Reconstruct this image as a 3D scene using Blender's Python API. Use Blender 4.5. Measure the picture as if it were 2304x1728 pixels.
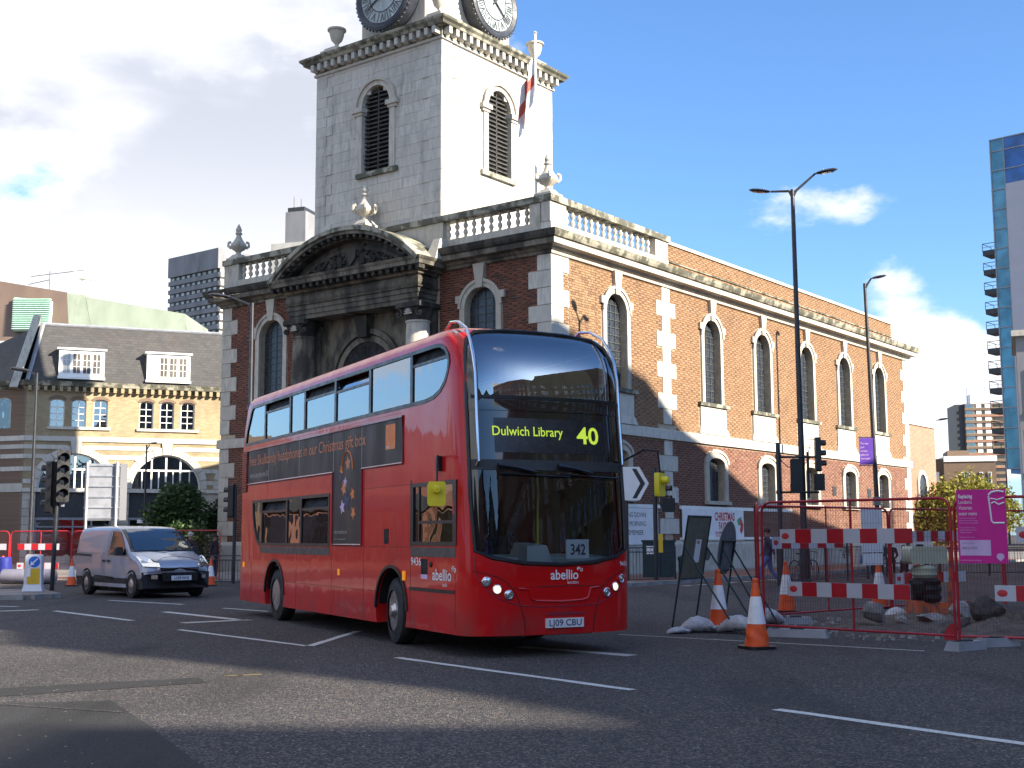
import bpy, bmesh, math, random
from math import sin, cos, pi, radians, sqrt, atan2
from mathutils import Vector, Matrix
for _o in list(bpy.data.objects): bpy.data.objects.remove(_o)
SC = bpy.context.scene
COL = SC.collection
random.seed(11)

# ---------------------------------------------------------------- camera
cam_d = bpy.data.cameras.new('camera'); cam = bpy.data.objects.new('camera', cam_d); COL.objects.link(cam)
cam_d.sensor_width = 36.0; cam_d.lens = 36.0 * 2792 / 2304; cam_d.clip_start = .1; cam_d.clip_end = 5000
cam.matrix_world = Matrix.Translation((0, 0, 1.55)) @ Matrix.Rotation(radians(90 + 6.98), 4, 'X') @ Matrix.Rotation(radians(-.214), 4, 'Z')
SC.camera = cam
SUN_AZ, SUN_EL = radians(122), radians(24)          # azimuth clockwise from +Y
SDIR = Vector((sin(SUN_AZ) * cos(SUN_EL), cos(SUN_AZ) * cos(SUN_EL), sin(SUN_EL)))

# ---------------------------------------------------------------- world
W = bpy.data.worlds.new('World'); SC.world = W; W.use_nodes = True
nt = W.node_tree; nt.nodes.clear()
def N(t, kind, **kw):
    n = t.nodes.new(kind)
    for k, v in kw.items():
        if k.startswith('i_'): n.inputs[k[2:].replace('_', ' ')].default_value = v
        else: setattr(n, k, v)
    return n
def mth(t, op, a, b=None, c=None, clamp=False):
    n = t.nodes.new('ShaderNodeMath'); n.operation = op; n.use_clamp = clamp
    for i, v in enumerate((a, b, c)):
        if v is None: continue
        if isinstance(v, (int, float)): n.inputs[i].default_value = v
        else: t.links.new(v, n.inputs[i])
    return n.outputs[0]
def sstep(t, v, a, b, lo=0., hi=1.):
    n = t.nodes.new('ShaderNodeMapRange'); n.interpolation_type = 'SMOOTHSTEP'
    t.links.new(v, n.inputs[0]); n.inputs[1].default_value = a; n.inputs[2].default_value = b
    n.inputs[3].default_value = lo; n.inputs[4].default_value = hi
    return n.outputs[0]
def mixc(t, f, a, b, mode='MIX'):
    n = t.nodes.new('ShaderNodeMix'); n.data_type = 'RGBA'; n.blend_type = mode
    for i, v in ((0, f), (6, a), (7, b)):
        if isinstance(v, (int, float)): n.inputs[i].default_value = v
        elif isinstance(v, tuple): n.inputs[i].default_value = (v[0], v[1], v[2], 1)
        else: t.links.new(v, n.inputs[i])
    return n.outputs[2]
sky = N(nt, 'ShaderNodeTexSky', sky_type='NISHITA', sun_disc=False, sun_elevation=SUN_EL, sun_rotation=SUN_AZ)
sky.air_density = 1.0; sky.dust_density = .6; sky.ozone_density = 2.2
tc = N(nt, 'ShaderNodeTexCoord'); sep = N(nt, 'ShaderNodeSeparateXYZ'); nt.links.new(tc.outputs['Generated'], sep.inputs[0])
dx, dy, dz = sep.outputs
mp = N(nt, 'ShaderNodeMapping'); mp.inputs['Scale'].default_value = (1, 1, 1.9); mp.inputs['Location'].default_value = (1.7, 3.1, .42)
nt.links.new(tc.outputs['Generated'], mp.inputs[0])
nz = N(nt, 'ShaderNodeTexNoise', i_Scale=4.6, i_Detail=11, i_Roughness=.60); nt.links.new(mp.outputs[0], nz.inputs['Vector'])
nz2 = N(nt, 'ShaderNodeTexNoise', i_Scale=2.1, i_Detail=6, i_Roughness=.5); nt.links.new(mp.outputs[0], nz2.inputs['Vector'])
bias = mth(nt, 'MULTIPLY', sstep(nt, dx, .05, -.12, 0, .37), sstep(nt, dx, -.66, -.46, .30, 1.))
def blob(ax, el, rx, rz, amt):
    global bias
    cx, cy, cz = sin(radians(ax)) * cos(radians(el)), cos(radians(ax)) * cos(radians(el)), sin(radians(el))
    a = mth(nt, 'MULTIPLY', mth(nt, 'SUBTRACT', dx, cx), 1 / rx); b = mth(nt, 'MULTIPLY', mth(nt, 'SUBTRACT', dz, cz), 1 / rz)
    c = mth(nt, 'MULTIPLY', mth(nt, 'SUBTRACT', dy, cy), 1 / rx)
    d = mth(nt, 'SQRT', mth(nt, 'ADD', mth(nt, 'ADD', mth(nt, 'MULTIPLY', a, a), mth(nt, 'MULTIPLY', b, b)), mth(nt, 'MULTIPLY', c, c)))
    bias = mth(nt, 'ADD', bias, sstep(nt, d, 1.0, .25, 0, amt))
for bb in [(17.4, 8.0, .09, .09, .33), (20.8, 6.4, .11, .085, .33), (13.8, 6.2, .05, .035, .16), (18.5, 2.8, .12, .05, .24), (13.6, 7.5, .05, .035, .20), (15.0, 3.0, .05, .06, .22), (24, 5, .1, .08, .25),
           (8.0, 12.6, .10, .035, .16), (12.8, 14.6, .09, .032, .15), (2.5, 25.5, .09, .03, .10), (21, 21.5, .12, .10, -.25), (-12, 13, .20, .09, .15), (-20, 26, .22, .07, .1), (-46, 9, .12, .05, .2), (-38, 20, .14, .05, .12),
           (-90, 25, .5, .25, .14), (200, 30, .7, .22, .13), (150, 12, .5, .12, .16), (-130, 14, .6, .14, .18)]: blob(*bb)
cover = mth(nt, 'ADD', nz.outputs[0], bias)
mask = sstep(nt, cover, .655, .80)
nz3 = N(nt, 'ShaderNodeTexNoise', i_Scale=3.1, i_Detail=7, i_Roughness=.5)
mp3 = N(nt, 'ShaderNodeMapping'); mp3.inputs['Scale'].default_value = (1, 1, 2.2); mp3.inputs['Location'].default_value = (5.2, .3, 2.1)
nt.links.new(tc.outputs['Generated'], mp3.inputs[0]); nt.links.new(mp3.outputs[0], nz3.inputs['Vector'])
shade = mth(nt, 'MULTIPLY', sstep(nt, nz3.outputs[0], .42, .60), sstep(nt, cover, .70, .88))
hi = sstep(nt, dz, .14, .34); shade = mth(nt, 'MULTIPLY', shade, mth(nt, 'ADD', mth(nt, 'MULTIPLY', hi, .80), .20))
cloudc = mixc(nt, shade, (7.4, 7.5, 7.8), (4.2, 4.4, 5.1))
skyt = mixc(nt, 1.0, sky.outputs[0], (.92, 1.24, 1.62), 'MULTIPLY')
hz = mixc(nt, sstep(nt, dz, .24, .0, 0, .40), skyt, (3.6, 5.2, 7.0))
final = mixc(nt, mask, hz, cloudc)
bg = N(nt, 'ShaderNodeBackground', i_Strength=.062); nt.links.new(final, bg.inputs[0])
wo = N(nt, 'ShaderNodeOutputWorld'); nt.links.new(bg.outputs[0], wo.inputs[0])
sun_d = bpy.data.lights.new('sun', 'SUN'); sun_d.energy = 5.0; sun_d.angle = radians(.53); sun_d.color = (1, .90, .74)
sun = bpy.data.objects.new('sun', sun_d); COL.objects.link(sun)
sun.rotation_euler = SDIR.to_track_quat('Z', 'Y').to_euler(); sun.location = (60, -20, 50)
SC.view_settings.view_transform = 'Standard'; SC.view_settings.look = 'None'
SC.view_settings.exposure = 1.5; SC.view_settings.gamma = 1; SC.view_settings.use_curve_mapping = False

# ---------------------------------------------------------------- materials
def base_mat(name, col=(.5, .5, .5), rough=.6, metal=0., coat=0., spec=.5, emit=None, es=0.):
    m = bpy.data.materials.new(name); m.use_nodes = True; t = m.node_tree
    b = t.nodes['Principled BSDF']; b.inputs['Base Color'].default_value = (*col, 1)
    b.inputs['Roughness'].default_value = rough; b.inputs['Metallic'].default_value = metal
    b.inputs['Coat Weight'].default_value = coat; b.inputs['Coat Roughness'].default_value = .03; b.inputs['Specular IOR Level'].default_value = spec
    if emit: b.inputs['Emission Color'].default_value = (*emit, 1); b.inputs['Emission Strength'].default_value = es
    return m, t, b
def coords(t, scale=(1, 1, 1), kind='Object'):
    c = t.nodes.new('ShaderNodeTexCoord'); m = t.nodes.new('ShaderNodeMapping'); m.inputs['Scale'].default_value = scale
    t.links.new(c.outputs[kind], m.inputs[0]); return m.outputs[0]
def noise(t, sc, scale=(1, 1, 1), det=5, rough=.55, vec=None):
    n = N(t, 'ShaderNodeTexNoise', i_Scale=sc, i_Detail=det, i_Roughness=rough)
    t.links.new(vec if vec is not None else coords(t, scale), n.inputs['Vector']); return n.outputs[0]
def bump(t, b, h, dist=.01, st=.6):
    n = N(t, 'ShaderNodeBump', i_Strength=st, i_Distance=dist); t.links.new(h, n.inputs['Height']); t.links.new(n.outputs[0], b.inputs['Normal'])
def M_plain(name, col, rough=.6, metal=0., coat=0., var=.12, sc=3., bmp=.0, dirt=None, dsc=1.5, dlo=.5, dhi=.75, stretch=(1, 1, 1), spec=.5):
    """paint / metal / plastic with uneven tone, dirt blotches and a little relief"""
    m, t, b = base_mat(name, col, rough, metal, coat, spec)
    n = noise(t, sc, stretch)
    c = mixc(t, sstep(t, n, .3, .7), tuple(x * (1 - var) for x in col), tuple(min(1, x * (1 + var)) for x in col))
    if dirt: c = mixc(t, mth(t, 'MULTIPLY', sstep(t, noise(t, dsc, stretch, 8, .62), dlo, dhi), .85), c, dirt)
    t.links.new(c, b.inputs['Base Color'])
    t.links.new(sstep(t, noise(t, sc * 2.3, stretch), .3, .7, max(.02, rough * .8), min(1, rough * 1.25)), b.inputs['Roughness'])
    if bmp: bump(t, b, noise(t, 40, stretch, 4), bmp)
    return m
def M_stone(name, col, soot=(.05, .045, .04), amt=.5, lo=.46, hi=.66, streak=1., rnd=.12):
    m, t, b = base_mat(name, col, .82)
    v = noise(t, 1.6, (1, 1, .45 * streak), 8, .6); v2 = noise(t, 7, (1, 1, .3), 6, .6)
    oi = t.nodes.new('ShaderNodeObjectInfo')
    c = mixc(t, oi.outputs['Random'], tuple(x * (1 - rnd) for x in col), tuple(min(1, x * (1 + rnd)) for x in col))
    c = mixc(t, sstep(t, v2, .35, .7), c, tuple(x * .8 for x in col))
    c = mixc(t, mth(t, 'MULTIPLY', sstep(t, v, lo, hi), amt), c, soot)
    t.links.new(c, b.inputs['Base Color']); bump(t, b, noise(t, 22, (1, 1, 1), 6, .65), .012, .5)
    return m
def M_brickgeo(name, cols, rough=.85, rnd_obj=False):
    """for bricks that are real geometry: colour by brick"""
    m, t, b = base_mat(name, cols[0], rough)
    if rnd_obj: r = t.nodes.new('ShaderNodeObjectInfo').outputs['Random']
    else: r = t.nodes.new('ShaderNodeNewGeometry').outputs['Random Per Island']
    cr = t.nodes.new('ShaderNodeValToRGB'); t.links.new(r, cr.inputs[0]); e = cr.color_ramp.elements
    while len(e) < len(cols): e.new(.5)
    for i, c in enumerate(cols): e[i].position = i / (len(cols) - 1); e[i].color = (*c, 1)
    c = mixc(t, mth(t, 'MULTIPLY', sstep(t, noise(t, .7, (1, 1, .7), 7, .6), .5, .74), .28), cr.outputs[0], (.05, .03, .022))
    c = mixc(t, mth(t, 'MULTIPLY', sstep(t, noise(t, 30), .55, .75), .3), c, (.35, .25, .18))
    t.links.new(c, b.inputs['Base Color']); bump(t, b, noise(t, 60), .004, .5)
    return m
def M_bricktex(name, c1, c2, mortar, soot=.35, bw=.225, rh=.075):
    """distant brickwork, courses as texture. u = x+y, v = z"""
    m, t, b = base_mat(name, c1, .88)
    c = t.nodes.new('ShaderNodeTexCoord'); s = t.nodes.new('ShaderNodeSeparateXYZ'); t.links.new(c.outputs['Object'], s.inputs[0])
    cb = t.nodes.new('ShaderNodeCombineXYZ'); t.links.new(mth(t, 'ADD', s.outputs[0], s.outputs[1]), cb.inputs[0]); t.links.new(s.outputs[2], cb.inputs[1])
    br = N(t, 'ShaderNodeTexBrick', i_Scale=1., i_Mortar_Size=.008, i_Brick_Width=bw, i_Row_Height=rh, i_Mortar_Smooth=.1, i_Bias=0.)
    t.links.new(cb.outputs[0], br.inputs['Vector'])
    for k, v in (('Color1', c1), ('Color2', c2), ('Mortar', mortar)): br.inputs[k].default_value = (*v, 1)
    cc = mixc(t, mth(t, 'MULTIPLY', sstep(t, noise(t, .5, (1, 1, .8), 8, .62), .45, .75), soot), br.outputs[0], (.09, .06, .04))
    t.links.new(cc, b.inputs['Base Color']); bump(t, b, br.outputs['Fac'], .01, -.4)
    return m
def M_glass(name, tint=(.25, .3, .3), ior=1.5, extra=0.):
    m = bpy.data.materials.new(name); m.use_nodes = True; t = m.node_tree; t.nodes.clear()
    tr = t.nodes.new('ShaderNodeBsdfTransparent'); tr.inputs[0].default_value = (*tint, 1)
    gl = t.nodes.new('ShaderNodeBsdfGlossy'); gl.inputs['Roughness'].default_value = .01; gl.inputs[0].default_value = (.95, .97, 1, 1)
    bp = N(t, 'ShaderNodeBump', i_Strength=.25, i_Distance=.02); t.links.new(noise(t, 1.4, (1, 1, 1), 2), bp.inputs['Height']); t.links.new(bp.outputs[0], gl.inputs['Normal'])
    fr = t.nodes.new('ShaderNodeFresnel'); fr.inputs[0].default_value = ior
    mx = t.nodes.new('ShaderNodeMixShader'); t.links.new(mth(t, 'ADD', fr.outputs[0], extra, clamp=True), mx.inputs[0])
    t.links.new(tr.outputs[0], mx.inputs[1]); t.links.new(gl.outputs[0], mx.inputs[2])
    o = t.nodes.new('ShaderNodeOutputMaterial'); t.links.new(mx.outputs[0], o.inputs[0]); return m
def M_leaf(name, a, bcol):
    m, t, b = base_mat(name, a, .55)
    r = t.nodes.new('ShaderNodeNewGeometry').outputs['Random Per Island']
    t.links.new(mixc(t, r, a, bcol), b.inputs['Base Color']); b.inputs['Subsurface Weight'].default_value = 0
    tl = t.nodes.new('ShaderNodeBsdfTranslucent'); t.links.new(mixc(t, r, a, bcol), tl.inputs[0])
    ad = t.nodes.new('ShaderNodeMixShader'); ad.inputs[0].default_value = .25
    o = t.nodes['Material Output']; t.links.new(b.outputs[0], ad.inputs[1]); t.links.new(tl.outputs[0], ad.inputs[2]); t.links.new(ad.outputs[0], o.inputs[0])
    return m
def M_asphalt(name, col, stones=(.30, .25, .21), amt=.5, fine=55, patch=.0):
    m, t, b = base_mat(name, col, .9, spec=.25)
    v = coords(t)
    vo = N(t, 'ShaderNodeTexVoronoi', i_Scale=fine); t.links.new(v, vo.inputs['Vector'])
    s = t.nodes.new('ShaderNodeSeparateColor'); t.links.new(vo.outputs['Color'], s.inputs[0])
    c = mixc(t, sstep(t, noise(t, .35, vec=v, det=6), .35, .65), tuple(x * .86 for x in col), tuple(x * 1.12 for x in col))
    c = mixc(t, mth(t, 'MULTIPLY', sstep(t, s.outputs[0], .45, .95), amt), c, stones)
    c = mixc(t, mth(t, 'MULTIPLY', sstep(t, s.outputs[1], .7, 1.), .6), c, tuple(x * .45 for x in col))
    vo2 = N(t, 'ShaderNodeTexVoronoi', i_Scale=9.); t.links.new(v, vo2.inputs['Vector'])
    s2 = t.nodes.new('ShaderNodeSeparateColor'); t.links.new(vo2.outputs['Color'], s2.inputs[0])
    sp = mth(t, 'MULTIPLY', mth(t, 'LESS_THAN', vo2.outputs['Distance'], .11), mth(t, 'GREATER_THAN', s2.outputs[0], .82))
    c = mixc(t, mth(t, 'MULTIPLY', sp, .8), c, (.5, .45, .38))
    c = mixc(t, mth(t, 'MULTIPLY', sstep(t, noise(t, .13, vec=coords(t, (1, .5, 1)), det=4), .4, .65), .35), c, tuple(x * .6 for x in col))
    # long oil and tyre smears
    st = noise(t, .8, vec=coords(t, (1, .16, 1)), det=7)
    c = mixc(t, mth(t, 'MULTIPLY', sstep(t, st, .5, .68), .45 + patch), c, tuple(x * .5 for x in col))
    t.links.new(c, b.inputs['Base Color'])
    bump(t, b, mth(t, 'ADD', mth(t, 'MULTIPLY', vo.outputs['Distance'], -1.), mth(t, 'MULTIPLY', noise(t, 6, vec=v), .6)), .02, .8)
    return m
def M_paintline(name, col=(.55, .55, .53), wear=.45):
    m, t, b = base_mat(name, col, .7)
    c = mixc(t, mth(t, 'MULTIPLY', sstep(t, noise(t, 26, det=7, rough=.7), .52, .66), .75 * wear / .45), col, (.08, .08, .08))
    c = mixc(t, mth(t, 'MULTIPLY', sstep(t, noise(t, 2.5, det=5), .5, .8), .5), c, (.22, .21, .2))
    t.links.new(c, b.inputs['Base Color']); return m

MT = dict(
    asphalt=M_asphalt('asphalt', (.050, .050, .054), stones=(.29, .235, .195), amt=.6),
    asphalt_new=M_asphalt('asphalt_patch', (.045, .045, .046), (.10, .095, .09), .35, 70, .3),
    line=M_paintline('road_paint'), line_old=M_paintline('road_paint_worn', (.42, .42, .4), .7), yellow_line=M_paintline('yellow_chalk', (.45, .33, .05), .8),
    red_line=M_paintline('red_paint', (.30, .05, .045)),
    pave=M_plain('paving', (.23, .20, .18), .85, var=.2, sc=1.3, bmp=.01, dirt=(.10, .09, .085)),
    pave_red=M_plain('red_paving', (.19, .085, .06), .85, var=.2, sc=1.3, bmp=.01, dirt=(.10, .08, .07)),
    kerb=M_plain('granite_kerb', (.27, .26, .25), .8, var=.2, sc=4, bmp=.01, dirt=(.12, .11, .1)),
    stone=M_stone('portland_stone', (.47, .435, .37), amt=.35, lo=.52, hi=.72),
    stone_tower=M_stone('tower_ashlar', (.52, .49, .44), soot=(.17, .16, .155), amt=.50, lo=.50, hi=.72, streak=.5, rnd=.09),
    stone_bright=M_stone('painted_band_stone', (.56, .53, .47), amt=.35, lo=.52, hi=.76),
    stone_sooty_shaded=M_stone('sooty_shaded_stone', (.17, .15, .115), soot=(.02, .018, .016), amt=.85, lo=.40, hi=.62, rnd=.25),  # soot crust, with the portico's shade put into the base colour too
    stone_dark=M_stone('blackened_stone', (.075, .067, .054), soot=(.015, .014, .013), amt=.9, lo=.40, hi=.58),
    stone_weather=M_stone('lichened_cornice', (.34, .32, .25), soot=(.045, .045, .03), amt=.85, lo=.43, hi=.56, streak=2),
    mortar=M_plain('lime_mortar', (.40, .33, .24), .9, var=.15, sc=5, bmp=.004),
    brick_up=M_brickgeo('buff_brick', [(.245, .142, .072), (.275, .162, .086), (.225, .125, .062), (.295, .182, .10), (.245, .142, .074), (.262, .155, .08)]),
    header_up=M_brickgeo('dark_header_brick', [(.18, .088, .045), (.25, .13, .065), (.14, .068, .038), (.22, .11, .055)]), header_lo=M_brickgeo('dark_red_header', [(.12, .045, .03), (.17, .065, .042), (.09, .035, .026)]), header_front=M_brickgeo('shaded_header', [(.06, .022, .016), (.11, .036, .022), (.04, .02, .016)]),  # front headers: shade of the entrance front put into the colour
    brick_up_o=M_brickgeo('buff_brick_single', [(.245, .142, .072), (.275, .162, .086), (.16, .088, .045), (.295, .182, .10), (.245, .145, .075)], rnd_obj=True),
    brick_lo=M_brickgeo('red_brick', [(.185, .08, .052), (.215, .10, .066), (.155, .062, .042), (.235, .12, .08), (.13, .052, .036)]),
    brick_front=M_brickgeo('shaded_red_brick', [(.17, .050, .028), (.13, .036, .022), (.21, .065, .036), (.08, .028, .020), (.19, .060, .034), (.05, .022, .018)]),  # darkened so the entrance front's shade sits in the brick colour
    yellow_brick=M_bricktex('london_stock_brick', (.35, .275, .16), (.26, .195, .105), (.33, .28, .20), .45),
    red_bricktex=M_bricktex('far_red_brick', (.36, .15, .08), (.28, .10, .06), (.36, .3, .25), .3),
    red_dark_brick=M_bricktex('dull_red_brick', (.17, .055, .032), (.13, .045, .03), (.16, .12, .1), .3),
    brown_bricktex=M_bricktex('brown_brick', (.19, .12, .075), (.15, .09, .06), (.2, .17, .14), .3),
    slate=M_bricktex('slate_roof', (.075, .072, .072), (.055, .053, .055), (.035, .035, .035), .2, .3, .16),
    lead=M_plain('lead_flashing', (.23, .24, .27), .5, var=.15),
    copper_brown=M_plain('brown_copper', (.13, .09, .07), .5, var=.12, sc=.5, stretch=(1, 1, .1)),
    copper_green=M_plain('green_copper', (.235, .27, .21), .6, var=.12, sc=.5, dirt=(.16, .185, .14), dsc=.7, stretch=(1, 1, .12)),
    verdigris=M_plain('pale_verdigris', (.42, .62, .52), .6, var=.06),
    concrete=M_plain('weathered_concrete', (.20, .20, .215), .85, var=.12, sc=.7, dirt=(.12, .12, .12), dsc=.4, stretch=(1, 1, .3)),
    concrete_lit=M_plain('sunlit_concrete', (.50, .48, .44), .85, var=.1, sc=.7, dirt=(.3, .29, .27), dsc=.3, stretch=(1, 1, .3)),  # lit twin of concrete, sunlight put into the paler colour
    white=M_plain('white_gloss_paint', (.78, .78, .76), .45, var=.05, dirt=(.4, .4, .38), dlo=.6, dhi=.85),
    whiteboard=M_plain('white_board', (.72, .72, .74), .5, var=.05),
    render_white=M_plain('white_render', (.66, .64, .62), .8, var=.08, sc=.8, stretch=(1, 1, .3)),
    black=M_plain('black_paint', (.012, .012, .014), .35, var=.2),
    gloss_black=M_plain('gloss_black', (.006, .006, .008), .06, coat=1., var=.1),
    post=M_plain('dark_lamp_paint', (.02, .022, .028), .42, var=.2, dirt=(.05, .05, .05)),
    rubber=M_plain('tyre_rubber', (.018, .018, .018), .75, var=.25, bmp=.004, dirt=(.06, .055, .05)),
    dark=M_plain('dark_void', (.008, .008, .009), .8, var=.2),
    dkgrey=M_plain('dark_grey_panel', (.03, .032, .036), .5, var=.15),
    blackout=M_plain('smoked_window_panel', (.018, .02, .028), .25, var=.2),
    galv=M_plain('galvanised_steel', (.45, .46, .48), .38, .8, var=.12, dirt=(.25, .25, .26)),
    chrome=M_plain('polished_rail', (.62, .63, .66), .18, 1., var=.08),
    alu=M_plain('alloy', (.5, .5, .52), .3, .9, var=.15, dirt=(.12, .11, .1)),
    bus_red=M_plain('bus_red_paint', (.56, .002, .004), .36, coat=.55, var=.04, sc=.8, spec=.2, dirt=(.40, .006, .006), dsc=.6, dlo=.5, dhi=.8),
    bus_rim=M_plain('advert_rim', (.22, .02, .045), .35, coat=.5, var=.1),
    bus_skirt=M_plain('grey_brown_trim', (.075, .06, .052), .5, var=.1),
    advert=M_plain('grey_brown_advert_vinyl', (.055, .040, .032), .5, spec=.25, var=.12, sc=1.0, stretch=(1, 1, .3)),
    orange=M_plain('orange_print', (.75, .20, .03), .5, var=.05), orange_dim=M_plain('faded_orange_print', (.62, .19, .06), .5, var=.2),
    grey_print=M_plain('pale_grey_print', (.42, .40, .38), .5), white_print=M_plain('white_print', (.8, .8, .8), .5, var=.03),
    blue_print=M_plain('navy_print', (.02, .025, .09), .5), black_print=M_plain('black_print', (.02, .02, .025), .5),
    red_print=M_plain('red_print', (.52, .03, .035), .6, var=.1), green_print=M_plain('green_print', (.08, .32, .14), .6),
    lime=base_mat('lit_flipdot_lime', (.55, .70, .05), .5, emit=(.62, .82, .06), es=.22)[0],
    plate=M_plain('number_plate_white', (.68, .68, .72), .35, var=.04),
    yellow=M_plain('yellow_mirror_plastic', (.74, .60, .02), .4, var=.06), yellow_sign=M_plain('yellow_sheeting', (.68, .42, .02), .5, var=.08),
    blue_sign=M_plain('blue_sheeting', (.02, .13, .55), .4, var=.05),
    lamp_glass=M_glass('clear_lens', (.8, .82, .85), 1.5), headlit=base_mat('lit_headlamp', (1, .95, .8), .2, emit=(1, .9, .66), es=.35)[0],
    reflector=M_plain('silver_reflector', (.8, .8, .8), .12, 1., var=.2, sc=30),
    amber=base_mat('amber_lens', (.8, .3, .02), .3, emit=(1, .35, .02), es=.15)[0],
    bus_glass=M_glass('tinted_bus_glass', (.50, .56, .60), 1.65, .17), screen=M_glass('windscreen_glass', (.84, .90, .89), 1.5, .02),
    screen_up=M_glass('upper_windscreen_glass', (.66, .72, .76), 1.6, .24),
    win_glass=M_glass('window_glass', (.75, .78, .8), 1.5, .16), leaded=M_plain('leaded_panes', (.03, .036, .046), .3, var=.5, sc=9, spec=.5), came=M_plain('lead_came', (.085, .088, .09), .6),
    room=M_plain('dim_room', (.10, .09, .08), .9, var=.3, sc=1.), room_light=M_plain('net_curtain', (.42, .45, .45), .9, var=.25, sc=1.2),
    blue_glass=M_plain('blue_curtain_wall_glass', (.03, .10, .27), .08, .3, var=.45, sc=.35, spec=1.), teal_glass=M_plain('teal_glass', (.08, .24, .34), .12, .2, var=.3, sc=.4),
    clad=M_bricktex('grey_lavender_cladding', (.42, .42, .47), (.40, .40, .45), (.28, .28, .33), .05, 4., 1.2),
    seat=M_plain('blue_seat_moquette', (.05, .06, .12), .9, var=.3, sc=20), bus_in=M_plain('pale_bus_lining', (.30, .33, .34), .6), dash=M_plain('grey_dashboard', (.33, .37, .39), .55),
    pole_red=M_plain('red_grab_pole', (.45, .03, .03), .4), green_vest=M_plain('lime_hi_vis', (.35, .62, .04), .8), blue_cloth=M_plain('blue_cloth', (.03, .09, .27), .85),
    silver=M_plain('silver_van_paint', (.33, .345, .42), .34, .35, coat=.8, var=.03, sc=.6), van_trim=M_plain('black_bumper_plastic', (.022, .022, .026), .6, var=.2),
    fence_red=M_plain('red_barrier_tube', (.38, .012, .022), .38, var=.18, dirt=(.20, .05, .05), dlo=.6), wire=M_plain('red_mesh_wire', (.16, .03, .03), .6, var=.1),
    board_white=M_plain('white_reflective_board', (.50, .50, .55), .45, var=.05, dirt=(.4, .4, .42)), board_red=M_plain('red_reflective_board', (.42, .010, .018), .45, var=.08),
    cone=M_plain('orange_cone_plastic', (.80, .095, .012), .5, var=.1, dirt=(.42, .10, .04), dsc=4), cone_white=M_plain('cone_reflective_sleeve', (.66, .66, .68), .4, var=.06, dirt=(.38, .37, .36), dsc=4),
    pinkred=M_plain('pink_red_plastic', (.75, .035, .045), .45, var=.05), magenta=M_plain('magenta_sign_face', (.60, .006, .25), .5, var=.03), lilac=M_plain('lilac_print', (.62, .42, .66), .5),
    olive=M_plain('olive_sign_back', (.135, .13, .095), .6, var=.08), greyback=M_plain('grey_sign_back', (.17, .19, .21), .5, .3, var=.2), darkteal=M_plain('dark_green_steel', (.012, .03, .035), .5, var=.2),
    sack=M_plain('woven_sack', (.46, .46, .49), .85, var=.2, sc=9, bmp=.03, dirt=(.28, .25, .22), dsc=3), rubble=M_plain('broken_concrete', (.27, .26, .25), .95, var=.35, sc=7, bmp=.03, dirt=(.08, .07, .06), dsc=5),
    tarmac_chunk=M_plain('broken_tarmac', (.075, .070, .064), .95, var=.4, sc=9, bmp=.03), dirt=M_plain('dug_earth', (.085, .065, .05), .98, var=.4, sc=4, bmp=.03, dirt=(.03, .025, .02)),
    tank=M_plain('cloudy_water_tank', (.34, .36, .27), .5, var=.1), machine=M_plain('orange_machine_paint', (.60, .10, .02), .5, var=.2, dirt=(.08, .06, .05), dsc=6, dlo=.45, dhi=.6),
    bark=M_plain('bark', (.07, .055, .04), .95, var=.3, sc=12, bmp=.02), leaf_dark=M_leaf('dark_green_leaf', (.022, .05, .014), (.06, .11, .025)), leaf_yellow=M_leaf('yellowing_leaf', (.13, .15, .015), (.30, .26, .04)),
    leaf_brown=M_leaf('brown_twig_leaf', (.10, .07, .035), (.16, .11, .05)),
    skin=M_plain('skin', (.30, .17, .12), .6, var=.05), hair=M_plain('dark_hair', (.012, .01, .009), .7), jacket=M_plain('navy_jacket', (.022, .026, .06), .8, var=.2), jeans=M_plain('blue_jeans', (.07, .12, .30), .85, var=.25, sc=8),
    darkcloth=M_plain('dark_coat', (.018, .018, .024), .9, var=.2), shoes=M_plain('dark_shoes', (.02, .018, .018), .6), bag=M_plain('blue_carrier_bag', (.05, .15, .42), .6), shirt=M_plain('white_shirt', (.6, .62, .68), .8),
    purple=M_plain('purple_banner', (.10, .035, .34), .6, var=.08), flag=M_plain('white_flag_cloth', (.72, .72, .72), .8), flag_red=M_plain('red_flag_cloth', (.50, .10, .07), .8),
    dial=M_plain('pale_clock_dial', (.62, .68, .68), .5, var=.05), bronze=M_plain('dark_clock_housing', (.03, .034, .045), .45, var=.3), blue_plastic=M_plain('blue_drum', (.02, .03, .22), .5), pipe=M_plain('grey_pipe', (.20, .19, .24), .5),
    louvre=M_plain('dark_louvre_slats', (.045, .043, .04), .75, var=.3, sc=4), brownboard=M_plain('brown_hoarding', (.16, .085, .055), .75, var=.15, sc=2, stretch=(.2, 1, 3)),
)

_t = MT['bus_red'].node_tree; _b = _t.nodes['Principled BSDF']           # pressed panels ripple what the lacquer reflects
_s = _t.nodes.new('ShaderNodeSeparateXYZ'); _t.links.new(coords(_t), _s.inputs[0]); _c = _b.inputs['Base Color'].links[0].from_socket
_g = mth(_t, 'MULTIPLY', sstep(_t, _s.outputs[2], .85, .30), sstep(_t, noise(_t, 2.5, (1, 1, .4), 7, .65), .38, .68)); _t.links.new(mixc(_t, mth(_t, 'MULTIPLY', _g, .45), _c, (.10, .06, .05)), _b.inputs['Base Color'])   # road film on the skirt
_n = N(_t, 'ShaderNodeBump', i_Strength=.22, i_Distance=.03); _t.links.new(noise(_t, 2.2, (1, 1.6, .35), 3, .5), _n.inputs['Height']); _t.links.new(_n.outputs[0], _b.inputs['Coat Normal'])
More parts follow.
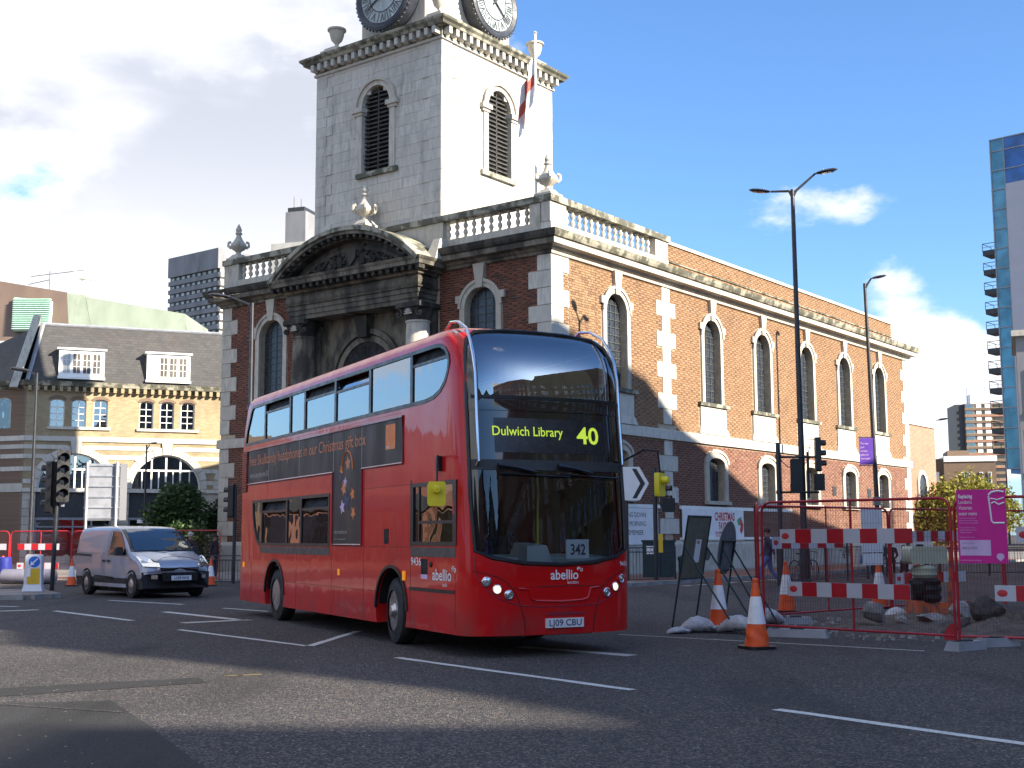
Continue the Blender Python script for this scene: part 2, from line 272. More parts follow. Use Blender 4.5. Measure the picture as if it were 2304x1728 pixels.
# ---------------------------------------------------------------- geometry helpers
class MB:
    """collects shapes; f maps local (a,b,c) to object space"""
    def __init__(s, f=None): s.v = []; s.fc = []; s.mi = []; s.f = f; s.m = 0
    def p(s, a, b, c):
        s.v.append(tuple(s.f(a, b, c)) if s.f else (a, b, c)); return len(s.v) - 1
    def face(s, *i): s.fc.append(tuple(i)); s.mi.append(s.m)
    def quad(s, *pts): s.face(*[s.p(*q) for q in pts])
    def box(s, a0, b0, c0, a1, b1, c1):
        i = [s.p(a, b, c) for c in (c0, c1) for b in (b0, b1) for a in (a0, a1)]
        for q in ((0, 1, 3, 2), (4, 6, 7, 5), (0, 4, 5, 1), (2, 3, 7, 6), (0, 2, 6, 4), (1, 5, 7, 3)): s.face(*[i[k] for k in q])
        return s
    def hexa(s, pts):                                # 8 points, bottom 4 then top 4 in order
        i = [s.p(*q) for q in pts]
        for q in ((3, 2, 1, 0), (4, 5, 6, 7), (0, 1, 5, 4), (1, 2, 6, 5), (2, 3, 7, 6), (3, 0, 4, 7)): s.face(*[i[k] for k in q])
        return s
    def prism(s, poly, b0, b1, plane='ac', cap=True):
        """polygon in the two named axes, extruded along the third from b0 to b1"""
        def P(u, v, w):
            if plane == 'ac': return (u, w, v)
            if plane == 'ab': return (u, v, w)
            return (w, u, v)                        # 'bc'
        n = len(poly); A = [s.p(*P(u, v, b0)) for u, v in poly]; B = [s.p(*P(u, v, b1)) for u, v in poly]
        for k in range(n): s.face(A[k], A[(k + 1) % n], B[(k + 1) % n], B[k])
        if cap: s.face(*A[::-1]); s.face(*B)
        return s
    def tube(s, pts, r, n=8, cap=True, closed=False):
        pts = [Vector(q) for q in pts]; rs = r if isinstance(r, (list, tuple)) else [r] * len(pts); rings = []; up = None; L = len(pts)
        for i, q in enumerate(pts):
            if closed: d = (pts[(i + 1) % L] - pts[i - 1])
            else: d = (pts[min(i + 1, L - 1)] - pts[max(i - 1, 0)])
            d = d.normalized() if d.length > 1e-9 else Vector((0, 0, 1))
            if up is None: up = Vector((0, 0, 1)) if abs(d.z) < .9 else Vector((1, 0, 0))
            x = d.cross(up).normalized(); y = x.cross(d).normalized(); up = y
            rings.append([s.p(*(q + (x * cos(2 * pi * k / n) + y * sin(2 * pi * k / n)) * rs[i])) for k in range(n)])
        for a in range(L if closed else L - 1):
            b = (a + 1) % L
            for k in range(n): s.face(rings[a][k], rings[a][(k + 1) % n], rings[b][(k + 1) % n], rings[b][k])
        if cap and not closed: s.face(*rings[0][::-1]); s.face(*rings[-1])
        return s
    def lathe(s, prof, c=(0, 0, 0), n=16, axis='c', a0=0., a1=2 * pi, cap=True):
        """prof: list of (radius, height)"""
        full = abs(a1 - a0 - 2 * pi) < 1e-6; m = n if full else n + 1; R = []
        for r, h in prof:
            row = []
            for k in range(m):
                t = a0 + (a1 - a0) * k / n; x, y = r * cos(t), r * sin(t)
                if axis == 'c': q = (c[0] + x, c[1] + y, c[2] + h)
                elif axis == 'b': q = (c[0] + x, c[1] + h, c[2] + y)
                else: q = (c[0] + h, c[1] + x, c[2] + y)
                row.append(s.p(*q))
            R.append(row)
        for i in range(len(R) - 1):
            for k in range(m if full else m - 1):
                k2 = (k + 1) % m; s.face(R[i][k], R[i][k2], R[i + 1][k2], R[i + 1][k])
        if full and cap:
            if prof[0][0] > 1e-4: s.face(*R[0][::-1])
            if prof[-1][0] > 1e-4: s.face(*R[-1])
        return s
    def text(s, body, x, z, h, b=0., sx=1., align='L', f2=None, shear=0., bold=0., fit=None):
        """flat lettering in the a-c plane, cap height h"""
        vs, fs, w = glyphs(body, shear, bold); k = h / .70
        if fit: sx = fit / (w * k)
        ox = x - (0 if align == 'L' else w * k * sx * (.5 if align == 'C' else 1)); i0 = len(s.v)
        for u, v in vs: s.p(ox + u * k * sx, b, z + v * k) if f2 is None else s.p(*f2(ox + u * k * sx, z + v * k))
        for q in fs: s.face(*[i0 + j for j in q])
        return s
    def build(s, name, mat, parent=None, label=None, cat=None, group=None, kind=None, loc=None, rz=None, smooth=True, fixn=True, sharp=38):
        me = bpy.data.meshes.new(name); me.from_pydata(s.v, [], s.fc)
        mats = mat if isinstance(mat, (list, tuple)) else [mat]
        for m in mats: me.materials.append(m)
        if len(mats) > 1: me.polygons.foreach_set('material_index', s.mi)
        if fixn:
            bm = bmesh.new(); bm.from_mesh(me); bmesh.ops.recalc_face_normals(bm, faces=bm.faces); bm.to_mesh(me); bm.free()
        if smooth:
            me.polygons.foreach_set('use_smooth', [True] * len(me.polygons)); me.set_sharp_from_angle(angle=radians(sharp))
        me.update()
        return link(me, name, parent, label, cat, group, kind, loc, rz)
def link(me, name, parent=None, label=None, cat=None, group=None, kind=None, loc=None, rz=None):
    o = bpy.data.objects.new(name, me); COL.objects.link(o)
    if parent is not None: o.parent = parent
    if loc is not None: o.location = loc
    if rz is not None: o.rotation_euler = (0, 0, rz)
    for k, v in (('label', label), ('category', cat), ('group', group), ('kind', kind)):
        if v: o[k] = v
    return o
def thing(name, label, cat, loc=(0, 0, 0), rz=0., group=None):
    return link(None, name, None, label, cat, group, None, loc, rz)
def copy_thing(o, loc=None, rz=None, label=None, group=None):
    def rec(src, par):
        c = src.copy(); COL.objects.link(c)
        if par is not None: c.parent = par
        for ch in list(src.children): rec(ch, c)
        return c
    c = rec(o, None)
    if loc is not None: c.location = loc
    if rz is not None: c.rotation_euler = (0, 0, rz)
    if label: c['label'] = label
    if group: c['group'] = group
    return c
_G = {}
def glyphs(body, shear=0., bold=0.):
    key = (body, shear, bold)
    if key in _G: return _G[key]
    cu = bpy.data.curves.new('t', 'FONT'); cu.body = body; cu.shear = shear; cu.offset = bold; cu.resolution_u = 3; cu.fill_mode = 'FRONT'
    o = bpy.data.objects.new('t', cu); COL.objects.link(o); bpy.context.view_layer.update()
    me = o.evaluated_get(bpy.context.evaluated_depsgraph_get()).to_mesh()
    vs = [(v.co.x, v.co.y) for v in me.vertices]; fs = [tuple(p.vertices) for p in me.polygons]
    w = max([v[0] for v in vs] or [0]); bpy.data.objects.remove(o); bpy.data.curves.remove(cu)
    _G[key] = (vs, fs, w); return _G[key]
def arc(cx, cz, r, a0, a1, n, rz=None):
    rz = rz or r
    return [(cx + r * cos(a0 + (a1 - a0) * k / n), cz + rz * sin(a0 + (a1 - a0) * k / n)) for k in range(n + 1)]
def strip(mb, outer, inner, b0, b1):
    """solid band between two open outlines of equal length in the a-c plane, thickness b0..b1"""
    n = len(outer); r = [[mb.p(q[0], b, q[1]) for q in ring] for b in (b0, b1) for ring in (outer, inner)]
    for k in range(n - 1):
        mb.face(r[0][k], r[0][k + 1], r[1][k + 1], r[1][k]); mb.face(r[2][k], r[3][k], r[3][k + 1], r[2][k + 1])
        mb.face(r[0][k], r[2][k], r[2][k + 1], r[0][k + 1]); mb.face(r[1][k], r[1][k + 1], r[3][k + 1], r[3][k])
    for k in (0, n - 1): mb.face(r[0][k], r[1][k], r[3][k], r[2][k])
    return mb
def rot2(x, y, a): return x * cos(a) - y * sin(a), x * sin(a) + y * cos(a)
def smooth01(x): x = max(0, min(1, x)); return x * x * (3 - 2 * x)
# ================================================================ ground
def sheet(name, poly, z, mat, label=None, kind='structure'):
    mb = MB(); ids = [mb.p(x, y, z) for x, y in poly]; mb.face(*ids); return mb.build(name, mat, kind=kind, fixn=False)
def slab(name, poly, z1, mat, z0=-.05):
    mb = MB(); mb.prism(poly, z0, z1, 'ab'); return mb.build(name, mat, kind='structure', smooth=False)
sheet('road', [(-900, -400), (900, -400), (900, 1400), (-900, 1400)], 0, MT['asphalt'])
sheet('road_patch', [(-9.2, 11.8), (-5.3, 13.16), (-3.49, 14.07), (-3.28, 13.58), (-5.04, 12.48), (-9, 10.9)], .004, MT['asphalt_new'])
sheet('road_patch', [(-9.5, 10.0), (-4.83, 11.96), (-3.84, 12.13), (-3.12, 10.75), (-2.09, 8.64), (-.9, 6.2), (-9, 3)], .004, MT['asphalt_new'])
sheet('road_patch', [(-4.9, 11.9), (-4.1, 11.55), (-3.5, 11.3), (-3.45, 11.34), (-4.1, 11.6), (-4.9, 11.97)], .008, MT['asphalt'])
def wline(a, b, w, mat='line', name='road_marking', z=.005, jag=.012):
    a, b = Vector(a), Vector(b); d = (b - a); L = d.length; d.normalize(); n = Vector((-d.y, d.x)); k = max(2, int(L / .35)); mb = MB(); rr = random.Random(int(a.x * 100))
    pts = [(a + d * L * i / k) for i in range(k + 1)]
    l = [p + n * (w / 2 + rr.uniform(-jag, jag)) for p in pts]; r = [p - n * (w / 2 + rr.uniform(-jag, jag)) for p in pts]
    L_ = [mb.p(p.x, p.y, z) for p in l]; R_ = [mb.p(p.x, p.y, z) for p in r]
    for i in range(k): mb.face(R_[i], R_[i + 1], L_[i + 1], L_[i])
    return mb.build(name, MT[mat], kind='structure', fixn=False)
for a, b, w, m in [((-5.62, 21.25), (-2.93, 18.01), .11, 'line'), ((-2.9, 18.0), (-2.55, 20.8), .13, 'line'), ((-1.5, 16.26), (1.2, 12.8), .12, 'line'), ((2.35, 11.36), (4.6, 8.4), .12, 'line'),
                   ((1.67, 19.88), (5.5, 16.9), .07, 'line_old'), ((.1, 17.75), (1.55, 16.4), .24, 'line_old'), ((-9.74, 26.77), (-7.13, 23.6), .14, 'line'), ((-10.02, 31.18), (-7.64, 29.14), .14, 'line'),
                   ((-12.8, 29.3), (-11.2, 28.43), .14, 'line'), ((-10.95, 26.7), (-10.25, 27.2), .28, 'line_old'), ((-6.34, 27.57), (-5.1, 26.3), .12, 'line'), ((-7.28, 26.3), (-5.05, 23.6), .2, 'line'),
                   ((-6.0, 22.9), (-4.95, 23.7), .32, 'line_old'), ((-3.24, 14.2), (-2.85, 14.37), .02, 'yellow_line'), ((-3.2, 14.27), (-2.95, 14.27), .02, 'yellow_line')]: wline(a, b, w, m)
# church pavement (runs along the long side), with kerb stones and a red paved strip
E1, E2 = Vector((sin(radians(37.35)), cos(radians(37.35)))), Vector((-cos(radians(37.35)), sin(radians(37.35)))); C0 = Vector((1.425, 44.04))
def cw(x, y): q = C0 + E1 * x + E2 * y; return (q.x, q.y)
slab('pavement', [cw(-7, -5.2), cw(75, -5.2), cw(75, 24), cw(-7, 24)], .11, MT['pave'])
sheet('red_paving', [cw(-2, -5.0), cw(40, -5.0), cw(40, -1.4), cw(-2, -1.4)], .114, MT['pave_red'])
kn = 0
def kerb_run(a, b, h=.125, w=.15, L=.9):
    global kn
    a, b = Vector(a), Vector(b); n = max(1, int((b - a).length / L)); ang = atan2((b - a).y, (b - a).x)
    mb = MB(); mb.box(-.443, -w / 2, -.02, .443, w / 2, h); me = None
    for i in range(n):
        p = a + (b - a) * ((i + .5) / n)
        if me is None: o = mb.build('kerb_stone', MT['kerb'], kind='structure', loc=(p.x, p.y, 0), rz=ang, smooth=False); me = o.data
        else: link(me, 'kerb_stone', kind='structure', loc=(p.x, p.y, random.uniform(-.006, .004)), rz=ang + random.uniform(-.01, .01))
kerb_run(cw(-7, -5.27), cw(40, -5.27)); kerb_run(cw(-7.08, -5), cw(-7.08, 12))
wline(cw(-5, -5.75), cw(30, -5.75), .09, 'red_line')
for i in range(9): wline(cw(-2 + i * 1.0, -6.3), cw(-1.5 + i * 1.0, -6.3), .28, 'line_old')
# traffic island by the van
isl = [(-34, 30.4), (-13.5, 31.55), (-12.2, 31.75), (-11.75, 32.1), (-11.85, 32.9), (-13.2, 35.4), (-36, 36.5)]
slab('traffic_island', isl, .11, MT['pave']); kerb_run((-26, 30.75), (-12.3, 31.66), .13); kerb_run((-12.1, 31.78), (-11.76, 32.5), .13, L=.6)
slab('pavement', [(-70, 50), (-13, 46), (-8.5, 44), (-9.5, 50), (-20, 75), (-70, 70)], .1, MT['pave'])
slab('pavement', [(28, -60), (60, -60), (60, 70), (36, 70)], .11, MT['pave'])

# ================================================================ church
CH = thing('church', 'brick and pale stone church with square clock tower, portico and balustrade', 'church', (1.425, 44.04, 0), radians(52.65))
fS = lambda t, o, z: (t, -o, z)                      # long side: t along, o outwards
fF = lambda t, o, z: (-o, t, z)                      # entrance front
def cpart(mb, name, mat, par=CH, **k): return mb.build(name, [MT[q] for q in mat] if isinstance(mat, tuple) else MT[mat], par, **k)
LS, LF = 36.0, 18.1
up_c = [4.3, 12.0, 16.95, 21.85, 26.6, 31.55]; lo_c = [4.3, 12.17, 17.15, 22.0, 26.9, 31.6]; fr_c = [3.25, 14.85]
def wall(f, L, z0, z1, ops, name, mat, depth=.38, back=.02):
    """mortar wall with arched openings ops=(c,half,zb,zs,rise)"""
    mb = MB(f); x = 0.
    for c, h, zb, zs, rs in sorted(ops):
        if c - h > x: mb.quad((x, -back, z0), (c - h, -back, z0), (c - h, -back, z1), (x, -back, z1))
        if zb > z0: mb.quad((c - h, -back, z0), (c + h, -back, z0), (c + h, -back, zb), (c - h, -back, zb))
        A = [(c - h * cos(pi * k / 12), zs + rs * sin(pi * k / 12)) for k in range(13)]
        for (xa, za), (xb, zb_) in zip(A, A[1:]): mb.quad((xa, -back, za), (xb, -back, zb_), (xb, -back, z1), (xa, -back, z1))
        ring = [(c - h, zb)] + A + [(c + h, zb)]
        for q, r in zip(ring, ring[1:] + ring[:1]): mb.quad((q[0], -back, q[1]), (r[0], -back, r[1]), (r[0], -back - depth, r[1]), (q[0], -back - depth, q[1]))
        x = c + h
    mb.quad((x, -back, z0), (L, -back, z0), (L, -back, z1), (x, -back, z1))
    return cpart(mb, name, mat, smooth=False, fixn=False)
sideops_u = [(c, .73, 7.2, 10.15, .73) for c in up_c]; sideops_l = [(c, .70, 3.0, 4.6, .26) for c in lo_c]
frontops = [(c, .76, 7.2, 10.13, .76) for c in fr_c]
wall(fS, LS, 5.4, 12.0, sideops_u, 'wall', 'mortar'); wall(fS, LS, 0, 5.4, sideops_l, 'wall', 'mortar'); wall(fF, LF, 0, 12.0, frontops, 'wall', 'mortar')
mb = MB(); mb.box(.6, .6, 0, LS, LF, 12.3); cpart(mb, 'inner_wall', 'dark', smooth=False)       # closes the body behind the windows
# ---- bricks, one by one
camv = Vector((0, 0, 1.55)); MAT_CH = Matrix.Translation((1.425, 44.04, 0)) @ Matrix.Rotation(radians(52.65), 4, 'Z')
singles = []
def brick_field(f, mat_key, z0, z1, blocks, t0, t1, seed, setb=0., L=.285, H=.0952, single=False):
    """blocks(zc) -> list of forbidden (a,b) intervals"""
    rr = random.Random(seed); mb = MB(f); row = 0; z = z0
    while z + H * .8 < z1:
        zc = z + H / 2; iv = sorted((max(a, t0), min(b, t1)) for a, b in blocks(zc) if b > t0 and a < t1); cur = t0; free = []
        for a, b in iv:
            if a > cur + .03: free.append((cur, a))
            cur = max(cur, b)
        if cur < t1 - .03: free.append((cur, t1))
        for a, b in free:
            PD = 1.5 * L; x = math.floor(a / PD) * PD - (0 if row % 2 == 0 else .75 * L); k = 0
            while x < b - .02:
                w = L if k % 2 == 0 else L * .5; mb.m = k % 2; k += 1; xa, xb = max(x, a) + .008, min(x + w, b) - .008; x += w
                if xb - xa < .03 or xb <= a: continue
                o = setb + rr.uniform(.0, .008); bx = (xa, o, z + .0085, xb, o - .06, z + H - .0085)
                if single and (len(singles) < 5000): singles.append((f, bx, mat_key))
                else: mb.box(*bx)
        z += H; row += 1
    return mb
def win_block(ops, pad):
    def g(zc):
        r = []
        for c, h, zb, zs, rise in ops:
            H = h + pad
            if zb - .15 < zc < zs: r.append((c - H, c + H))
            elif zs <= zc < zs + rise + pad: 
                q = (zc - zs) / (rise + pad); r.append((c - H * sqrt(1 - q * q), c + H * sqrt(1 - q * q)))
        return r
    return g
QH = .635
def q_wide(z): return int((11.755 - z) / QH) % 2 == 1
def side_block(ops, pad, apron):
    w = win_block(ops, pad)
    def g(zc):
        r = w(zc) + [(7.35, 8.85) if q_wide(zc) else (7.78, 8.42), (0, .72 if q_wide(zc) else 1.1), (LS - (1.0 if q_wide(zc) else .6), LS)]
        if apron:
            for c in up_c:
                if zc < 7.2: r.append((c - 1.22, c + 1.22))
                if zc > 10.85: q = (zc - 10.85) / .95; r.append((c - .15 - .12 * q, c + .15 + .12 * q))
        return r
    return g
def front_block(zc):
    r = win_block(frontops, .27)(zc) + [(0, 1.0 if q_wide(zc) else .6), (LF - (1.0 if q_wide(zc) else .6), LF), (5.3, 12.8)]
    for c in fr_c:
        if zc > 10.85: q = (zc - 10.85) / .9; r.append((c - .15 - .14 * q, c + .15 + .14 * q))
    return r
A_ = brick_field(fS, 'brick_up_o', 8.505, 11.74, side_block(sideops_u, .30, True), 1.1, 2.9, 5, single=True)      # nearest patch: separate bricks
def blk2(g, extra):
    return lambda zc: g(zc) + [e[:2] for e in extra if e[2] < zc < e[3]]
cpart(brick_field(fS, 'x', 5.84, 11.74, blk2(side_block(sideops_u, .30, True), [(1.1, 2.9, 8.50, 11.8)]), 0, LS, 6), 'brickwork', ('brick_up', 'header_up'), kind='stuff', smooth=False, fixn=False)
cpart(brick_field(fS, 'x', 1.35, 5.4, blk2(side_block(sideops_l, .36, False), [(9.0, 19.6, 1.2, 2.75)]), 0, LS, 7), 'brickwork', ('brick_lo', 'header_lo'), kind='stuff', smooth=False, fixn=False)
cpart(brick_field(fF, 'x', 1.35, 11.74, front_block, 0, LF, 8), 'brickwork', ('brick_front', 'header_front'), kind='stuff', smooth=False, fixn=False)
cpart(brick_field(fS, 'x', 12.62, 13.76, lambda z: [], 8.5, 34.7, 9, setb=-.35), 'brickwork', ('brick_up', 'header_up'), kind='stuff', smooth=False, fixn=False)
cache = {}
for f, bx, mk in singles[:296]:
    w = round(bx[3] - bx[0], 3)
    if w not in cache:
        m_ = MB(); m_.box(-w / 2, 0, 0, w / 2, .06, bx[5] - bx[2]); cache[w] = m_.build('brick', MT[mk], CH, smooth=False).data; o = bpy.data.objects[-1] if False else None
        ob = [q for q in CH.children if q.data == cache[w]][0]
    else: ob = link(cache[w], 'brick', CH)
    ob.location = ((bx[0] + bx[3]) / 2, -bx[1], bx[2])
if len(singles) > 296:
    m_ = MB(fS)
    for f, bx, mk in singles[296:]: m_.box(*bx)
    cpart(m_, 'brickwork', 'brick_up', kind='stuff', smooth=False, fixn=False)
# ---- stone trim
def molding(f, t0, t1, prof, name, mat, ret0=0., ret1=0., sub=None):
    """profile list of (out, z) swept along t, ends mitred by out*ret"""
    mb = MB(f); n = len(prof); A = [mb.p(t0 - o * ret0, o, z) for o, z in prof]; k = max(1, int((t1 - t0) / 1.2)); prev = A
    for j in range(1, k + 1):
        u = j / k; B = [mb.p(t0 - o * ret0 + (t1 + o * ret1 - t0 + o * ret0) * u, o, z) for o, z in prof]
        for i in range(n - 1): mb.face(prev[i], prev[i + 1], B[i + 1], B[i])
        prev = B
    mb.face(*A); mb.face(*prev[::-1]); return cpart(mb, name, mat, smooth=False, fixn=False)
corn = [(0, 11.7), (.10, 11.72), (.12, 11.82), (.20, 11.86), (.24, 11.95), (.50, 11.98), (.52, 12.16), (.60, 12.20), (.66, 12.32), (.70, 12.45), (.30, 12.55), (.02, 12.56)]
molding(fS, 0, LS, corn[:6] + [(.52, 12.17), (0, 12.17)], 'cornice', 'stone', 1, 1)
molding(fS, 0, LS, [(.52, 12.173), (.60, 12.21), (.66, 12.32), (.70, 12.46), (.30, 12.56), (.0, 12.57)], 'cornice_cap', 'stone_weather', 1, 1)
for a, b in ((0, 4.85), (13.15, LF)):
    molding(fF, a, b, corn[:6] + [(.52, 12.17), (0, 12.17)], 'cornice', 'stone_sooty_shaded', 1 if a == 0 else 0, 1 if b == LF else 0)
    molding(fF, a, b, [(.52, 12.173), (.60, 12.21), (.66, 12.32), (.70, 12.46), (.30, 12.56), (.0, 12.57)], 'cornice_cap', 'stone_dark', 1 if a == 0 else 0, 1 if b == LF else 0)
molding(fS, 0, LS, [(0, 5.4), (.12, 5.42), (.12, 5.80), (0, 5.84)], 'band_course', 'stone_bright', 1, 1)
molding(fF, 0, LF, [(0, 5.4), (.12, 5.42), (.12, 5.80), (0, 5.84)], 'band_course', 'stone', 1, 1)
molding(fS, 0, LS, [(0, 0), (.16, .0), (.16, 1.18), (.04, 1.34), (0, 1.34)], 'plinth', 'stone', 1, 1)
molding(fF, 0, LF, [(0, 0), (.16, .0), (.16, 1.18), (.04, 1.34), (0, 1.34)], 'plinth', 'stone', 1, 1)
molding(fS, 8.9, 19.6, [(0.02, 2.62), (.07, 2.62), (.07, 2.76), (0.02, 2.76)], 'white_fascia', 'white'); molding(fS, -.0, 7.3, [(0.02, 2.62), (.07, 2.62), (.07, 2.76), (0.02, 2.76)], 'white_fascia', 'white')
molding(fS, 8.9, 19.6, [(0.02, 1.35), (.17, 1.35), (.17, 1.46), (0.02, 1.46)], 'white_ledge', 'white'); molding(fS, 0.0, 7.3, [(0.02, 1.35), (.17, 1.35), (.17, 1.46), (0.02, 1.46)], 'white_ledge', 'white')
molding(fS, 9.0, 19.55, [(0.01, 1.462), (.03, 1.462), (.03, 2.615), (0.01, 2.615)], 'brown_board', 'brownboard')
# quoin stones, each its own block
z = 11.755 - QH; i = 0
while z > 1.4:
    wide = q_wide(z + QH / 2); j = .012
    if not (5.3 < z + QH / 2 < 5.9):
        for t0, t1, mk in ((-.028, (1.1 if not wide else .72), 'stone_bright'),):
            mb = MB(); w2 = 1.0 if wide else .6
            mb.box(-.028, -.028, z + j, t1, .35, z + QH - j); mb.box(-.028, .35, z + j, .35, w2, z + QH - j); cpart(mb, 'quoin_stone', mk, smooth=False)
        a, b = (7.35, 8.85) if wide else (7.78, 8.42)
        mb = MB(fS); mb.box(a, -.05, z + j, b, .03, z + QH - j); cpart(mb, 'quoin_stone', 'stone_bright', smooth=False)
        mb = MB(fS); mb.box(LS - (1.0 if wide else .6), -.05, z + j, LS + .028, .028, z + QH - j); cpart(mb, 'quoin_stone', 'stone_bright', smooth=False)
        mb = MB(fF); mb.box(LF - (1.0 if wide else .6), -.05, z + j, LF + .028, .028, z + QH - j); cpart(mb, 'quoin_stone', 'stone', smooth=False)
    z -= QH; i += 1
def arch_ring(c, h, zb, zs, rise, wd, b0, b1, f, n=14):
    inn = [(c + h, zb)] + [(c + h * cos(pi * k / n), zs + rise * sin(pi * k / n)) for k in range(n + 1)] + [(c - h, zb)]
    out = [(c + h + wd, zb)] + [(c + (h + wd) * cos(pi * k / n), zs + (rise + wd) * sin(pi * k / n)) for k in range(n + 1)] + [(c - h - wd, zb)]
    mb = MB(f); strip(mb, out, inn, b0, b1); return mb
def fan_poly(c, h, zb, zs, rise, n=14): return [(c - h, zb), (c + h, zb)] + [(c + h * cos(pi * k / n), zs + rise * sin(pi * k / n)) for k in range(n + 1)]
def cames(mb, c, h, zb, zs, rise, dz=.30, dxn=4, o=-.27, w=.018):
    k = 1
    while zb + k * dz < zs + rise - .05:
        z = zb + k * dz; hh = h if z < zs else h * sqrt(max(0, 1 - ((z - zs) / rise) ** 2)); mb.box(c - hh, o, z - w / 2, c + hh, o + .02, z + w / 2); k += 1
    for i in range(1, dxn):
        x = -h + 2 * h * i / dxn; zt = zs + rise * sqrt(1 - (x / h) ** 2); mb.box(c + x - w / 2, o, zb, c + x + w / 2, o + .021, zt)
def church_window(f, op, mats, key=True, apron=True, surround=.24):
    c, h, zb, zs, rise = op
    w = arch_ring(c, h, zb, zs, rise, surround, -.02, .07, f).build('window', MT[mats], CH)
    strip2 = arch_ring(c, h + surround - .06, zs, zs, rise + surround - .06, .12, .07, .12, f).build('hood_mould', MT[mats], w)
    for sgn in (-1, 1):
        if apron: m = MB(f); m.box(c + sgn * (h + surround - .06), 0, zs + .22, c + sgn * (h + surround + .17), .115, zs + .5); m.build('ear_block', MT[mats], w, smooth=False)
    m = MB(f); m.prism(fan_poly(c, h, zb, zs, rise), -.30, -.29); m.build('pane', MT['leaded'], w, smooth=False)
    m = MB(f); cames(m, c, h, zb, zs, rise, .30 if key else .26, 4); m.build('glazing_bars', MT['came'], w, smooth=False)
    if key:
        m = MB(f); m.hexa([(c - .14, 0, zs + rise - .05), (c + .14, 0, zs + rise - .05), (c + .14, .14, zs + rise - .05), (c - .14, .14, zs + rise - .05), (c - .28, 0, 11.76), (c + .28, 0, 11.76), (c + .28, .17, 11.76), (c - .28, .17, 11.76)])
        m.build('keystone', MT[mats], w, smooth=False)
    m = MB(f); m.box(c - 1.32 if apron else c - 1.08, -.3, zb - .15, c + 1.32 if apron else c + 1.08, .17, zb); m.build('sill', MT['stone_weather' if apron and mats == 'stone' else mats], w, smooth=False)
    if apron:
        m = MB(f); m.box(c - 1.15, 0, 6.15, c + 1.15, .06, zb - .15); m.hexa([(c - 1.35, 0, 5.84), (c + 1.35, 0, 5.84), (c + 1.35, .12, 5.84), (c - 1.35, .12, 5.84), (c - 1.2, 0, 6.15), (c + 1.2, 0, 6.15), (c + 1.2, .07, 6.15), (c - 1.2, .07, 6.15)])
        m.build('apron_panel', MT['stone_bright' if mats == 'stone' else mats], w, smooth=False)
    return w
for op in sideops_u: church_window(fS, op, 'stone')
for op in sideops_l: church_window(fS, op, 'stone', key=False, apron=False, surround=.30)
for op in frontops: church_window(fF, op, 'stone')
for t in (19.6, 24.6, 24.9 + 4.4): m = MB(fS); m.box(t, 0, 3.55, t + .45, .035, 4.0); cpart(m, 'wall_vent', 'dkgrey', smooth=False)
m = MB(fS); m.lathe([(.0, .17), (.24, .17), (.24, .2), (0, .2)], (10.9, 0, .75), 16, 'b'); cpart(m, 'round_vent', 'dkgrey')
# ---- blocking course, balustrade, parapet
BAL = [(.085, 0), (.085, .05), (.05, .08), (.055, .12), (.10, .22), (.085, .30), (.045, .36), (.045, .38), (.085, .44), (.10, .52), (.055, .62), (.05, .66), (.085, .69), (.085, .74)]
bm_ = MB(); bm_.lathe(BAL, (0, 0, 0), 8); bal_me = None
def baluster(x, y, z):
    global bal_me
    if bal_me is None: o = bm_.build('baluster', MT['stone'], CH); bal_me = o.data
    else: o = link(bal_me, 'baluster', CH)
    o.location = (x, y, z)
def wallbox(f, a, b, c, d, e, g, name, mat): m = MB(f); m.box(a, b, c, d, e, g); return cpart(m, name, mat, smooth=False)
wallbox(fS, 0, -.45, 12.57, 8.4, .02, 12.93, 'blocking_course', 'stone_bright'); wallbox(fF, .45, -.45, 12.573, LF - .0, .02, 12.927, 'blocking_course', 'stone')
for f, a, b in ((fS, -.03, 1.0), (fS, 7.4, 8.4), (fF, .46, .96), (fF, 5.15, 5.9), (fF, 17.15, 18.13), (fF, 12.2, 12.95)):
    wallbox(f, a, -.40, 12.93, b, .0, 13.68, 'pedestal', 'stone')
wallbox(fF, 5.9, -.40, 12.93, 12.2, -.02, 13.68, 'parapet_block', 'stone')
wallbox(fS, -.08, -.52, 13.683, 8.5, .08, 13.93, 'coping', 'stone_weather'); wallbox(fF, .52, -.50, 13.685, LF + .08, .078, 13.925, 'coping', 'stone_weather')
for k in range(15): baluster(1.28 + k * .417, .2, 12.935)
for k in range(10): baluster(-(-.2), 1.22 + k * .42, 12.935)
for k in range(10): baluster(.2, 13.2 + k * .42, 12.935)
m = MB(fS); m.box(8.4, -.8, 12.57, 34.8, -.37, 13.76); cpart(m, 'parapet_wall', 'mortar', smooth=False)
molding(fS, 8.45, 34.75, [(-.34, 12.98), (-.28, 13.0), (-.27, 13.05), (-.34, 13.07)], 'parapet_string', 'stone_weather')
wallbox(fS, 8.4, -.85, 13.762, 34.85, -.27, 13.90, 'coping', 'stone'); wallbox(fS, 34.7, -.8, 12.57, 34.85, -.33, 13.76, 'coping_end', 'stone')
m = MB(); m.box(.5, .5, 12.3, LS - .6, LF - .5, 12.9); cpart(m, 'roof', 'lead', smooth=False)
URN = [(.34, 0), (.34, .12), (.22, .2), (.14, .32), (.11, .42), (.17, .48), (.33, .58), (.40, .70), (.38, .82), (.29, .92), (.20, 1.06), (.13, 1.2), (.11, 1.3), (.17, 1.34), (.17, 1.39), (.11, 1.44), (.15, 1.54), (.10, 1.68), (.06, 1.76), (.01, 1.82)]
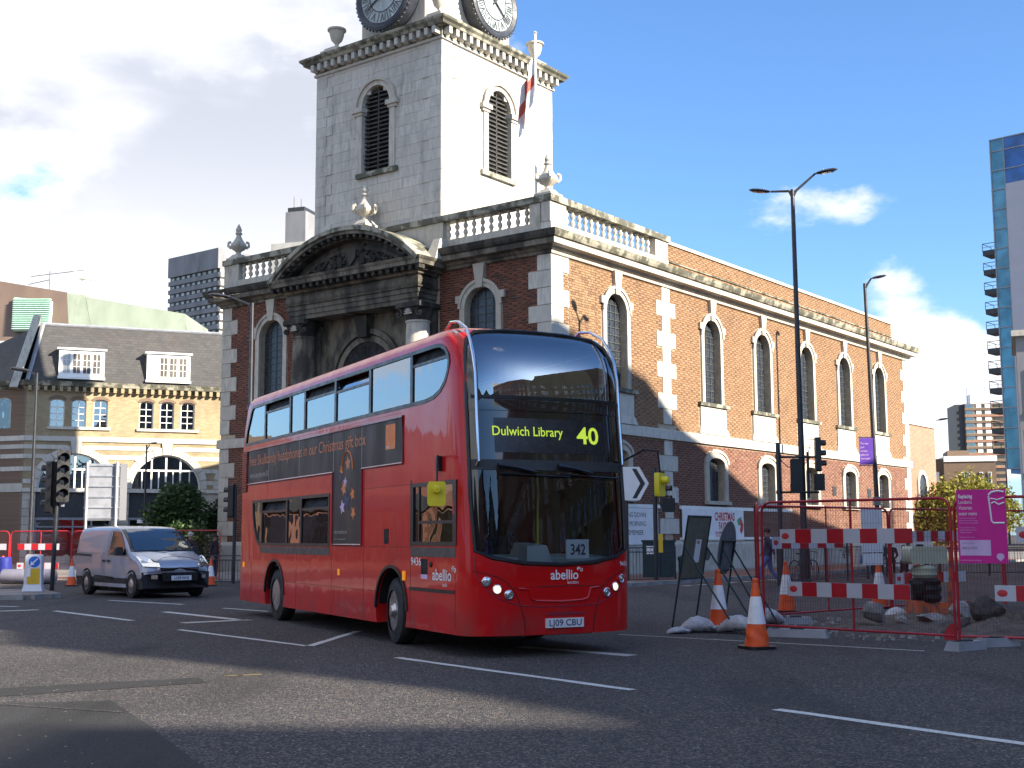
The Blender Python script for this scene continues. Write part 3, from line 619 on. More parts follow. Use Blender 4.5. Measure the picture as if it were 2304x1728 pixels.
def urn(x, y, z, s=1., mat='stone'):
    m = MB(); m.box(-.42, -.42, 0, .42, .42, .1); m.hexa([(-.36, -.36, .1), (.36, -.36, .1), (.36, .36, .1), (-.36, .36, .1), (-.2, -.2, .3), (.2, -.2, .3), (.2, .2, .3), (-.2, .2, .3)])
    o = m.build('flaming_urn', MT[mat], CH, smooth=False); o.location = (x, y, z); o.scale = (s, s, s)
    m = MB(); m.lathe(URN[3:], (0, 0, 0), 16); m.build('urn_bowl', MT[mat], o)
    for k in range(4):
        m = MB(); a = k * pi / 2 + .785; ca_, sa_ = cos(a), sin(a); m.tube([(ca_ * .36, sa_ * .36, .62), (ca_ * .5, sa_ * .5, .74), (ca_ * .48, sa_ * .48, .9), (ca_ * .36, sa_ * .36, .95)], .07, 6)
        m.build('urn_handle', MT[mat], o)
    m = MB()
    for k in range(3): a = k * 2.1; m.tube([(.08 * cos(a), .08 * sin(a), 1.4), (.10 * cos(a + .5), .10 * sin(a + .5), 1.56), (.02 * cos(a + 1), .02 * sin(a + 1), 1.84)], [.06, .06, .01], 5)
    m.build('urn_flame', MT[mat], o)
urn(.35, .35, 13.93, .92); urn(.35, 17.6, 13.93, .92); urn(-.35, 9.0, 13.98, 1.0)
# ---- portico: columns, entablature, segmental pediment
def column(t, mat):
    m = MB(fF); o = .6; m.lathe([(.66, 1.9), (.66, 2.1), (.58, 2.2), (.62, 2.3), (.55, 2.42), (.54, 4), (.525, 6.5), (.48, 8.8), (.45, 9.65), (.49, 9.70), (.49, 9.76)], (t, o, 0), 28)
    c = cpart(m, 'column', mat); m = MB(fF); m.box(t - .75, o - .75, 1.3, t + .75, o + .75, 1.9); m.build('column_pedestal', MT['stone'], c, smooth=False)
    m = MB(fF); m.lathe([(.46, 9.76), (.50, 9.9), (.56, 10.1), (.60, 10.25)], (t, o, 0), 20); m.box(t - .62, o - .62, 10.25, t + .62, o + .62, 10.43)
    m.build('capital', MT['stone_dark'], c)
    for sx in (-1, 1):                               # corner volutes and front rosette
        m = MB(fF); cx_ = t + sx * .56; pts = [(cx_ + (.26 - .032 * k) * cos(.8 * k + 1.2) * sx, o + .52, 10.02 + (.26 - .032 * k) * sin(.8 * k + 1.2)) for k in range(8)]
        m.tube(pts, .05, 6); m.lathe([(0, .0), (.08, .0), (.06, .1), (0, .12)], (cx_, o + .48, 10.02), 10, 'b'); m.build('volute', MT['stone_dark'], c)
    m = MB(fF)
    for k in range(7): a = pi * k / 6; m.tube([(t, o + .52, 10.0), (t + .10 * cos(a), o + .58, 10.0 + .12 * sin(a)), (t + .2 * cos(a), o + .6, 10.0 + .2 * sin(a))], [.03, .045, .02], 5)
    m.build('acanthus', MT['stone'], c); return c
column(5.87, 'stone'); column(12.2, 'stone_sooty_shaded')
for t in (5.87, 12.2): wallbox(fF, t - .5, 0, 1.34, t + .5, .18, 10.43, 'pilaster', 'stone_sooty_shaded')
def entab(prof, t0, t1, name, mat, back=.0):
    mb = MB(fF); P = [(0, .0)] ; 
    n = len(prof); rings = []
    for (tt, side_) in ((t0, -1), (t1, 1)):
        rings.append([mb.p(tt + side_ * o, back, z) for o, z in prof]); rings.append([mb.p(tt + side_ * o, 1.05 + o, z) for o, z in prof])
    R = [rings[0], rings[1], rings[3], rings[2]]
    for a, b in zip(R, R[1:]):
        for i in range(n - 1): mb.face(a[i], a[i + 1], b[i + 1], b[i])
    mb.face(R[0][0], R[1][0], R[2][0], R[3][0]); mb.face(R[0][-1], R[3][-1], R[2][-1], R[1][-1]); return cpart(mb, name, mat, smooth=True, fixn=True)
entab([(0, 10.43), (0, 10.60), (.05, 10.61), (.05, 10.80), (.10, 10.81), (.10, 10.98), (.17, 11.0), (.20, 11.06)], 5.5, 12.6, 'architrave', 'stone_sooty_shaded')
entab([(.04, 11.06), (.10, 11.12), (.14, 11.22), (.14, 11.32), (.10, 11.42), (.04, 11.48)], 5.5, 12.6, 'frieze', 'stone_sooty_shaded')
entab([(.06, 11.48), (.16, 11.52), (.20, 11.6), (.34, 11.64), (.36, 11.74), (.62, 11.77), (.64, 11.92), (.70, 11.96), (.74, 12.05), (.2, 12.08)], 5.5, 12.6, 'pediment_cornice', 'stone_sooty_shaded')
m0 = MB(fF); m0.box(-.07, 1.3, 11.6, .07, 1.62, 11.77); mod_me = None
for k in range(22):
    t = 5.0 + k * .386
    if mod_me is None: o = m0.build('modillion', MT['stone_dark'], CH, smooth=False); mod_me = o.data
    else: o = link(mod_me, 'modillion', CH)
    o.location = (0, t, 0)
cc, RR, zc = 9.05, 5.91, 7.84
a_s = math.asin((12.02 - zc) / RR); NN = 30
def ring_out(R0, dz=0): return [(cc + (R0) * cos(a_s + (pi - 2 * a_s) * k / NN), zc + dz + (R0) * sin(a_s + (pi - 2 * a_s) * k / NN)) for k in range(NN + 1)]
for r0, r1, b0, b1, nm, mk in ((5.91, 5.74, 0, 1.79, 'arch_cap', 'stone_weather'), (5.735, 5.60, 0, 1.70, 'arch_fascia', 'stone_sooty_shaded'), (5.595, 5.44, .5, 1.42, 'arch_bed_mould', 'stone_dark'), (5.2, 5.05, 1.0, 1.12, 'tympanum_moulding', 'stone_dark')):
    m = MB(fF); strip(m, ring_out(r0), ring_out(r1), b0, b1); cpart(m, nm, mk)
for k in range(1, 24):
    a = a_s + (pi - 2 * a_s) * k / 24; m = MB(fF); x, z = cc + 5.52 * cos(a), zc + 5.52 * sin(a); m.box(x - .07, 1.42, z - .05, x + .07, 1.66, z + .07); cpart(m, 'arch_modillion', 'stone_dark', smooth=False)
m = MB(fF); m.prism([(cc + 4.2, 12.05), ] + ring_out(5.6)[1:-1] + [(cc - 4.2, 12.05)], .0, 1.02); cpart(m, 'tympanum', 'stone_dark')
rr = random.Random(4)
for sx in (-1, 1):                                   # carved foliage scrolls either side of a shield
    m = MB(fF); pts = []
    for k in range(26):
        u = k / 25; x = cc + sx * (.35 + 1.9 * u); pts.append((x, 1.05, 12.42 + .30 * (1 - u) + .13 * sin(u * 16)))
    m.tube(pts, [.10 - .05 * k / 25 for k in range(26)], 6)
    for k in range(30):
        u = rr.random(); x = cc + sx * (.3 + 1.9 * u); z = 12.3 + rr.random() * (.85 * (1 - u) + .15); m.lathe([(0, .0), (.09, .01), (.05, .1), (0, .12)], (x, 1.02, z), 6, 'b')
    cpart(m, 'carved_scroll', 'stone_dark')
    m = MB(fF); m.lathe([(0, 0), (.13, .0), (.10, .15), (0, .2)], (cc + sx * .62, 1.02, 12.85), 10, 'b'); m.box(cc + sx * .62 - .12, 1.02, 12.3, cc + sx * .62 + .12, 1.12, 12.72); cpart(m, 'carved_cherub', 'stone_dark')
m = MB(fF); m.prism([(cc - .3, 13.0), (cc - .3, 12.6), (cc, 12.3), (cc + .3, 12.6), (cc + .3, 13.0)], 1.0, 1.14); cpart(m, 'carved_shield', 'stone_dark')
m = MB(fF); m.hexa([(4.75, 0, 12.05), (5.3, 0, 12.05), (5.3, .9, 12.05), (4.75, .9, 12.05), (4.85, 0, 12.9), (5.2, 0, 12.9), (5.2, .5, 12.9), (4.85, .5, 12.9)]); cpart(m, 'scroll_bracket', 'stone')
# recessed door arch
m = MB(fF); m.box(6.4, 0, 1.3, 11.7, .05, 10.43); cpart(m, 'portal_wall', 'stone_sooty_shaded', smooth=False)
for h_, wd, b0, b1, nm, mk in ((1.75, .22, .05, .22, 'portal_arch', 'stone_sooty_shaded'), (1.45, .24, .05, .14, 'portal_inner_arch', 'stone_sooty_shaded')):
    cpart(arch_ring(9.05, h_, 1.4, 7.9, h_, wd, b0, b1, fF, 20), nm, mk)
m = MB(fF); m.prism(fan_poly(9.05, 1.45, 1.4, 7.9, 1.45), .051, .08); cpart(m, 'door', 'dark')
m = MB(fF); m.hexa([(8.82, .05, 9.5), (9.28, .05, 9.5), (9.28, .4, 9.5), (8.82, .4, 9.5), (8.7, .05, 10.35), (9.4, .05, 10.35), (9.4, .55, 10.35), (8.7, .55, 10.35)]); cpart(m, 'portal_keystone', 'stone_dark', smooth=False)
# ---- east end annexe
m = MB(fS); m.box(LS + .2, -9, 0, LS + 6.3, -.6, 8.15); cpart(m, 'annexe_wall', 'red_bricktex', smooth=False)
m = MB(fS); m.box(LS + .15, -9.05, 8.152, LS + 6.4, -.5, 8.75); cpart(m, 'annexe_parapet', 'stone_bright', smooth=False)
w = arch_ring(39.6, .6, 2.6, 4.6, .6, .25, -.6, -.5, fS).build('window', MT['stone_bright'], CH); m = MB(fS); m.prism(fan_poly(39.6, .6, 2.6, 4.6, .6), -.596, -.58); m.build('pane', MT['leaded'], w, smooth=False)

# ---------------------------------------------------------------- tower
TW = MB(); TW.box(.70, 5.90, 12.3, 7.5, 12.2, 21.5); TW = cpart(TW, 'tower', 'stone_dark', smooth=False)
for q in ((.26, 12.1, 12.3, 7.79, 12.54, 21.3), (7.4, 5.46, 12.3, 7.79, 12.09, 21.3)): m = MB(); m.box(*q); cpart(m, 'tower_back_wall', 'stone_tower', TW, smooth=False)
fTF = lambda t, o, z: (.25 - o, t, z)                # tower front, t = church y
fTR = lambda d, o, z: (d, 5.45 - o, z)               # tower right face
belf = {0: (9.0, .78, 16.5, 19.32, .84), 1: (3.95, .78, 16.5, 19.32, .84)}
rr = random.Random(3); nblk = 0
for fi, (f, a, b) in enumerate(((fTF, 5.45, 12.55), (fTR, .25, 7.8))):
    c, h, zb, zs, rise = belf[fi]; z = 12.9; row = 0; H = .435
    while z < 21.25:
        zt = min(z + H, 21.3); zm = (z + zt) / 2
        if zb - .12 < zm < zs + .1: ex = (c - h - .02, c + h + .02)
        elif zs <= zm < zs + rise: q = (zm - zs) / rise; hh = h * sqrt(1 - q * q) + .03; ex = (c - hh, c + hh)
        else: ex = None
        segs = [(a, b)] if ex is None else [(a, ex[0]), (ex[1], b)]
        for si, (s0, s1) in enumerate(segs):
            cuts = [s0]; x = s0 + (.62 if row % 2 else .98) if (si == 0) else s0 + rr.uniform(.5, .9)
            while x < s1 - .55: cuts.append(x); x += rr.uniform(.8, 1.2)
            if si == len(segs) - 1 and len(cuts) > 1: cuts[-1] = s1 - (.98 if row % 2 else .62) if s1 - (.98 if row % 2 else .62) > cuts[-2] + .3 else cuts[-1]
            cuts.append(s1)
            for k in range(len(cuts) - 1):
                quoin = (si == 0 and k == 0) or (si == len(segs) - 1 and k == len(cuts) - 2)
                o = (.025 if quoin else 0) + rr.uniform(-.004, .004); m = MB(f); g = .0045; x0 = cuts[k] + g if k else cuts[k] - (0 if si else 0); x1 = cuts[k + 1] - g
                m.box(x0, -.1, z + g, x1, o, zt - g); m.build('ashlar_block', MT['stone_tower'], TW, smooth=False); nblk += 1
        z += H; row += 1
    # belfry opening
    w = arch_ring(c, h, zb, zs, rise, .30, -.5, .07, f, 18).build('belfry_opening', MT['stone'], TW)
    m = MB(f); strip(m, arc(c, zs, h + .36, 0, pi, 18), arc(c, zs, h + .26, 0, pi, 18), .07, .15); m.build('hood_mould', MT['stone_bright'], w) if False else cpart(m, 'hood_mould', 'stone', TW)
    for sg in (-1, 1): m = MB(f); m.box(c + sg * (h - .12), -.3, zs - .18, c + sg * (h + .5), .2, zs + .02); m.box(c + sg * (h - .05), -.3, zs - .30, c + sg * (h + .42), .12, zs - .18); cpart(m, 'impost', 'stone', TW, smooth=False)
    m = MB(f); m.box(c - 1.25, -.4, zb - .2, c + 1.05, .14, zb); cpart(m, 'belfry_sill', 'stone_weather', TW, smooth=False)
    z = zb + .1
    while z < zs + rise - .08:
        hh = h if z < zs else h * sqrt(max(.02, 1 - ((z - zs) / rise) ** 2))
        m = MB(f); m.hexa([(c - hh, -.12, z - .03), (c + hh, -.12, z - .03), (c + hh, -.30, z + .02), (c - hh, -.30, z + .02), (c - hh, -.12, z + .03), (c + hh, -.12, z + .03), (c + hh, -.30, z + .05), (c - hh, -.30, z + .05)])
        m.build('louvre_slat', MT['louvre'], TW, smooth=False); z += .185
    m = MB(f); m.box(c - .03, -.15, zb, c + .03, -.12, zs + rise - .05); cpart(m, 'louvre_post', 'louvre', TW, smooth=False)
    m = MB(f); m.prism(fan_poly(c, h, zb, zs, rise), -.42, -.40); cpart(m, 'belfry_dark', 'dark', TW, smooth=False)
def square_ring(x0, y0, x1, y1, prof, name, mat):
    """profile (out,z) mitred round a rectangle"""
    m = MB(); rows = [[m.p(*q) for q in ((x0 - o, y0 - o, z), (x1 + o, y0 - o, z), (x1 + o, y1 + o, z), (x0 - o, y1 + o, z))] for o, z in prof]
    for a, b in zip(rows, rows[1:]):
        for k in range(4): m.face(a[k], a[(k + 1) % 4], b[(k + 1) % 4], b[k])
    m.face(*rows[0][::-1]); m.face(*rows[-1]); return cpart(m, name, mat, TW, smooth=False)
square_ring(.25, 5.45, 7.8, 12.55, [(0, 21.28), (.10, 21.30), (.10, 21.40), (.05, 21.42)], 'tower_string', 'stone_tower')
square_ring(.25, 5.45, 7.8, 12.55, [(.05, 21.42), (.12, 21.74), (.42, 21.76), (.46, 21.86), (.56, 21.94), (.58, 22.04), (-.3, 22.12)], 'tower_cornice', 'stone_weather')
m0 = MB(); m0.box(-.09, 0, 21.46, .09, .30, 21.74); mm = None
for k in range(18):
    for ax in (0, 1):
        if mm is None: o = m0.build('modillion', MT['stone_tower'], TW, smooth=False); mm = o.data
        else: o = link(mm, 'modillion', TW)
        if ax == 0: o.location = (.15, 5.55 + k * .407, 0); o.rotation_euler = (0, 0, pi / 2)
        else: o.location = (.35 + k * .432, 5.35, 0); o.rotation_euler = (0, 0, pi)
m = MB(); m.box(.5, 5.7, 22.05, 7.6, 12.3, 22.3); cpart(m, 'tower_plinth', 'stone_tower', TW, smooth=False)
# clock stage
oct_ = [(1.2, 7.2), (1.2, 10.8), (2.0, 11.6), (5.9, 11.6), (6.6, 10.8), (6.6, 7.2), (5.9, 6.4), (2.0, 6.4)]
m = MB(); m.prism(oct_, 22.3, 28.5, 'ab'); cpart(m, 'clock_stage', 'stone_tower', TW, smooth=False)
m = MB(); m.prism([(3.95 + (x - 3.95) * 1.1, 9 + (y - 9) * 1.1) for x, y in oct_], 22.3, 22.55, 'ab'); cpart(m, 'clock_stage_base', 'stone_tower', TW, smooth=False)
NUM = ['XII', 'I', 'II', 'III', 'IIII', 'V', 'VI', 'VII', 'VIII', 'IX', 'X', 'XI']
def clock(f, c, z, hang_h, hang_m):
    m = MB(f); m.lathe([(1.46, -.9), (1.52, -.2), (1.56, -.05), (1.56, .05), (1.46, .09), (1.36, .04), (1.30, .0)], (c, 0, z), 40, 'b'); ck = cpart(m, 'clock', 'bronze', TW)
    m = MB(f); m.lathe([(0, .01), (1.31, .01)], (c, 0, z), 40, 'b'); m.build('dial', MT['dial'], ck)
    m = MB(f)
    for r_ in (.78, 1.28): strip(m, arc(c, z, r_ + .02, 0, 2 * pi, 40), arc(c, z, r_ - .02, 0, 2 * pi, 40), .012, .03)
    for k in range(12): a = pi / 2 - (k + .5) * pi / 6; m.tube([(c + .8 * cos(a), .025, z + .8 * sin(a)), (c + 1.27 * cos(a), .025, z + 1.27 * sin(a))], .014, 4)
    m.build('dial_ring', MT['bronze'], ck)
    for k in range(12):
        a = pi / 2 - k * pi / 6; vs, fs, w = glyphs(NUM[k]); m = MB(f); s = .36 / .7
        def g(x, y, a=a): X = (x - w / 2) * s * .75; Y = y * s + .85; return (c + X * sin(a) + Y * cos(a), .034, z - X * cos(a) + Y * sin(a))
        for u, v in vs: m.p(*g(u, v))
        for q in fs: m.face(*q)
        m.build('numeral', MT['bronze'], ck, smooth=False)
    for a, L, w_ in ((hang_h, .62, .05), (hang_m, 1.05, .035)):
        m = MB(f); a = pi / 2 - a; m.tube([(c - .2 * cos(a), .06, z - .2 * sin(a)), (c, .06, z), (c + L * .7 * cos(a), .06, z + L * .7 * sin(a)), (c + L * cos(a), .06, z + L * sin(a))], [w_ * .6, w_, w_ * .9, .01], 6); m.build('clock_hand', MT['bronze'], ck)
    m = MB(f)
    for k in range(48): a = 2 * pi * k / 48; m.lathe([(0, -.1), (.045, -.08), (.045, 0), (0, .02)], (c + 1.6 * cos(a), -.0, z + 1.6 * sin(a)), 5, 'b')
    m.build('rim_studs', MT['bronze'], ck, kind='stuff')
clock(lambda t, o, z: (.55 - o, t, z), 8.95, 24.25, radians(62), radians(120)); clock(lambda d, o, z: (d, 5.75 - o, z), 4.05, 24.25, radians(40), radians(128))
def vase(x, y, z):
    m = MB(); m.box(-.5, -.5, 0, .5, .5, .35); m.box(-.38, -.38, .35, .38, .38, .48); o = m.build('tower_urn', MT['stone'], TW, smooth=False); o.location = (x, y, z)
    m = MB(); m.lathe([(.22, .48), (.10, .56), (.075, .68), (.11, .76), (.24, .90), (.31, 1.12), (.33, 1.3), (.41, 1.33), (.41, 1.40), (.2, 1.48), (0, 1.54)], (0, 0, 0), 18); m.build('urn_bowl', MT['stone'], o)
for q in ((.75, 11.9), (.75, 6.0), (7.3, 6.0), (7.3, 11.9)): vase(*q, 22.1)
# flagpole on the right corner of the front
m = MB(); m.tube([(.42, .95, 13.9), (.42, .95, 20.35)], .05, 8); m.lathe([(0, 20.35), (.09, 20.42), (0, 20.5)], (.42, .95, 0), 8); m.tube([(.47, .95, 14.2), (.47, .95, 20.2)], .012, 4); cpart(m, 'flagpole', 'white')
fl = thing('flag', 'limp white flag with a red cross hanging from the church flagpole', 'flag', (1.425, 44.04, 0), radians(52.65))
def flagp(u, v):                                     # u along fly 0..1, v along hoist 0..1, hanging in folds
    top = (.40, 1.0 + u * .62, 19.5 - u * 1.05); bot = (.40, 1.0 + u * .62, 18.2 - u * .62 - .35 * (1 - v) * u)
    z = top[2] - (1 - v) * (1.55 + .25 * u); return (.36 + .10 * sin(u * 12 + v * 2.5), 1.0 + u * .72 + (1 - v) * .10 * u, z - u * .55)
fm = MB()
for i in range(24):
    for j in range(16):
        red = 10 <= i <= 13 or 6 <= j <= 9; fm.m = int(red); fm.quad(*[flagp(a / 24, b / 16) for a, b in ((i, j), (i + 1, j), (i + 1, j + 1), (i, j + 1))])
fm.build('cloth', [MT['flag'], MT['flag_red']], fl, fixn=False); m = MB(); m.tube([(.42, .97, 16.9), (.42, .97, 19.5)], .012, 4); m.build('halyard', MT['white'], fl)
# banners on the long wall
def banner(t0, t1, label):
    o = thing('banner', label, 'banner', (1.425, 44.04, 0), radians(52.65)); m = MB(fS); m.box(t0, .075, 1.30, t1, .10, 2.64) if t0 > 5 else m.box(t0, .175, 1.2, t1, .19, 2.6); m.build('banner_sheet', MT['whiteboard'], o, smooth=False); return o
b = banner(9.0, 14.45, 'white banner with red hand lettering and holly on the church wall')
for i, (s, x, z, h, k) in enumerate((('CHRISTMAS', 11.75, 2.18, .34, .72), ('FAYRE', 12.1, 1.80, .30, .72), ('21ST NOV', 11.8, 1.42, .28, .68))): m = MB(fS); m.text(s, x, z, h, .104, k, bold=.03); m.build('lettering', MT['red_print'], b, smooth=False, fixn=False)
m = MB(fS); m.prism([(14.0, 2.1), (14.15, 1.95), (14.05, 1.75), (14.2, 1.6), (14.35, 1.75), (14.4, 2.0), (14.3, 2.15), (14.2, 2.3)], .101, .106); m.build('painted_figure', MT['red_print'], b, smooth=False)
m = MB(fS); m.prism([(13.8, 2.2), (13.9, 2.0), (14.05, 1.95), (14.1, 2.15), (14.25, 2.35), (14.0, 2.3)], .101, .105); m.build('painted_holly', MT['green_print'], b, smooth=False)
b = banner(2.3, 6.9, 'white banner with black lines of remembrance text on the church wall, behind the bus')
for i, s in enumerate(('AT THE GOING DOWN', 'AND IN THE MORNING', 'WE WILL REMEMBER')): m = MB(fS); m.text(s, 4.6, 2.25 - i * .34, .19, .193, .95, 'C'); m.build('lettering', MT['black_print'], b, smooth=False, fixn=False)
# ================================================================ yellow brick bank on the left
BK = thing('corner_building', 'yellow brick building with grey slate mansard roof, white dormers and big arched windows', 'building', (-27.56, 70, 0), radians(22))
def bpart(m, name, mat, par=BK, **k): return m.build(name, MT[mat], par, **k)
fB = lambda t, o, z: (t, -o, z)
LB = 22.0
def bands(z): return
arches = [(2.75, 1.98), (7.82, 1.98), (12.9, 1.98), (18.0, 1.98)]
wins = [1.66, 2.84, 4.02, 6.58, 7.76, 8.95, 11.7, 12.9, 14.1, 16.8, 18.0, 19.2]
def bwall(z0, z1, ops, nm, mat='yellow_brick', depth=.3):
    mb = MB(fB); x = 0.
    for c, h, zb, zs, rs in ops:
        mb.quad((x, 0, z0), (c - h, 0, z0), (c - h, 0, z1), (x, 0, z1))
        if zb > z0: mb.quad((c - h, 0, z0), (c + h, 0, z0), (c + h, 0, zb), (c - h, 0, zb))
        A = [(c - h * cos(pi * k / 16), zs + rs * sin(pi * k / 16)) for k in range(17)]
        for (xa, za), (xb, zb_) in zip(A, A[1:]): mb.quad((xa, 0, za), (xb, 0, zb_), (xb, 0, z1), (xa, 0, z1))
        ring = [(c - h, zb)] + A + [(c + h, zb)]
        for q, r in zip(ring, ring[1:] + ring[:1]): mb.quad((q[0], 0, q[1]), (r[0], 0, r[1]), (r[0], -depth, r[1]), (q[0], -depth, q[1]))
        x = c + h
    mb.quad((x, 0, z0), (LB, 0, z0), (LB, 0, z1), (x, 0, z1)); return bpart(mb, nm, mat, smooth=False, fixn=False)
bwall(7.3, 9.95, [(c, .40, 7.86, 9.3, .16) for c in wins], 'wall'); bwall(4.15, 7.3, [(c, r, 4.35, 4.36, r) for c, r in arches], 'wall')
m = MB(fB); m.box(0, -14, 0, LB, -.6, 9.9); bpart(m, 'core', 'room', smooth=False)
for c in wins:
    w = arch_ring(c, .35, 7.9, 9.28, .14, .05, -.22, -.14, fB, 8).build('window', MT['white'], BK)
    m = MB(fB); m.box(c - .02, -.2, 7.9, c + .02, -.16, 9.42)
    for z in (8.25, 8.62, 9.0): m.box(c - .36, -.2, z - .02, c + .36, -.161, z + .02)
    m.build('glazing_bars', MT['white'], w, smooth=False)
    m = MB(fB); m.prism(fan_poly(c, .36, 7.88, 9.28, .14, 8), -.24, -.235); m.build('pane', MT['win_glass'], w, smooth=False)
    m = MB(fB); m.prism(fan_poly(c, .37, 7.88, 9.28, .14, 8), -.29, -.28); m.build('blind', MT['room_light'], w, smooth=False)
    m = MB(fB); strip(m, arc(c, 9.3, .56, .35, pi - .35, 8, .36), arc(c, 9.3, .42, .35, pi - .35, 8, .18), 0, .03); m.build('brick_lintel', MT['brown_bricktex'], w, smooth=False)
for a, b in ((1.15, 4.6), (6.05, 9.6), (11.2, 14.6), (16.3, 19.7)): m = MB(fB); m.box(a, -.2, 7.70, b, .12, 7.86); bpart(m, 'sill', 'stone_bright', smooth=False)
def bband(z0, z1, o, mat='stone_bright', cut=True, nm='stone_band'):
    spans = []; x = -.02
    for c, r in arches:
        zc_ = (z0 + z1) / 2
        if cut and zc_ < 4.36 + r + .42: hh = sqrt(max(0, (r + .38) ** 2 - (zc_ - 4.36) ** 2)); spans.append((x, c - hh)); x = c + hh
    spans.append((x, LB))
    for a, b in spans:
        if b - a > .05: m = MB(fB); m.box(a, -.02, z0, b, o, z1); bpart(m, nm, mat, smooth=False)
for z0, z1, o in ((7.02, 7.3, .09), (6.56, 6.80, .04), (6.02, 6.26, .04), (5.30, 5.54, .041), (4.60, 4.84, .042)): bband(z0, z1, o)
bband(4.12, 4.34, .14, cut=False); 
for c, r in arches:                                  # voussoirs one by one, then the glazed lunette
    for k in range(13):
        a0, a1 = pi * k / 13 + .008, pi * (k + 1) / 13 - .008; key = k == 6; R1 = r + (.75 if key else .38 + (.05 if k % 2 else 0))
        m = MB(fB); strip(m, arc(c, 4.36, R1, a0, a1, 3), arc(c, 4.36, r, a0, a1, 3), -.02, .12 if key else .07 + (.02 if k % 2 else 0)); bpart(m, 'voussoir', 'stone_bright', smooth=False)
    w = arch_ring(c, r - .08, 4.36, 4.37, r - .08, .08, -.25, -.15, fB, 20).build('arched_window', MT['white'], BK)
    m = MB(fB); m.box(c - r, -.24, 5.38, c + r, -.17, 5.48)
    for x, wd, top in ((0, .05, 1), (-.82, .045, 1), (.82, .045, 1), (-1.35, .03, 0), (-.41, .03, 0), (.41, .03, 0), (1.35, .03, 0)):
        m.box(c + x - wd, -.24, 4.36, c + x + wd, -.165, 4.36 + sqrt(r * r - x * x) - .06 if top else 5.4)
    m.build('glazing_bars', MT['white'], w, smooth=False)
    m = MB(fB); m.prism(arc(c, 4.36, r - .05, 0, pi, 20), -.27, -.262); m.build('pane', MT['win_glass'], w, smooth=False)
    m = MB(fB); m.prism(arc(c, 4.36, r - .04, 0, pi, 20), -.33, -.32); m.build('blind', MT['room_light'], w, smooth=False)
    # shop opening under each arch
    m = MB(fB); m.box(c - 2.05, -.35, 2.68, c + 2.05, -.12, 4.12); bpart(m, 'shop_fascia', 'dkgrey', smooth=False)
    m = MB(fB); m.box(c - 2.05, -.3, 2.55, c + 2.05, -.05, 2.68); m.box(c - 2.05, -.3, 2.12, c + 2.05, -.08, 2.2)
    for x in (-2.0, -1.0, 0, 1.0, 2.0): m.box(c + x - .04, -.3, .3, c + x + .04, -.08, 2.6)
    s = bpart(m, 'shop_front', 'lead', smooth=False); m = MB(fB); m.box(c - 2.0, -.28, .5, c + 2.0, -.27, 2.55); m.build('shop_glass', MT['win_glass'], s, smooth=False)
    m = MB(fB); m.box(c - 2.05, -.3, 0, c + 2.05, -.06, .5); m.build('stall_riser', MT['stone'], s, smooth=False)
x = 0
for c, r in arches + [(LB + 2.05, 0)]:
    n = 9
    for k in range(n): z0 = .0 + k * 4.11 / n; m = MB(fB); m.box(x - .0, -.3, z0 + .008, c - 2.06, .03, z0 + 4.11 / n - .012); bpart(m, 'pier_block', 'stone', smooth=False)
    x = c + 2.06
molding_prof = [(0, 9.95), (.12, 10.02), (.14, 10.12), (.36, 10.16), (.40, 10.30), (.46, 10.42), (0, 10.46)]
mb = MB(); A_ = None
pts = [(-2.8, 2.6), (0, 0), (LB, 0)]                   # angled left flank, then the front
def off(i, o):
    p = Vector(pts[i]); d = []
    if i > 0: d.append((p - Vector(pts[i - 1])).normalized())
    if i < len(pts) - 1: d.append((Vector(pts[i + 1]) - p).normalized())
    ns = [Vector((q.y, -q.x)) for q in d]; n = sum(ns, Vector((0, 0))).normalized(); k = o / max(.3, n.dot(ns[0])); return p + n * k
rows = [[mb.p(*off(i, o), z) for o, z in molding_prof] for i in range(3)]
for a, b in zip(rows, rows[1:]):
    for i in range(len(molding_prof) - 1): mb.face(a[i], a[i + 1], b[i + 1], b[i])
bpart(mb, 'eaves_cornice', 'stone_weather', smooth=False)
m0 = MB(); m0.box(-.09, -.34, 9.86, .09, 0, 10.14); me_ = None
for k in range(52):
    if me_ is None: o = m0.build('dentil_block', MT['yellow_brick'], BK, smooth=False); me_ = o.data
    else: o = link(me_, 'dentil_block', BK)
    o.location = (.15 + k * .42, 0, 0)
# flank
fx = lambda t, o, z: (0 - t * .733 - o * .68, t * .68 - o * .733, z)
m = MB(fx); m.box(0, -.4, 0, 3.8, 0, 9.95); bpart(m, 'flank_wall', 'brown_bricktex', smooth=False)  # darker brick than the front: the flank's shade and dirt put into colour
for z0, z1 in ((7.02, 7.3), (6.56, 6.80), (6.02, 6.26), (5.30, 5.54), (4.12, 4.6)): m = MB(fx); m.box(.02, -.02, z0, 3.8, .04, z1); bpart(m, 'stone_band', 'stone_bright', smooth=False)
w = arch_ring(1.6, .5, 7.75, 9.2, .25, .05, .0, .03, fx, 8).build('window', MT['stone_bright'], BK); m = MB(fx); m.prism(fan_poly(1.6, .5, 7.75, 9.2, .25, 8), .002, .01); m.build('pane', MT['win_glass'], w, smooth=False)
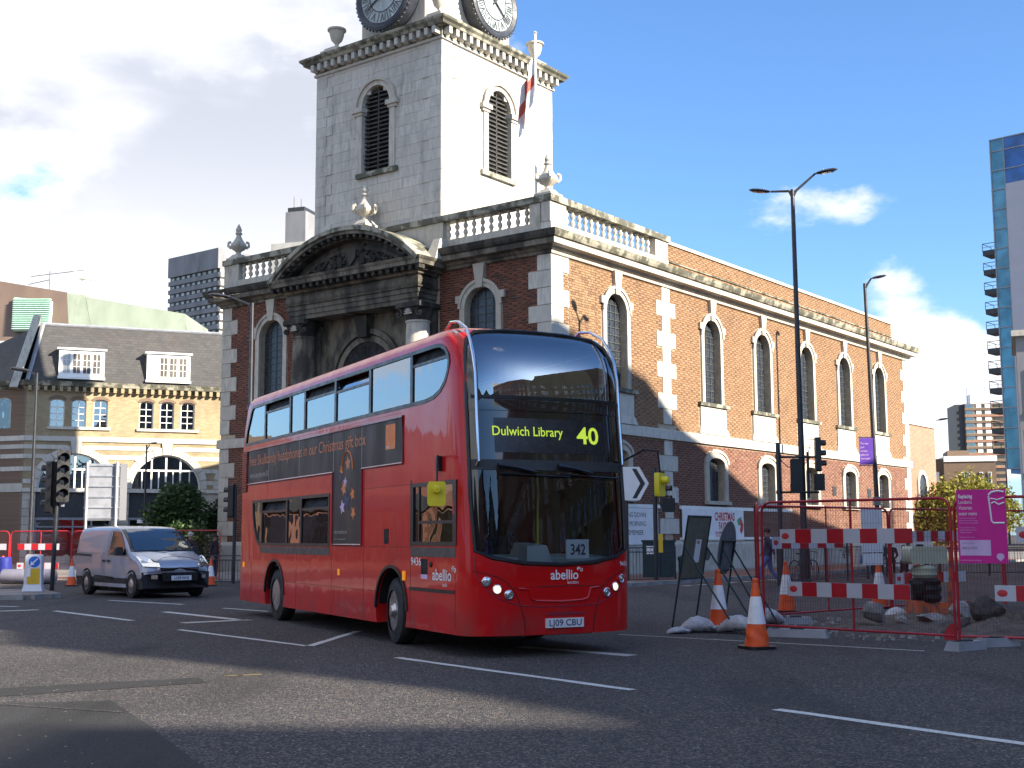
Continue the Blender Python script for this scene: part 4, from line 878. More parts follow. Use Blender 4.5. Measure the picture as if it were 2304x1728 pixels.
# mansard roof
zr0, zr1, set_ = 10.46, 13.9, 1.15
m = MB(); m.hexa([(0, .1, zr0), (LB, .1, zr0), (LB, 12, zr0), (-3, 12, zr0), (.75, set_, zr1), (LB, set_, zr1), (LB, 11, zr1), (-2, 11, zr1)]); bpart(m, 'roof', 'slate', smooth=False)
m = MB(); m.tube([(.72, set_, zr1 + .02), (LB, set_, zr1 + .02)], .09, 6); m.tube([(0, .08, zr0), (.75, set_, zr1 + .05)], .13, 6); bpart(m, 'ridge_flashing', 'lead')
m = MB(); m.hexa([(-.95, -.35, 10.0), (-.5, -.35, 10.0), (-.5, 5, 10.0), (-.95, 5, 10.0), (.2, .7, 14.35), (.62, .7, 14.35), (.62, 5, 14.35), (.2, 5, 14.35)]); bpart(m, 'gable_parapet', 'stone', smooth=False)
for c in (2.9, 7.78, 12.9, 18.0):
    y0 = .28; d = MB(); d.box(c - 1.25, -y0 + .32, 10.75, c + 1.25, 1.2, 12.32); d = bpart(d, 'dormer', 'white', smooth=False)
    m = MB(); m.box(c - 1.36, -.1, 12.32, c + 1.36, 1.2, 12.42); m.build('dormer_roof', MT['white'], d, smooth=False)
    m = MB(); m.box(c - 1.3, -.06, 10.62, c + 1.3, .4, 10.76); m.build('dormer_sill', MT['white'], d, smooth=False)
    for k in range(4):
        x = c - .83 + k * .55; m = MB(); m.box(x - .19, .02, 10.98, x + .19, .036, 12.1); wp = m.build('pane', MT['room'] if k else MT['room_light'], d, smooth=False)
    m = MB()
    for k in range(4):
        x = c - .83 + k * .55; m.box(x - .015, .005, 10.98, x + .015, .019, 12.1)
        for z in (11.35, 11.72): m.box(x - .19, .006, z - .013, x + .19, .0185, z + .013)
    m.build('dormer_glazing', MT['white'], d, smooth=False)

# ================================================================ buildings behind
cb = thing('copper_roofed_building', 'building with brown and green copper mansard roof behind the slate roof', 'building', (-27.2, 100, 0))
m = MB(); m.box(-20, 2, 0, 0, 18, 15); m.build('wall', MT['render_white'], cb, smooth=False)
m = MB(); m.hexa([(-20, .5, 12), (-8.6, .5, 12), (-8.6, 14, 12), (-20, 14, 12), (-20, 4, 23.9), (-10.7, 4, 22.3), (-10.7, 12, 22.3), (-20, 12, 23.9)]); m.build('brown_roof', MT['copper_brown'], cb, smooth=False)
m = MB(); m.hexa([(-8.58, .5, 12), (-5.9, .5, 12), (-5.9, 14, 12), (-8.58, 14, 12), (-10.68, 4, 22.2), (-9.2, 4, 22.1), (-9.2, 12, 22.1), (-10.68, 12, 22.2)]); m.build('green_roof', MT['copper_green'], cb, smooth=False)
m = MB(); m.hexa([(-5.88, .5, 12), (1.8, .5, 12), (1.8, 14, 12), (-5.88, 14, 12), (-9.1, 4, 21.9), (-.6, 4, 20.4), (-.6, 12, 20.4), (-9.1, 12, 21.9)]); m.build('green_roof', MT['copper_green'], cb, smooth=False)
lv = MB(); lv.hexa([(-14.4, 2.2, 18.7), (-11.5, 2.2, 18.7), (-11.5, 3, 18.7), (-14.4, 3, 18.7), (-14.8, 3.1, 21.7), (-11.7, 3.1, 21.4), (-11.7, 3.6, 21.4), (-14.8, 3.6, 21.7)]); lv = lv.build('louvred_dormer', MT['verdigris'], cb, smooth=False)
for k in range(15): z = 18.8 + k * .19; u = k / 15; m = MB(); m.box(-14.45 - .35 * u, 1.95 + .9 * u, z, -11.45 - .2 * u, 2.3 + .9 * u, z + .07); m.build('louvre_slat', MT['verdigris'], lv, smooth=False)
m = MB(); m.box(-10.6, 5, 22, -10.2, 5.4, 24.3); m.build('flue', MT['render_white'], cb, smooth=False); m = MB(); m.lathe([(.35, 22), (.35, 23.6), (.5, 23.7), (.5, 23.8), (0, 23.8)], (-9.7, 5.5, 0), 12); m.build('flue_pipe', MT['render_white'], cb)
m = MB(); m.tube([(-12.6, 5, 22), (-12.6, 5, 24.4)], .06, 5); m.tube([(-14.2, 5, 23.9), (-9.8, 5.3, 24.5)], .05, 4); m.tube([(-14.4, 5, 23.2), (-12.6, 5, 23.6)], .05, 4); m.build('aerial', MT['galv'], cb)
wb = thing('white_building', 'narrow white rendered building at the left edge of the picture', 'building', (-36.0, 80, 0))
m = MB(); m.box(-10, 0, 0, 3.0, 10, 14.3); m.build('wall', MT['render_white'], wb, smooth=False)
for z in (5, 8.6, 11.8): m = MB(); m.box(1.6, -.04, z, 2.5, -.02, z + 1.6); m.build('window', MT['win_glass'], wb, smooth=False); m = MB(); m.box(1.5, -.14, z - .12, 2.6, 0, z); m.build('window_sill', MT['stone'], wb, smooth=False)
# concrete hospital-like slab block
sb = thing('concrete_slab_block', 'grey concrete slab block with ribbon windows rising behind the slate roof', 'building', (-95.6, 400, -2.6), radians(-38)); sb.scale = (2.67, 2.67, 2.67)
m = MB(); m.box(-9.6, 0, 0, 0, 5, 36.0); m.build('core', MT['concrete_lit'], sb, smooth=False)
for k in range(12):
    z = 21.4 + k * 1.08; m = MB(); m.box(-9.9, -.35, z, .05, .0, z + .56); m.build('spandrel', MT['concrete'], sb, smooth=False)
    m = MB(); m.box(-9.8, -.12, z + .562, -.05, -.08, z + 1.078); m.build('window_band', MT['dkgrey'], sb, smooth=False)
    for j in range(9): m = MB(); m.box(-9.5 + j * 1.05, -.16, z + .66, -8.95 + j * 1.05, -.13, z + 1.0); m.build('window_pane', MT['room_light'], sb, smooth=False)
m = MB(); m.box(-9.9, -.45, 34.36, .06, 5.1, 36.9); m.build('roof_slab', MT['concrete'], sb, smooth=False)
for k in range(12): m = MB(); m.box(.06, -.3, 21.4 + k * 1.08, .5, 5, 21.96 + k * 1.08); m.build('side_fin', MT['stone_bright'], sb, smooth=False)
cs = thing('concrete_stair_tower', 'plain concrete stair and lift tower beyond the church pediment', 'building', (-30.1, 152, 0), radians(-18))
m = MB(); m.box(0, 0, 0, 6.4, 9, 37.9); m.build('block', MT['concrete_lit'], cs, smooth=False); m = MB(); m.box(1.8, .3, 37.9, 4.6, 5, 41.9); m.build('tower', MT['concrete'], cs, smooth=False)
m = MB(); m.box(2.0, .5, 41.9, 4.3, 4.5, 42.5); m.tube([(2.6, 1, 42.4), (2.6, 1, 44)], .06, 4); m.tube([(3.6, 1, 42.4), (3.6, 1, 43.7)], .06, 4); m.build('plant_cap', MT['dkgrey'], cs, smooth=False)

# right: glass tower, far tower block, low brown building, sliver building
gt = thing('glass_tower', 'tall blue glass and pale panelled tower with projecting balconies at the right edge', 'building', (69.6, 175, 0), radians(-44))
m = MB(); m.box(.4, .5, 10, 40, 30, 58.4); m.build('core', MT['blue_glass'], gt, smooth=False)
m = MB(); m.box(2.1, -.25, -3 + 3, 40, .4, 51.5); m.build('cladding', MT['clad'], gt, smooth=False)
m = MB(); m.box(.0, 0, 10.6, 2.05, .45, 58.4); m.build('glass_bay', MT['teal_glass'], gt, smooth=False)
m = MB(); m.box(2.1, -.02, 51.52, 40, .4, 58.4); m.build('glass_crown', MT['blue_glass'], gt, smooth=False)
for z in [10.6 + 2.87 * k for k in range(17)] + [58.3]: m = MB(); m.box(-.04, -.12, z, 2.1 if z < 51 else 40, .0, z + .16); m.build('transom', MT['lead'], gt, smooth=False)
for x in (-.02, 1.95, 5.4, 9, 12.6): m = MB(); m.box(x, -.11, 10.6 if x < 2 else 51.6, x + .16, -.01, 58.3); m.build('mullion', MT['lead'], gt, smooth=False)
for k in range(11):
    z = 10.9 + k * 2.87 + 2.0; bc_ = MB(); bc_.box(-1.9, .2, z, 0, 3.2, z + .75); bc_ = bc_.build('balcony', MT['dkgrey'], gt, smooth=False)
    m = MB()
    for q in ((-1.9, .2), (-.0, .2), (-1.9, 3.2)): m.tube([(q[0], q[1], z + .6), (q[0], q[1], z + 1.75)], .05, 4)
    m.tube([(0, .2, z + 1.75), (-1.9, .2, z + 1.75), (-1.9, 3.2, z + 1.75)], .05, 4); m.tube([(0, .2, z + 1.2), (-1.9, .2, z + 1.2)], .03, 4); m.build('balcony_rail', MT['dkgrey'], bc_)
fb = thing('tower_block', 'distant brown and cream residential tower block with a white roof plant room', 'building', (201, 560, 0), radians(-8))
m = MB(); m.box(0, 1, 0, 3.9, 18, 60); m.build('dark_flank', MT['dkgrey'], fb, smooth=False); m = MB(); m.box(3.9, 0, 0, 21, 18, 60.3); m.build('wall', MT['brown_bricktex'], fb, smooth=False)
m = MB(); m.box(7.2, 2, 60.3, 14.6, 10, 64.8); m.build('plant_room', MT['white'], fb, smooth=False); m = MB(); m.tube([(6, 3, 60), (6, 3, 68)], .2, 4); m.tube([(14, 3, 64), (14, 3, 68)], .2, 4); m.build('roof_mast', MT['galv'], fb)
for k in range(20):
    z = 2 + k * 2.9; m = MB(); m.box(4.0, -.5, z, 20.9, -.02, z + .95); s_ = m.build('floor_band', MT['brown_bricktex'] if k % 2 else MT['red_bricktex'], fb, smooth=False)
    m = MB(); m.box(4.0, -.55, z + .95, 20.9, -.02, z + 1.2); m.build('pale_sill', MT['yellow_brick'], fb, smooth=False)
    for x, w_, mt in ((4.3, 3.6, 'win_glass'), (9.0, 2.2, 'white'), (11.4, 1.2, 'dkgrey'), (12.8, 2.6, 'white'), (16.6, 3.8, 'dkgrey')): m = MB(); m.box(x, -.2, z + 1.22, x + w_, -.05, z + 2.75); m.build('window', MT[mt], fb, smooth=False)
lb_ = thing('low_brown_building', 'low brown brick block with flat white roof edge beyond the hedge', 'building', (49.6, 150, -.3), radians(-14)); lb_.scale = (1.365, 1.365, 1.34)
m = MB(); m.box(0, 0, 0, 1.7, 10, 8.1); m.build('wall', MT['brown_bricktex'], lb_, smooth=False); m = MB(); m.box(1.7, -.6, 0, 6.0, 10, 7.8); m.build('wall', MT['brown_bricktex'], lb_, smooth=False)
m = MB(); m.box(-.1, -.1, 8.1, 1.7, 10, 8.6); m.box(1.71, -.7, 7.8, 6.1, 10, 8.3); m.build('roof_edge', MT['white'], lb_, smooth=False)
m = MB(); m.box(2.2, 1, 8.3, 4.0, 6, 8.9); m.build('roof_house', MT['brown_bricktex'], lb_, smooth=False); m = MB(); m.tube([(1.2, 2, 8.5), (1.2, 2, 9.1)], .03, 4); m.lathe([(0, 0), (.3, .12)], (1.2, 2, 9.05), 10); m.build('satellite_dish', MT['galv'], lb_)
for x, z in ((.3, 6.0), (1.05, 6.0), (3.1, 5.9), (3.5, 5.9), (4.6, 5.9), (5.3, 5.9), (.6, 3.8), (3.2, 3.4), (4.8, 3.4)):
    y = -.02 if x < 1.6 else -.62; m = MB(); m.box(x, y - .06, z, x + .3, y, z + .95); w = m.build('window', MT['white'], lb_, smooth=False); m = MB(); m.box(x + .05, y - .08, z + .05, x + .25, y - .061, z + .9); m.build('pane', MT['win_glass'], w, smooth=False)
so = thing('old_office_building', 'dull brown office building cut by the right edge of the picture', 'building', (49.3, 120, 0), radians(-22)); so.scale = (2, 2, 1.9)
m = MB(); m.box(0, 0, 0, 6, 7, 10.9); m.build('wall', MT['concrete'], so, smooth=False)
for z in (1, 4, 7): 
    for x in (.4, 2.4, 4.4): m = MB(); m.box(x, -.05, z, x + 1.4, -.01, z + 2.2); w = m.build('window', MT['teal_glass'], so, smooth=False); m = MB(); m.box(x - .1, -.12, z - .15, x + 1.5, 0, z); m.build('window_sill', MT['stone'], so, smooth=False)
m = MB(); m.box(-.2, -.3, 10.9, 6.2, 7, 11.2); m.build('cornice', MT['stone'], so, smooth=False)

# ================================================================ terrace across the road (outside the frame; shades the street)
def terrace(name, label, prof, x0, x1, mat, floors, ny, top):
    t = thing(name, label, 'building'); m = MB(); m.prism(prof, x0, x1, 'bc'); m.build('wall', MT[mat], t, smooth=False)
    y0, y1 = prof[0][0], prof[1][0]; n = max(1, int(abs(y1 - y0) / ny)); cache = None
    for k in range(n):
        for j in range(floors):
            y = y0 + (k + .5) * (y1 - y0) / n; z = 4.2 + j * 3.1
            if cache is None: m = MB(); m.box(-.03, -.55, 0, .02, .55, 1.8); o = m.build('window', MT['win_glass'], t, smooth=False); cache = o.data; m = MB(); m.box(-.12, -.7, -.15, 0, .7, 0); s_ = m.build('window_sill', MT['stone_bright'], t, smooth=False); sc = s_.data
            else: o = link(cache, 'window', t); s_ = link(sc, 'window_sill', t)
            o.location = (x0 - .0, y, z); s_.location = (x0, y, z)
    m = MB(); m.box(x0 - .25, y0, 3.3, x0 - .005, y1, 3.7); m.build('shop_cornice', MT['white'], t, smooth=False)
    m = MB(); m.box(x0 - .06, y0 + .2, .3, x0 - .004, y1 - .2, 3.2); m.build('shop_glass', MT['win_glass'], t, smooth=False)
    return t
X0, X1 = 38, 50
terrace('brick_terrace', 'tall red brick office building across the road to the right of the camera', [(-60, 0), (-15.7, 0), (-15.7, 22), (-60, 22)], X0, X1, 'red_bricktex', 5, 2.6, 22)
terrace('gabled_terrace', 'brick building with a stepped gable roof across the road to the right', [(-15.68, 0), (9.9, 0), (9.9, 28.6), (5, 28.6), (-2, 27.3), (-7, 24.8), (-9.9, 23.9), (-10.3, 22.4), (-11.4, 20.3), (-12.4, 19.6), (-15.68, 19.4)], X0, X1, 'yellow_brick', 4, 2.4, 17)
terrace('brown_brick_terrace', 'brown brick terrace with a roof sloping down across the road to the right', [(9.92, 0), (61, 0), (61, 8.0), (53, 12.2), (45.4, 15.2), (39.6, 17.6), (34.1, 21.0), (29.8, 23.3), (28.8, 24.9), (22.8, 27.8), (21.5, 28.5), (9.92, 28.5)], X0, X1, 'brown_bricktex', 3, 3., 9)
# row of gabled houses behind the camera
for i, (x, w_, h, mt, lab) in enumerate(((-40, 12, 7.5, 'yellow_brick', 'yellow brick gabled house in the row behind the camera, farthest left'), (-28, 11, 8.5, 'red_bricktex', 'red brick gabled house in the row behind the camera'), (-17, 12, 7.5, 'brown_bricktex', 'brown brick gabled house in the middle of the row behind the camera'),
                                          (-5, 13, 9, 'red_bricktex', 'tall red brick gabled house in the row behind the camera, left of the grey one'), (8, 11, 8, 'concrete', 'grey rendered gabled house in the row behind the camera'), (19, 12, 8.5, 'yellow_brick', 'yellow brick gabled house in the row behind the camera, farthest right'))):
    t = thing('gabled_house', lab, 'building', (x, -26 - (i % 2) * 1.5, 0)); m = MB(); m.prism([(0, 0), (w_, 0), (w_, h), (w_ * .5, h + 3.2), (0, h)], -12, 0); m.build('wall', MT[mt], t, smooth=False)
    for k in range(4):
        for j in range(1):
            m = MB(); m.box(1 + k * (w_ - 2) / 4 + .3, 0, 4.4 + j * 2.9, 1 + k * (w_ - 2) / 4 + 1.4, .05, 6.1 + j * 2.9); m.build('window', MT['white' if (k + j) % 4 == 0 else 'win_glass'], t, smooth=False)
    m = MB(); m.box(-.1, 0, 3.2, w_ + .1, .3, 3.8); m.build('shop_fascia', MT['blue_sign' if i % 3 == 0 else 'white'], t, smooth=False)
    m = MB(); m.prism([(-.2, h), (w_ * .5, h + 3.2), (w_ + .2, h), (w_ + .2, h + .25), (w_ * .5, h + 3.5), (-.2, h + .25)], -12, .2); m.build('roof', MT['slate'], t, smooth=False)

for i, (y, w_, h, mt, lab) in enumerate(((4, 13, 5.8, 'brown_bricktex', 'brown brick shop row to the left of the picture, nearest the camera'), (18, 12, 5.4, 'red_dark_brick', 'dark red brick shop to the left of the picture, second from the camera'), (31, 10, 5.9, 'brown_bricktex', 'brown brick gabled shop to the left of the picture, third from the camera'), (42, 11, 5.5, 'red_dark_brick', 'dark red brick gabled shop to the left of the picture, fourth from the camera'), (54, 10, 5.8, 'brown_bricktex', 'brown brick gabled shop just off the left edge of the picture'))):
    t = thing('gabled_shop', lab, 'building', (-31 - (i % 2) * .8, y, 0)); m = MB(); m.prism([(0, 0), (w_, 0), (w_, h), (w_ * .68, h + .1), (w_ * .55, h + 1.2), (w_ * .45, h + 1.4), (w_ * .3, h + .1), (0, h)], -10, 0, 'bc'); m.build('wall', MT[mt], t, smooth=False)
    for k in range(4):
        m = MB(); m.box(0, .8 + k * (w_ - 1.5) / 4, 3.9, .06, 2.0 + k * (w_ - 1.5) / 4, 4.5); m.build('window', MT['dkgrey' if k % 2 else 'win_glass'], t, smooth=False)
        m = MB(); m.box(0, .5 + k * w_ / 4, .4, .05, w_ / 4 - .1 + k * w_ / 4, 2.6); m.build('shop_window', MT['win_glass'], t, smooth=False)
    m = MB(); m.box(0, -.1, 2.8, .3, w_ + .1, 3.4); m.build('shop_fascia', MT[('blue_sign', 'dkgrey', 'red_dark_brick', 'dkgrey', 'darkteal')[i]], t, smooth=False)
# ================================================================ trees
def tree(name, label, loc, crown, n, size, mat, seed, trunk=.09, group=None, cat='tree', spread=.8):
    """crown: list of blobs (x,y,z,r)"""
    t = thing(name, label, cat, loc, 0, group); rr = random.Random(seed); m = MB(); top = max(c[2] for c in crown)
    m.tube([(0, 0, 0), (.03, .02, top * .35), (-.03, .0, top * .6)], [trunk * 1.3, trunk, trunk * .7], 8)
    for c in crown:
        st = Vector((0, 0, top * rr.uniform(.25, .5))); en = Vector(c[:3]); mid = st.lerp(en, .5) + Vector((rr.uniform(-.1, .1), rr.uniform(-.1, .1), .05)); m.tube([st, mid, en], [trunk * .5, trunk * .3, trunk * .1], 5)
        for k in range(5):
            e2 = en + Vector((rr.gauss(0, 1), rr.gauss(0, 1), rr.gauss(0, 1))).normalized() * c[3] * .9; m.tube([en.lerp(st, .3), e2], [trunk * .15, .006], 4)
    m.build('trunk', MT['bark'], t)
    vol = [c[3] ** 2 for c in crown]; m = MB()
    for k in range(n):
        c = rr.choices(crown, vol)[0]; d = Vector((rr.gauss(0, 1), rr.gauss(0, 1), rr.gauss(0, 1))).normalized() * c[3] * (rr.random() ** .33) * (1 + .55 * rr.random() ** 3 * spread)
        p = Vector(c[:3]) + d; a = Vector((rr.gauss(0, 1), rr.gauss(0, 1), rr.gauss(0, .7))).normalized(); b = a.cross(Vector((rr.gauss(0, 1), rr.gauss(0, 1), rr.gauss(0, 1)))).normalized(); s = size * rr.uniform(.6, 1.35)
        m.quad(p - a * s, p + b * s * .45, p + a * s, p - b * s * .45)
    m.build('crown', MT[mat], t, smooth=False, fixn=False); return t
tree('small_street_tree', 'small dark green street tree in front of the arched window, beside the van', (-14.9, 55, 0), [(0, 0, 3.0, .8), (-.75, 0, 2.6, .6), (.7, .1, 2.9, .65), (.1, 0, 2.2, .7), (-.3, .2, 3.4, .45), (.5, 0, 3.5, .4), (-.8, .2, 2.1, .5), (.9, 0, 2.2, .5)], 5200, .10, 'leaf_dark', 1)
tree('thin_street_tree', 'thin dark green tree against the left corner stones of the church', (-13.3, 56, 0), [(0, 0, 2.6, .45), (-.3, 0, 2.2, .45), (.2, 0, 1.9, .45), (.25, .1, 3.0, .3)], 2200, .09, 'leaf_dark', 2, .05)
tree('dark_hedge', 'dark clipped hedge under the trees behind the van', (-14.0, 53.0, 0), [(-.9, 0, 1.0, .7), (0, 0, 1.1, .8), (.8, 0, 1.0, .75), (-.2, 0, 1.7, .5), (.6, 0, 1.7, .45)], 4800, .09, 'leaf_dark', 3, .04, cat='hedge')
tree('yellowing_tree', 'broad low tree with yellow green autumn leaves beyond the right end of the church', (27.3, 75, 0), [(-2.3, 0, 2.6, 1.1), (-1.2, 0, 3.5, 1.2), (.2, 0, 4.0, 1.25), (1.4, 0, 3.5, 1.2), (2.4, 0, 2.7, 1.0), (-.6, -.5, 2.6, 1.3), (.9, -.5, 2.6, 1.3), (.4, 0, 1.8, 1.3), (-1.6, 0, 1.9, 1.1)], 11000, .13, 'leaf_yellow', 4, .16)
tree('bare_brown_shrub', 'sparse brown shrub between the church annexe and the yellowing tree', (24.6, 76, 0), [(0, 0, 1.8, .9), (-.6, 0, 2.9, .8), (.5, 0, 2.8, .8), (-.2, 0, 3.9, .6)], 1800, .09, 'leaf_brown', 5, .08, cat='shrub')
tree('bare_brown_shrub', 'sparse brown shrub against the sunlit foot of the long church wall', (16.2, 58.6, 0), [(0, 0, 1.0, .5), (-.5, 0, .9, .4), (.4, 0, 1.2, .4)], 700, .05, 'leaf_brown', 6, .03, cat='shrub')
# ================================================================ double-decker bus
BUS = thing('double_decker_bus', 'red double-decker bus with lime route number 40 and a grey Christmas advert along its side', 'bus', (-.502, 15.848, 0), radians(27.36))
BW, BL = 2.53, 11.08
def b_lean(z):
    if z < 1.2: return .04 * (1.2 - max(z, .28)) * 0
    if z < 2.4: return .10 * (z - 1.2) / 1.2
    if z < 3.3: return .10 + .10 * (z - 2.4) / .9
    r_ = min(1, max(0, (z - 4.17) / .23)); return .20 + .50 * ((min(z, 4.4) - 3.3) / 1.1) ** 3 + .19 * (1 - sqrt(1 - r_ * r_))
def b_bow(w, d=.46, n=3.1):
    u = min(1, abs(w - BW / 2) / (BW / 2)); return d * (1 - (1 - u ** n) ** (1 / n)) + .05 * u * u
def front(w, z): return b_lean(z) + b_bow(w)
def fpt(off=0.):                                     # point on the front skin, pushed forward by off
    return lambda w, z: (w, front(w, z) - off, z)
def bus_shell(ins, z0, z1):
    mb = MB(); zs = [z0, .5, .8, 1.1, 1.3, 1.7, 2.1, 2.45, 2.8, 3.1, 3.35, 3.6, 3.8, 3.95, 4.08, 4.17]; zs = [z for z in zs if z0 <= z <= z1]; rows = [(z, 0.) for z in zs]
    for k in range(1, 7): a = k / 6 * pi / 2; rows.append((4.17 + .23 * sin(a), .24 * (1 - cos(a))))
    rows += [(4.415, .5), (4.43, .9)]
    R = []
    for z, t in rows:
        row = []
        def P(w, s):
            sc = (BW / 2 - ins - t) / (BW / 2); row.append(mb.p(BW / 2 + (w - BW / 2) * sc, s, min(z, z1)))
        us = [-1, -.985, -.96, -.92, -.86, -.78, -.66, -.5, -.3, -.1, .1, .3, .5, .66, .78, .86, .92, .96, .985, 1]
        for u in us: w = BW / 2 * (1 + u); P(w, front(w, z) + ins + (.8 * (t - .24) if t > .24 else 0))
        rear = BL - ins - t * .9 - (.42 * ((z - 3.0) / 1.3) ** 2 if z > 3.0 else 0); f0 = front(0, z)
        for s in (.9, 2.2, 4, 6, 8, 9.6, rear - .25): P(BW, max(s, f0 + ins + t * .8 + .02 * (1 + s)))
        P(BW, rear - .08); P(BW - .06, rear); P(.06, rear); P(0, rear - .08)
        for s in (rear - .25, 9.6, 8, 6, 4, 2.2, .9): P(0, max(s, f0 + ins + t * .8 + .02 * (1 + s)))
        R.append(row)
    n = len(R[0])
    for a, b in zip(R, R[1:]):
        for k in range(n): mb.face(a[k], a[(k + 1) % n], b[(k + 1) % n], b[k])
    mb.face(*R[0][::-1]); mb.face(*R[-1]); return mb
def tmp_obj(mb):
    me = bpy.data.meshes.new('tmp'); me.from_pydata(mb.v, [], mb.fc); bm = bmesh.new(); bm.from_mesh(me); bmesh.ops.remove_doubles(bm, verts=bm.verts, dist=1e-5); bmesh.ops.recalc_face_normals(bm, faces=bm.faces); bmesh.ops.triangulate(bm, faces=[f for f in bm.faces if len(f.verts) > 4]); bm.to_mesh(me); bm.free()
    o = bpy.data.objects.new('tmp', me); COL.objects.link(o); return o
def boolean_body(base, cutters):
    ob = tmp_obj(base); tm = [tmp_obj(c) for c in cutters]
    for t_ in tm: m = ob.modifiers.new('b', 'BOOLEAN'); m.operation = 'DIFFERENCE'; m.object = t_; m.solver = 'EXACT'
    bpy.context.view_layer.update(); me = bpy.data.meshes.new_from_object(ob.evaluated_get(bpy.context.evaluated_depsgraph_get()))
    for o in tm + [ob]: d = o.data; bpy.data.objects.remove(o); bpy.data.meshes.remove(d)
    return me
UPW = [(1.55, 3.39), (1.25, 3.42), (1.02, 3.49), (.86, 3.60), (.76, 3.74), (.72, 3.88), (.76, 4.0), (.86, 4.10), (1.02, 4.165), (1.2, 4.18), (10.30, 4.18), (10.42, 4.12), (10.52, 3.98), (10.74, 3.70), (10.86, 3.39)]
LOW = [(5.53, 1.38), (5.53, 2.27), (10.22, 2.27), (10.20, 2.0), (10.08, 1.7), (9.88, 1.46), (9.70, 1.38)]
DRV = [(.50, 1.42), (.50, 2.29), (2.0, 2.29), (2.0, 1.42)]
FRO = [(.13, 1.36), (.10, 2.0), (.10, 3.3), (.12, 3.95), (.19, 4.18), (.34, 4.30), (.8, 4.345), (1.265, 4.355), (1.73, 4.345), (2.19, 4.30), (2.34, 4.18), (2.41, 3.95), (2.43, 3.3), (2.43, 2.0), (2.40, 1.36), (2.2, 1.27), (1.8, 1.20), (1.265, 1.175), (.73, 1.20), (.33, 1.27)]
def sp(poly, a=-.3, b=2.9): m = MB(); m.prism(poly, a, b, 'bc'); return m
def whl(s): m = MB(); m.lathe([(.60, -.3), (.60, .42)], (0, s, .50), 28, 'a'); return m
def whr(s): m = MB(); m.lathe([(.60, 2.11), (.60, 2.8)], (0, s, .50), 28, 'a'); return m
fr = MB(); fr.prism(FRO, -1, 1.15, 'ac')
bd = boolean_body(bus_shell(0, .28, 9), [bus_shell(.045, .55, 4.385), sp(UPW), sp(LOW), sp(DRV, -.3, .5), sp([(.62, .42), (1.95, .42), (1.95, 2.36), (.62, 2.36)], 2.2, 2.9), fr, whl(2.77), whl(8.63), whr(2.77), whr(8.63)])
bd.name = 'body'; bd.materials.clear(); bd.materials.append(MT['bus_red']); bd.polygons.foreach_set('use_smooth', [True] * len(bd.polygons)); bd.set_sharp_from_angle(angle=radians(32))
link(bd, 'body', BUS)
def up(mb, name, mat, par=BUS, **k): return mb.build(name, MT[mat], par, **k)
# wheel wells, wheels
for s in (2.77, 8.63):
    for x0, x1, sg in ((.03, .42, 1), (2.11, 2.50, -1)):
        m = MB(); m.lathe([(.598, x0), (.598, x1)] if 0 else [(.60, 0), (.60, .40)], (x0, s, .50), 24, 'a', 0, pi); m.prism(arc(s, .5, .6, 0, pi, 16) + [(s - .6, .2), (s + .6, .2)], x1 if sg > 0 else x0, (x1 if sg > 0 else x0) + .01, 'bc'); up(m, 'wheel_arch_liner', 'dark', sharp=60)
    m = MB(); strip(m, [(q[0], q[1]) for q in arc(s, .50, .64, 0, pi, 24)], arc(s, .50, .595, 0, pi, 24), -.018, .02)
    m.v = [(y, x, z) for x, y, z in m.v]; up(m, 'arch_trim', 'black')
def wheel(x, s, sg, steer=0., kind=0, r=.478, w=.27):
    t = MB(); t.lathe([(r * .62, -.02), (r * .80, 0), (r * .95, .012), (r, .05), (r, w - .05), (r * .95, w - .012), (r * .8, w), (r * .6, w)], (0, 0, 0), 32, 'a', cap=False)
    o = up(t, 'wheel', 'rubber', BUS); o.location = (x, s, r); o.rotation_euler = (0, 0, steer + (0 if sg > 0 else pi))
    m = MB()
    if kind == 0: m.lathe([(r * .62, .0), (r * .60, .03), (r * .50, .05), (r * .46, .09), (r * .30, .06), (r * .22, -.02), (.0, -.03)], (0, 0, 0), 24, 'a')
    else: m.lathe([(r * .63, .0), (r * .60, .03), (r * .54, .12), (r * .36, .16), (r * .30, .10), (.0, .09)], (0, 0, 0), 24, 'a')
    m.build('rim', MT['alu'], o)
    m = MB()
    for k in range(10): a = 2 * pi * k / 10; m.lathe([(.017, -.01), (.017, .06), (0, .065)] if 0 else [(0, -.015), (.018, -.01), (.018, .1)], (.0 + (.03 if kind == 0 else .09), r * .38 * cos(a), r * .38 * sin(a)), 6, 'a')
    m.build('wheel_nuts', MT['alu'], o)
    if kind == 0: m = MB(); m.lathe([(0, -.06), (.07, -.05), (.10, -.01), (.10, .05)], (0, 0, 0), 16, 'a'); m.build('hub_cap', MT['alu'], o)
wheel(.05, 2.77, 1, radians(-7), 0); wheel(BW - .05, 2.77, -1, 0, 0); wheel(.05, 8.63, 1, 0, 1); wheel(BW - .05, 8.63, -1, 0, 1)
m = MB(); m.box(.45, .6, .22, 2.1, 10.4, .5); up(m, 'chassis', 'dark', smooth=False)
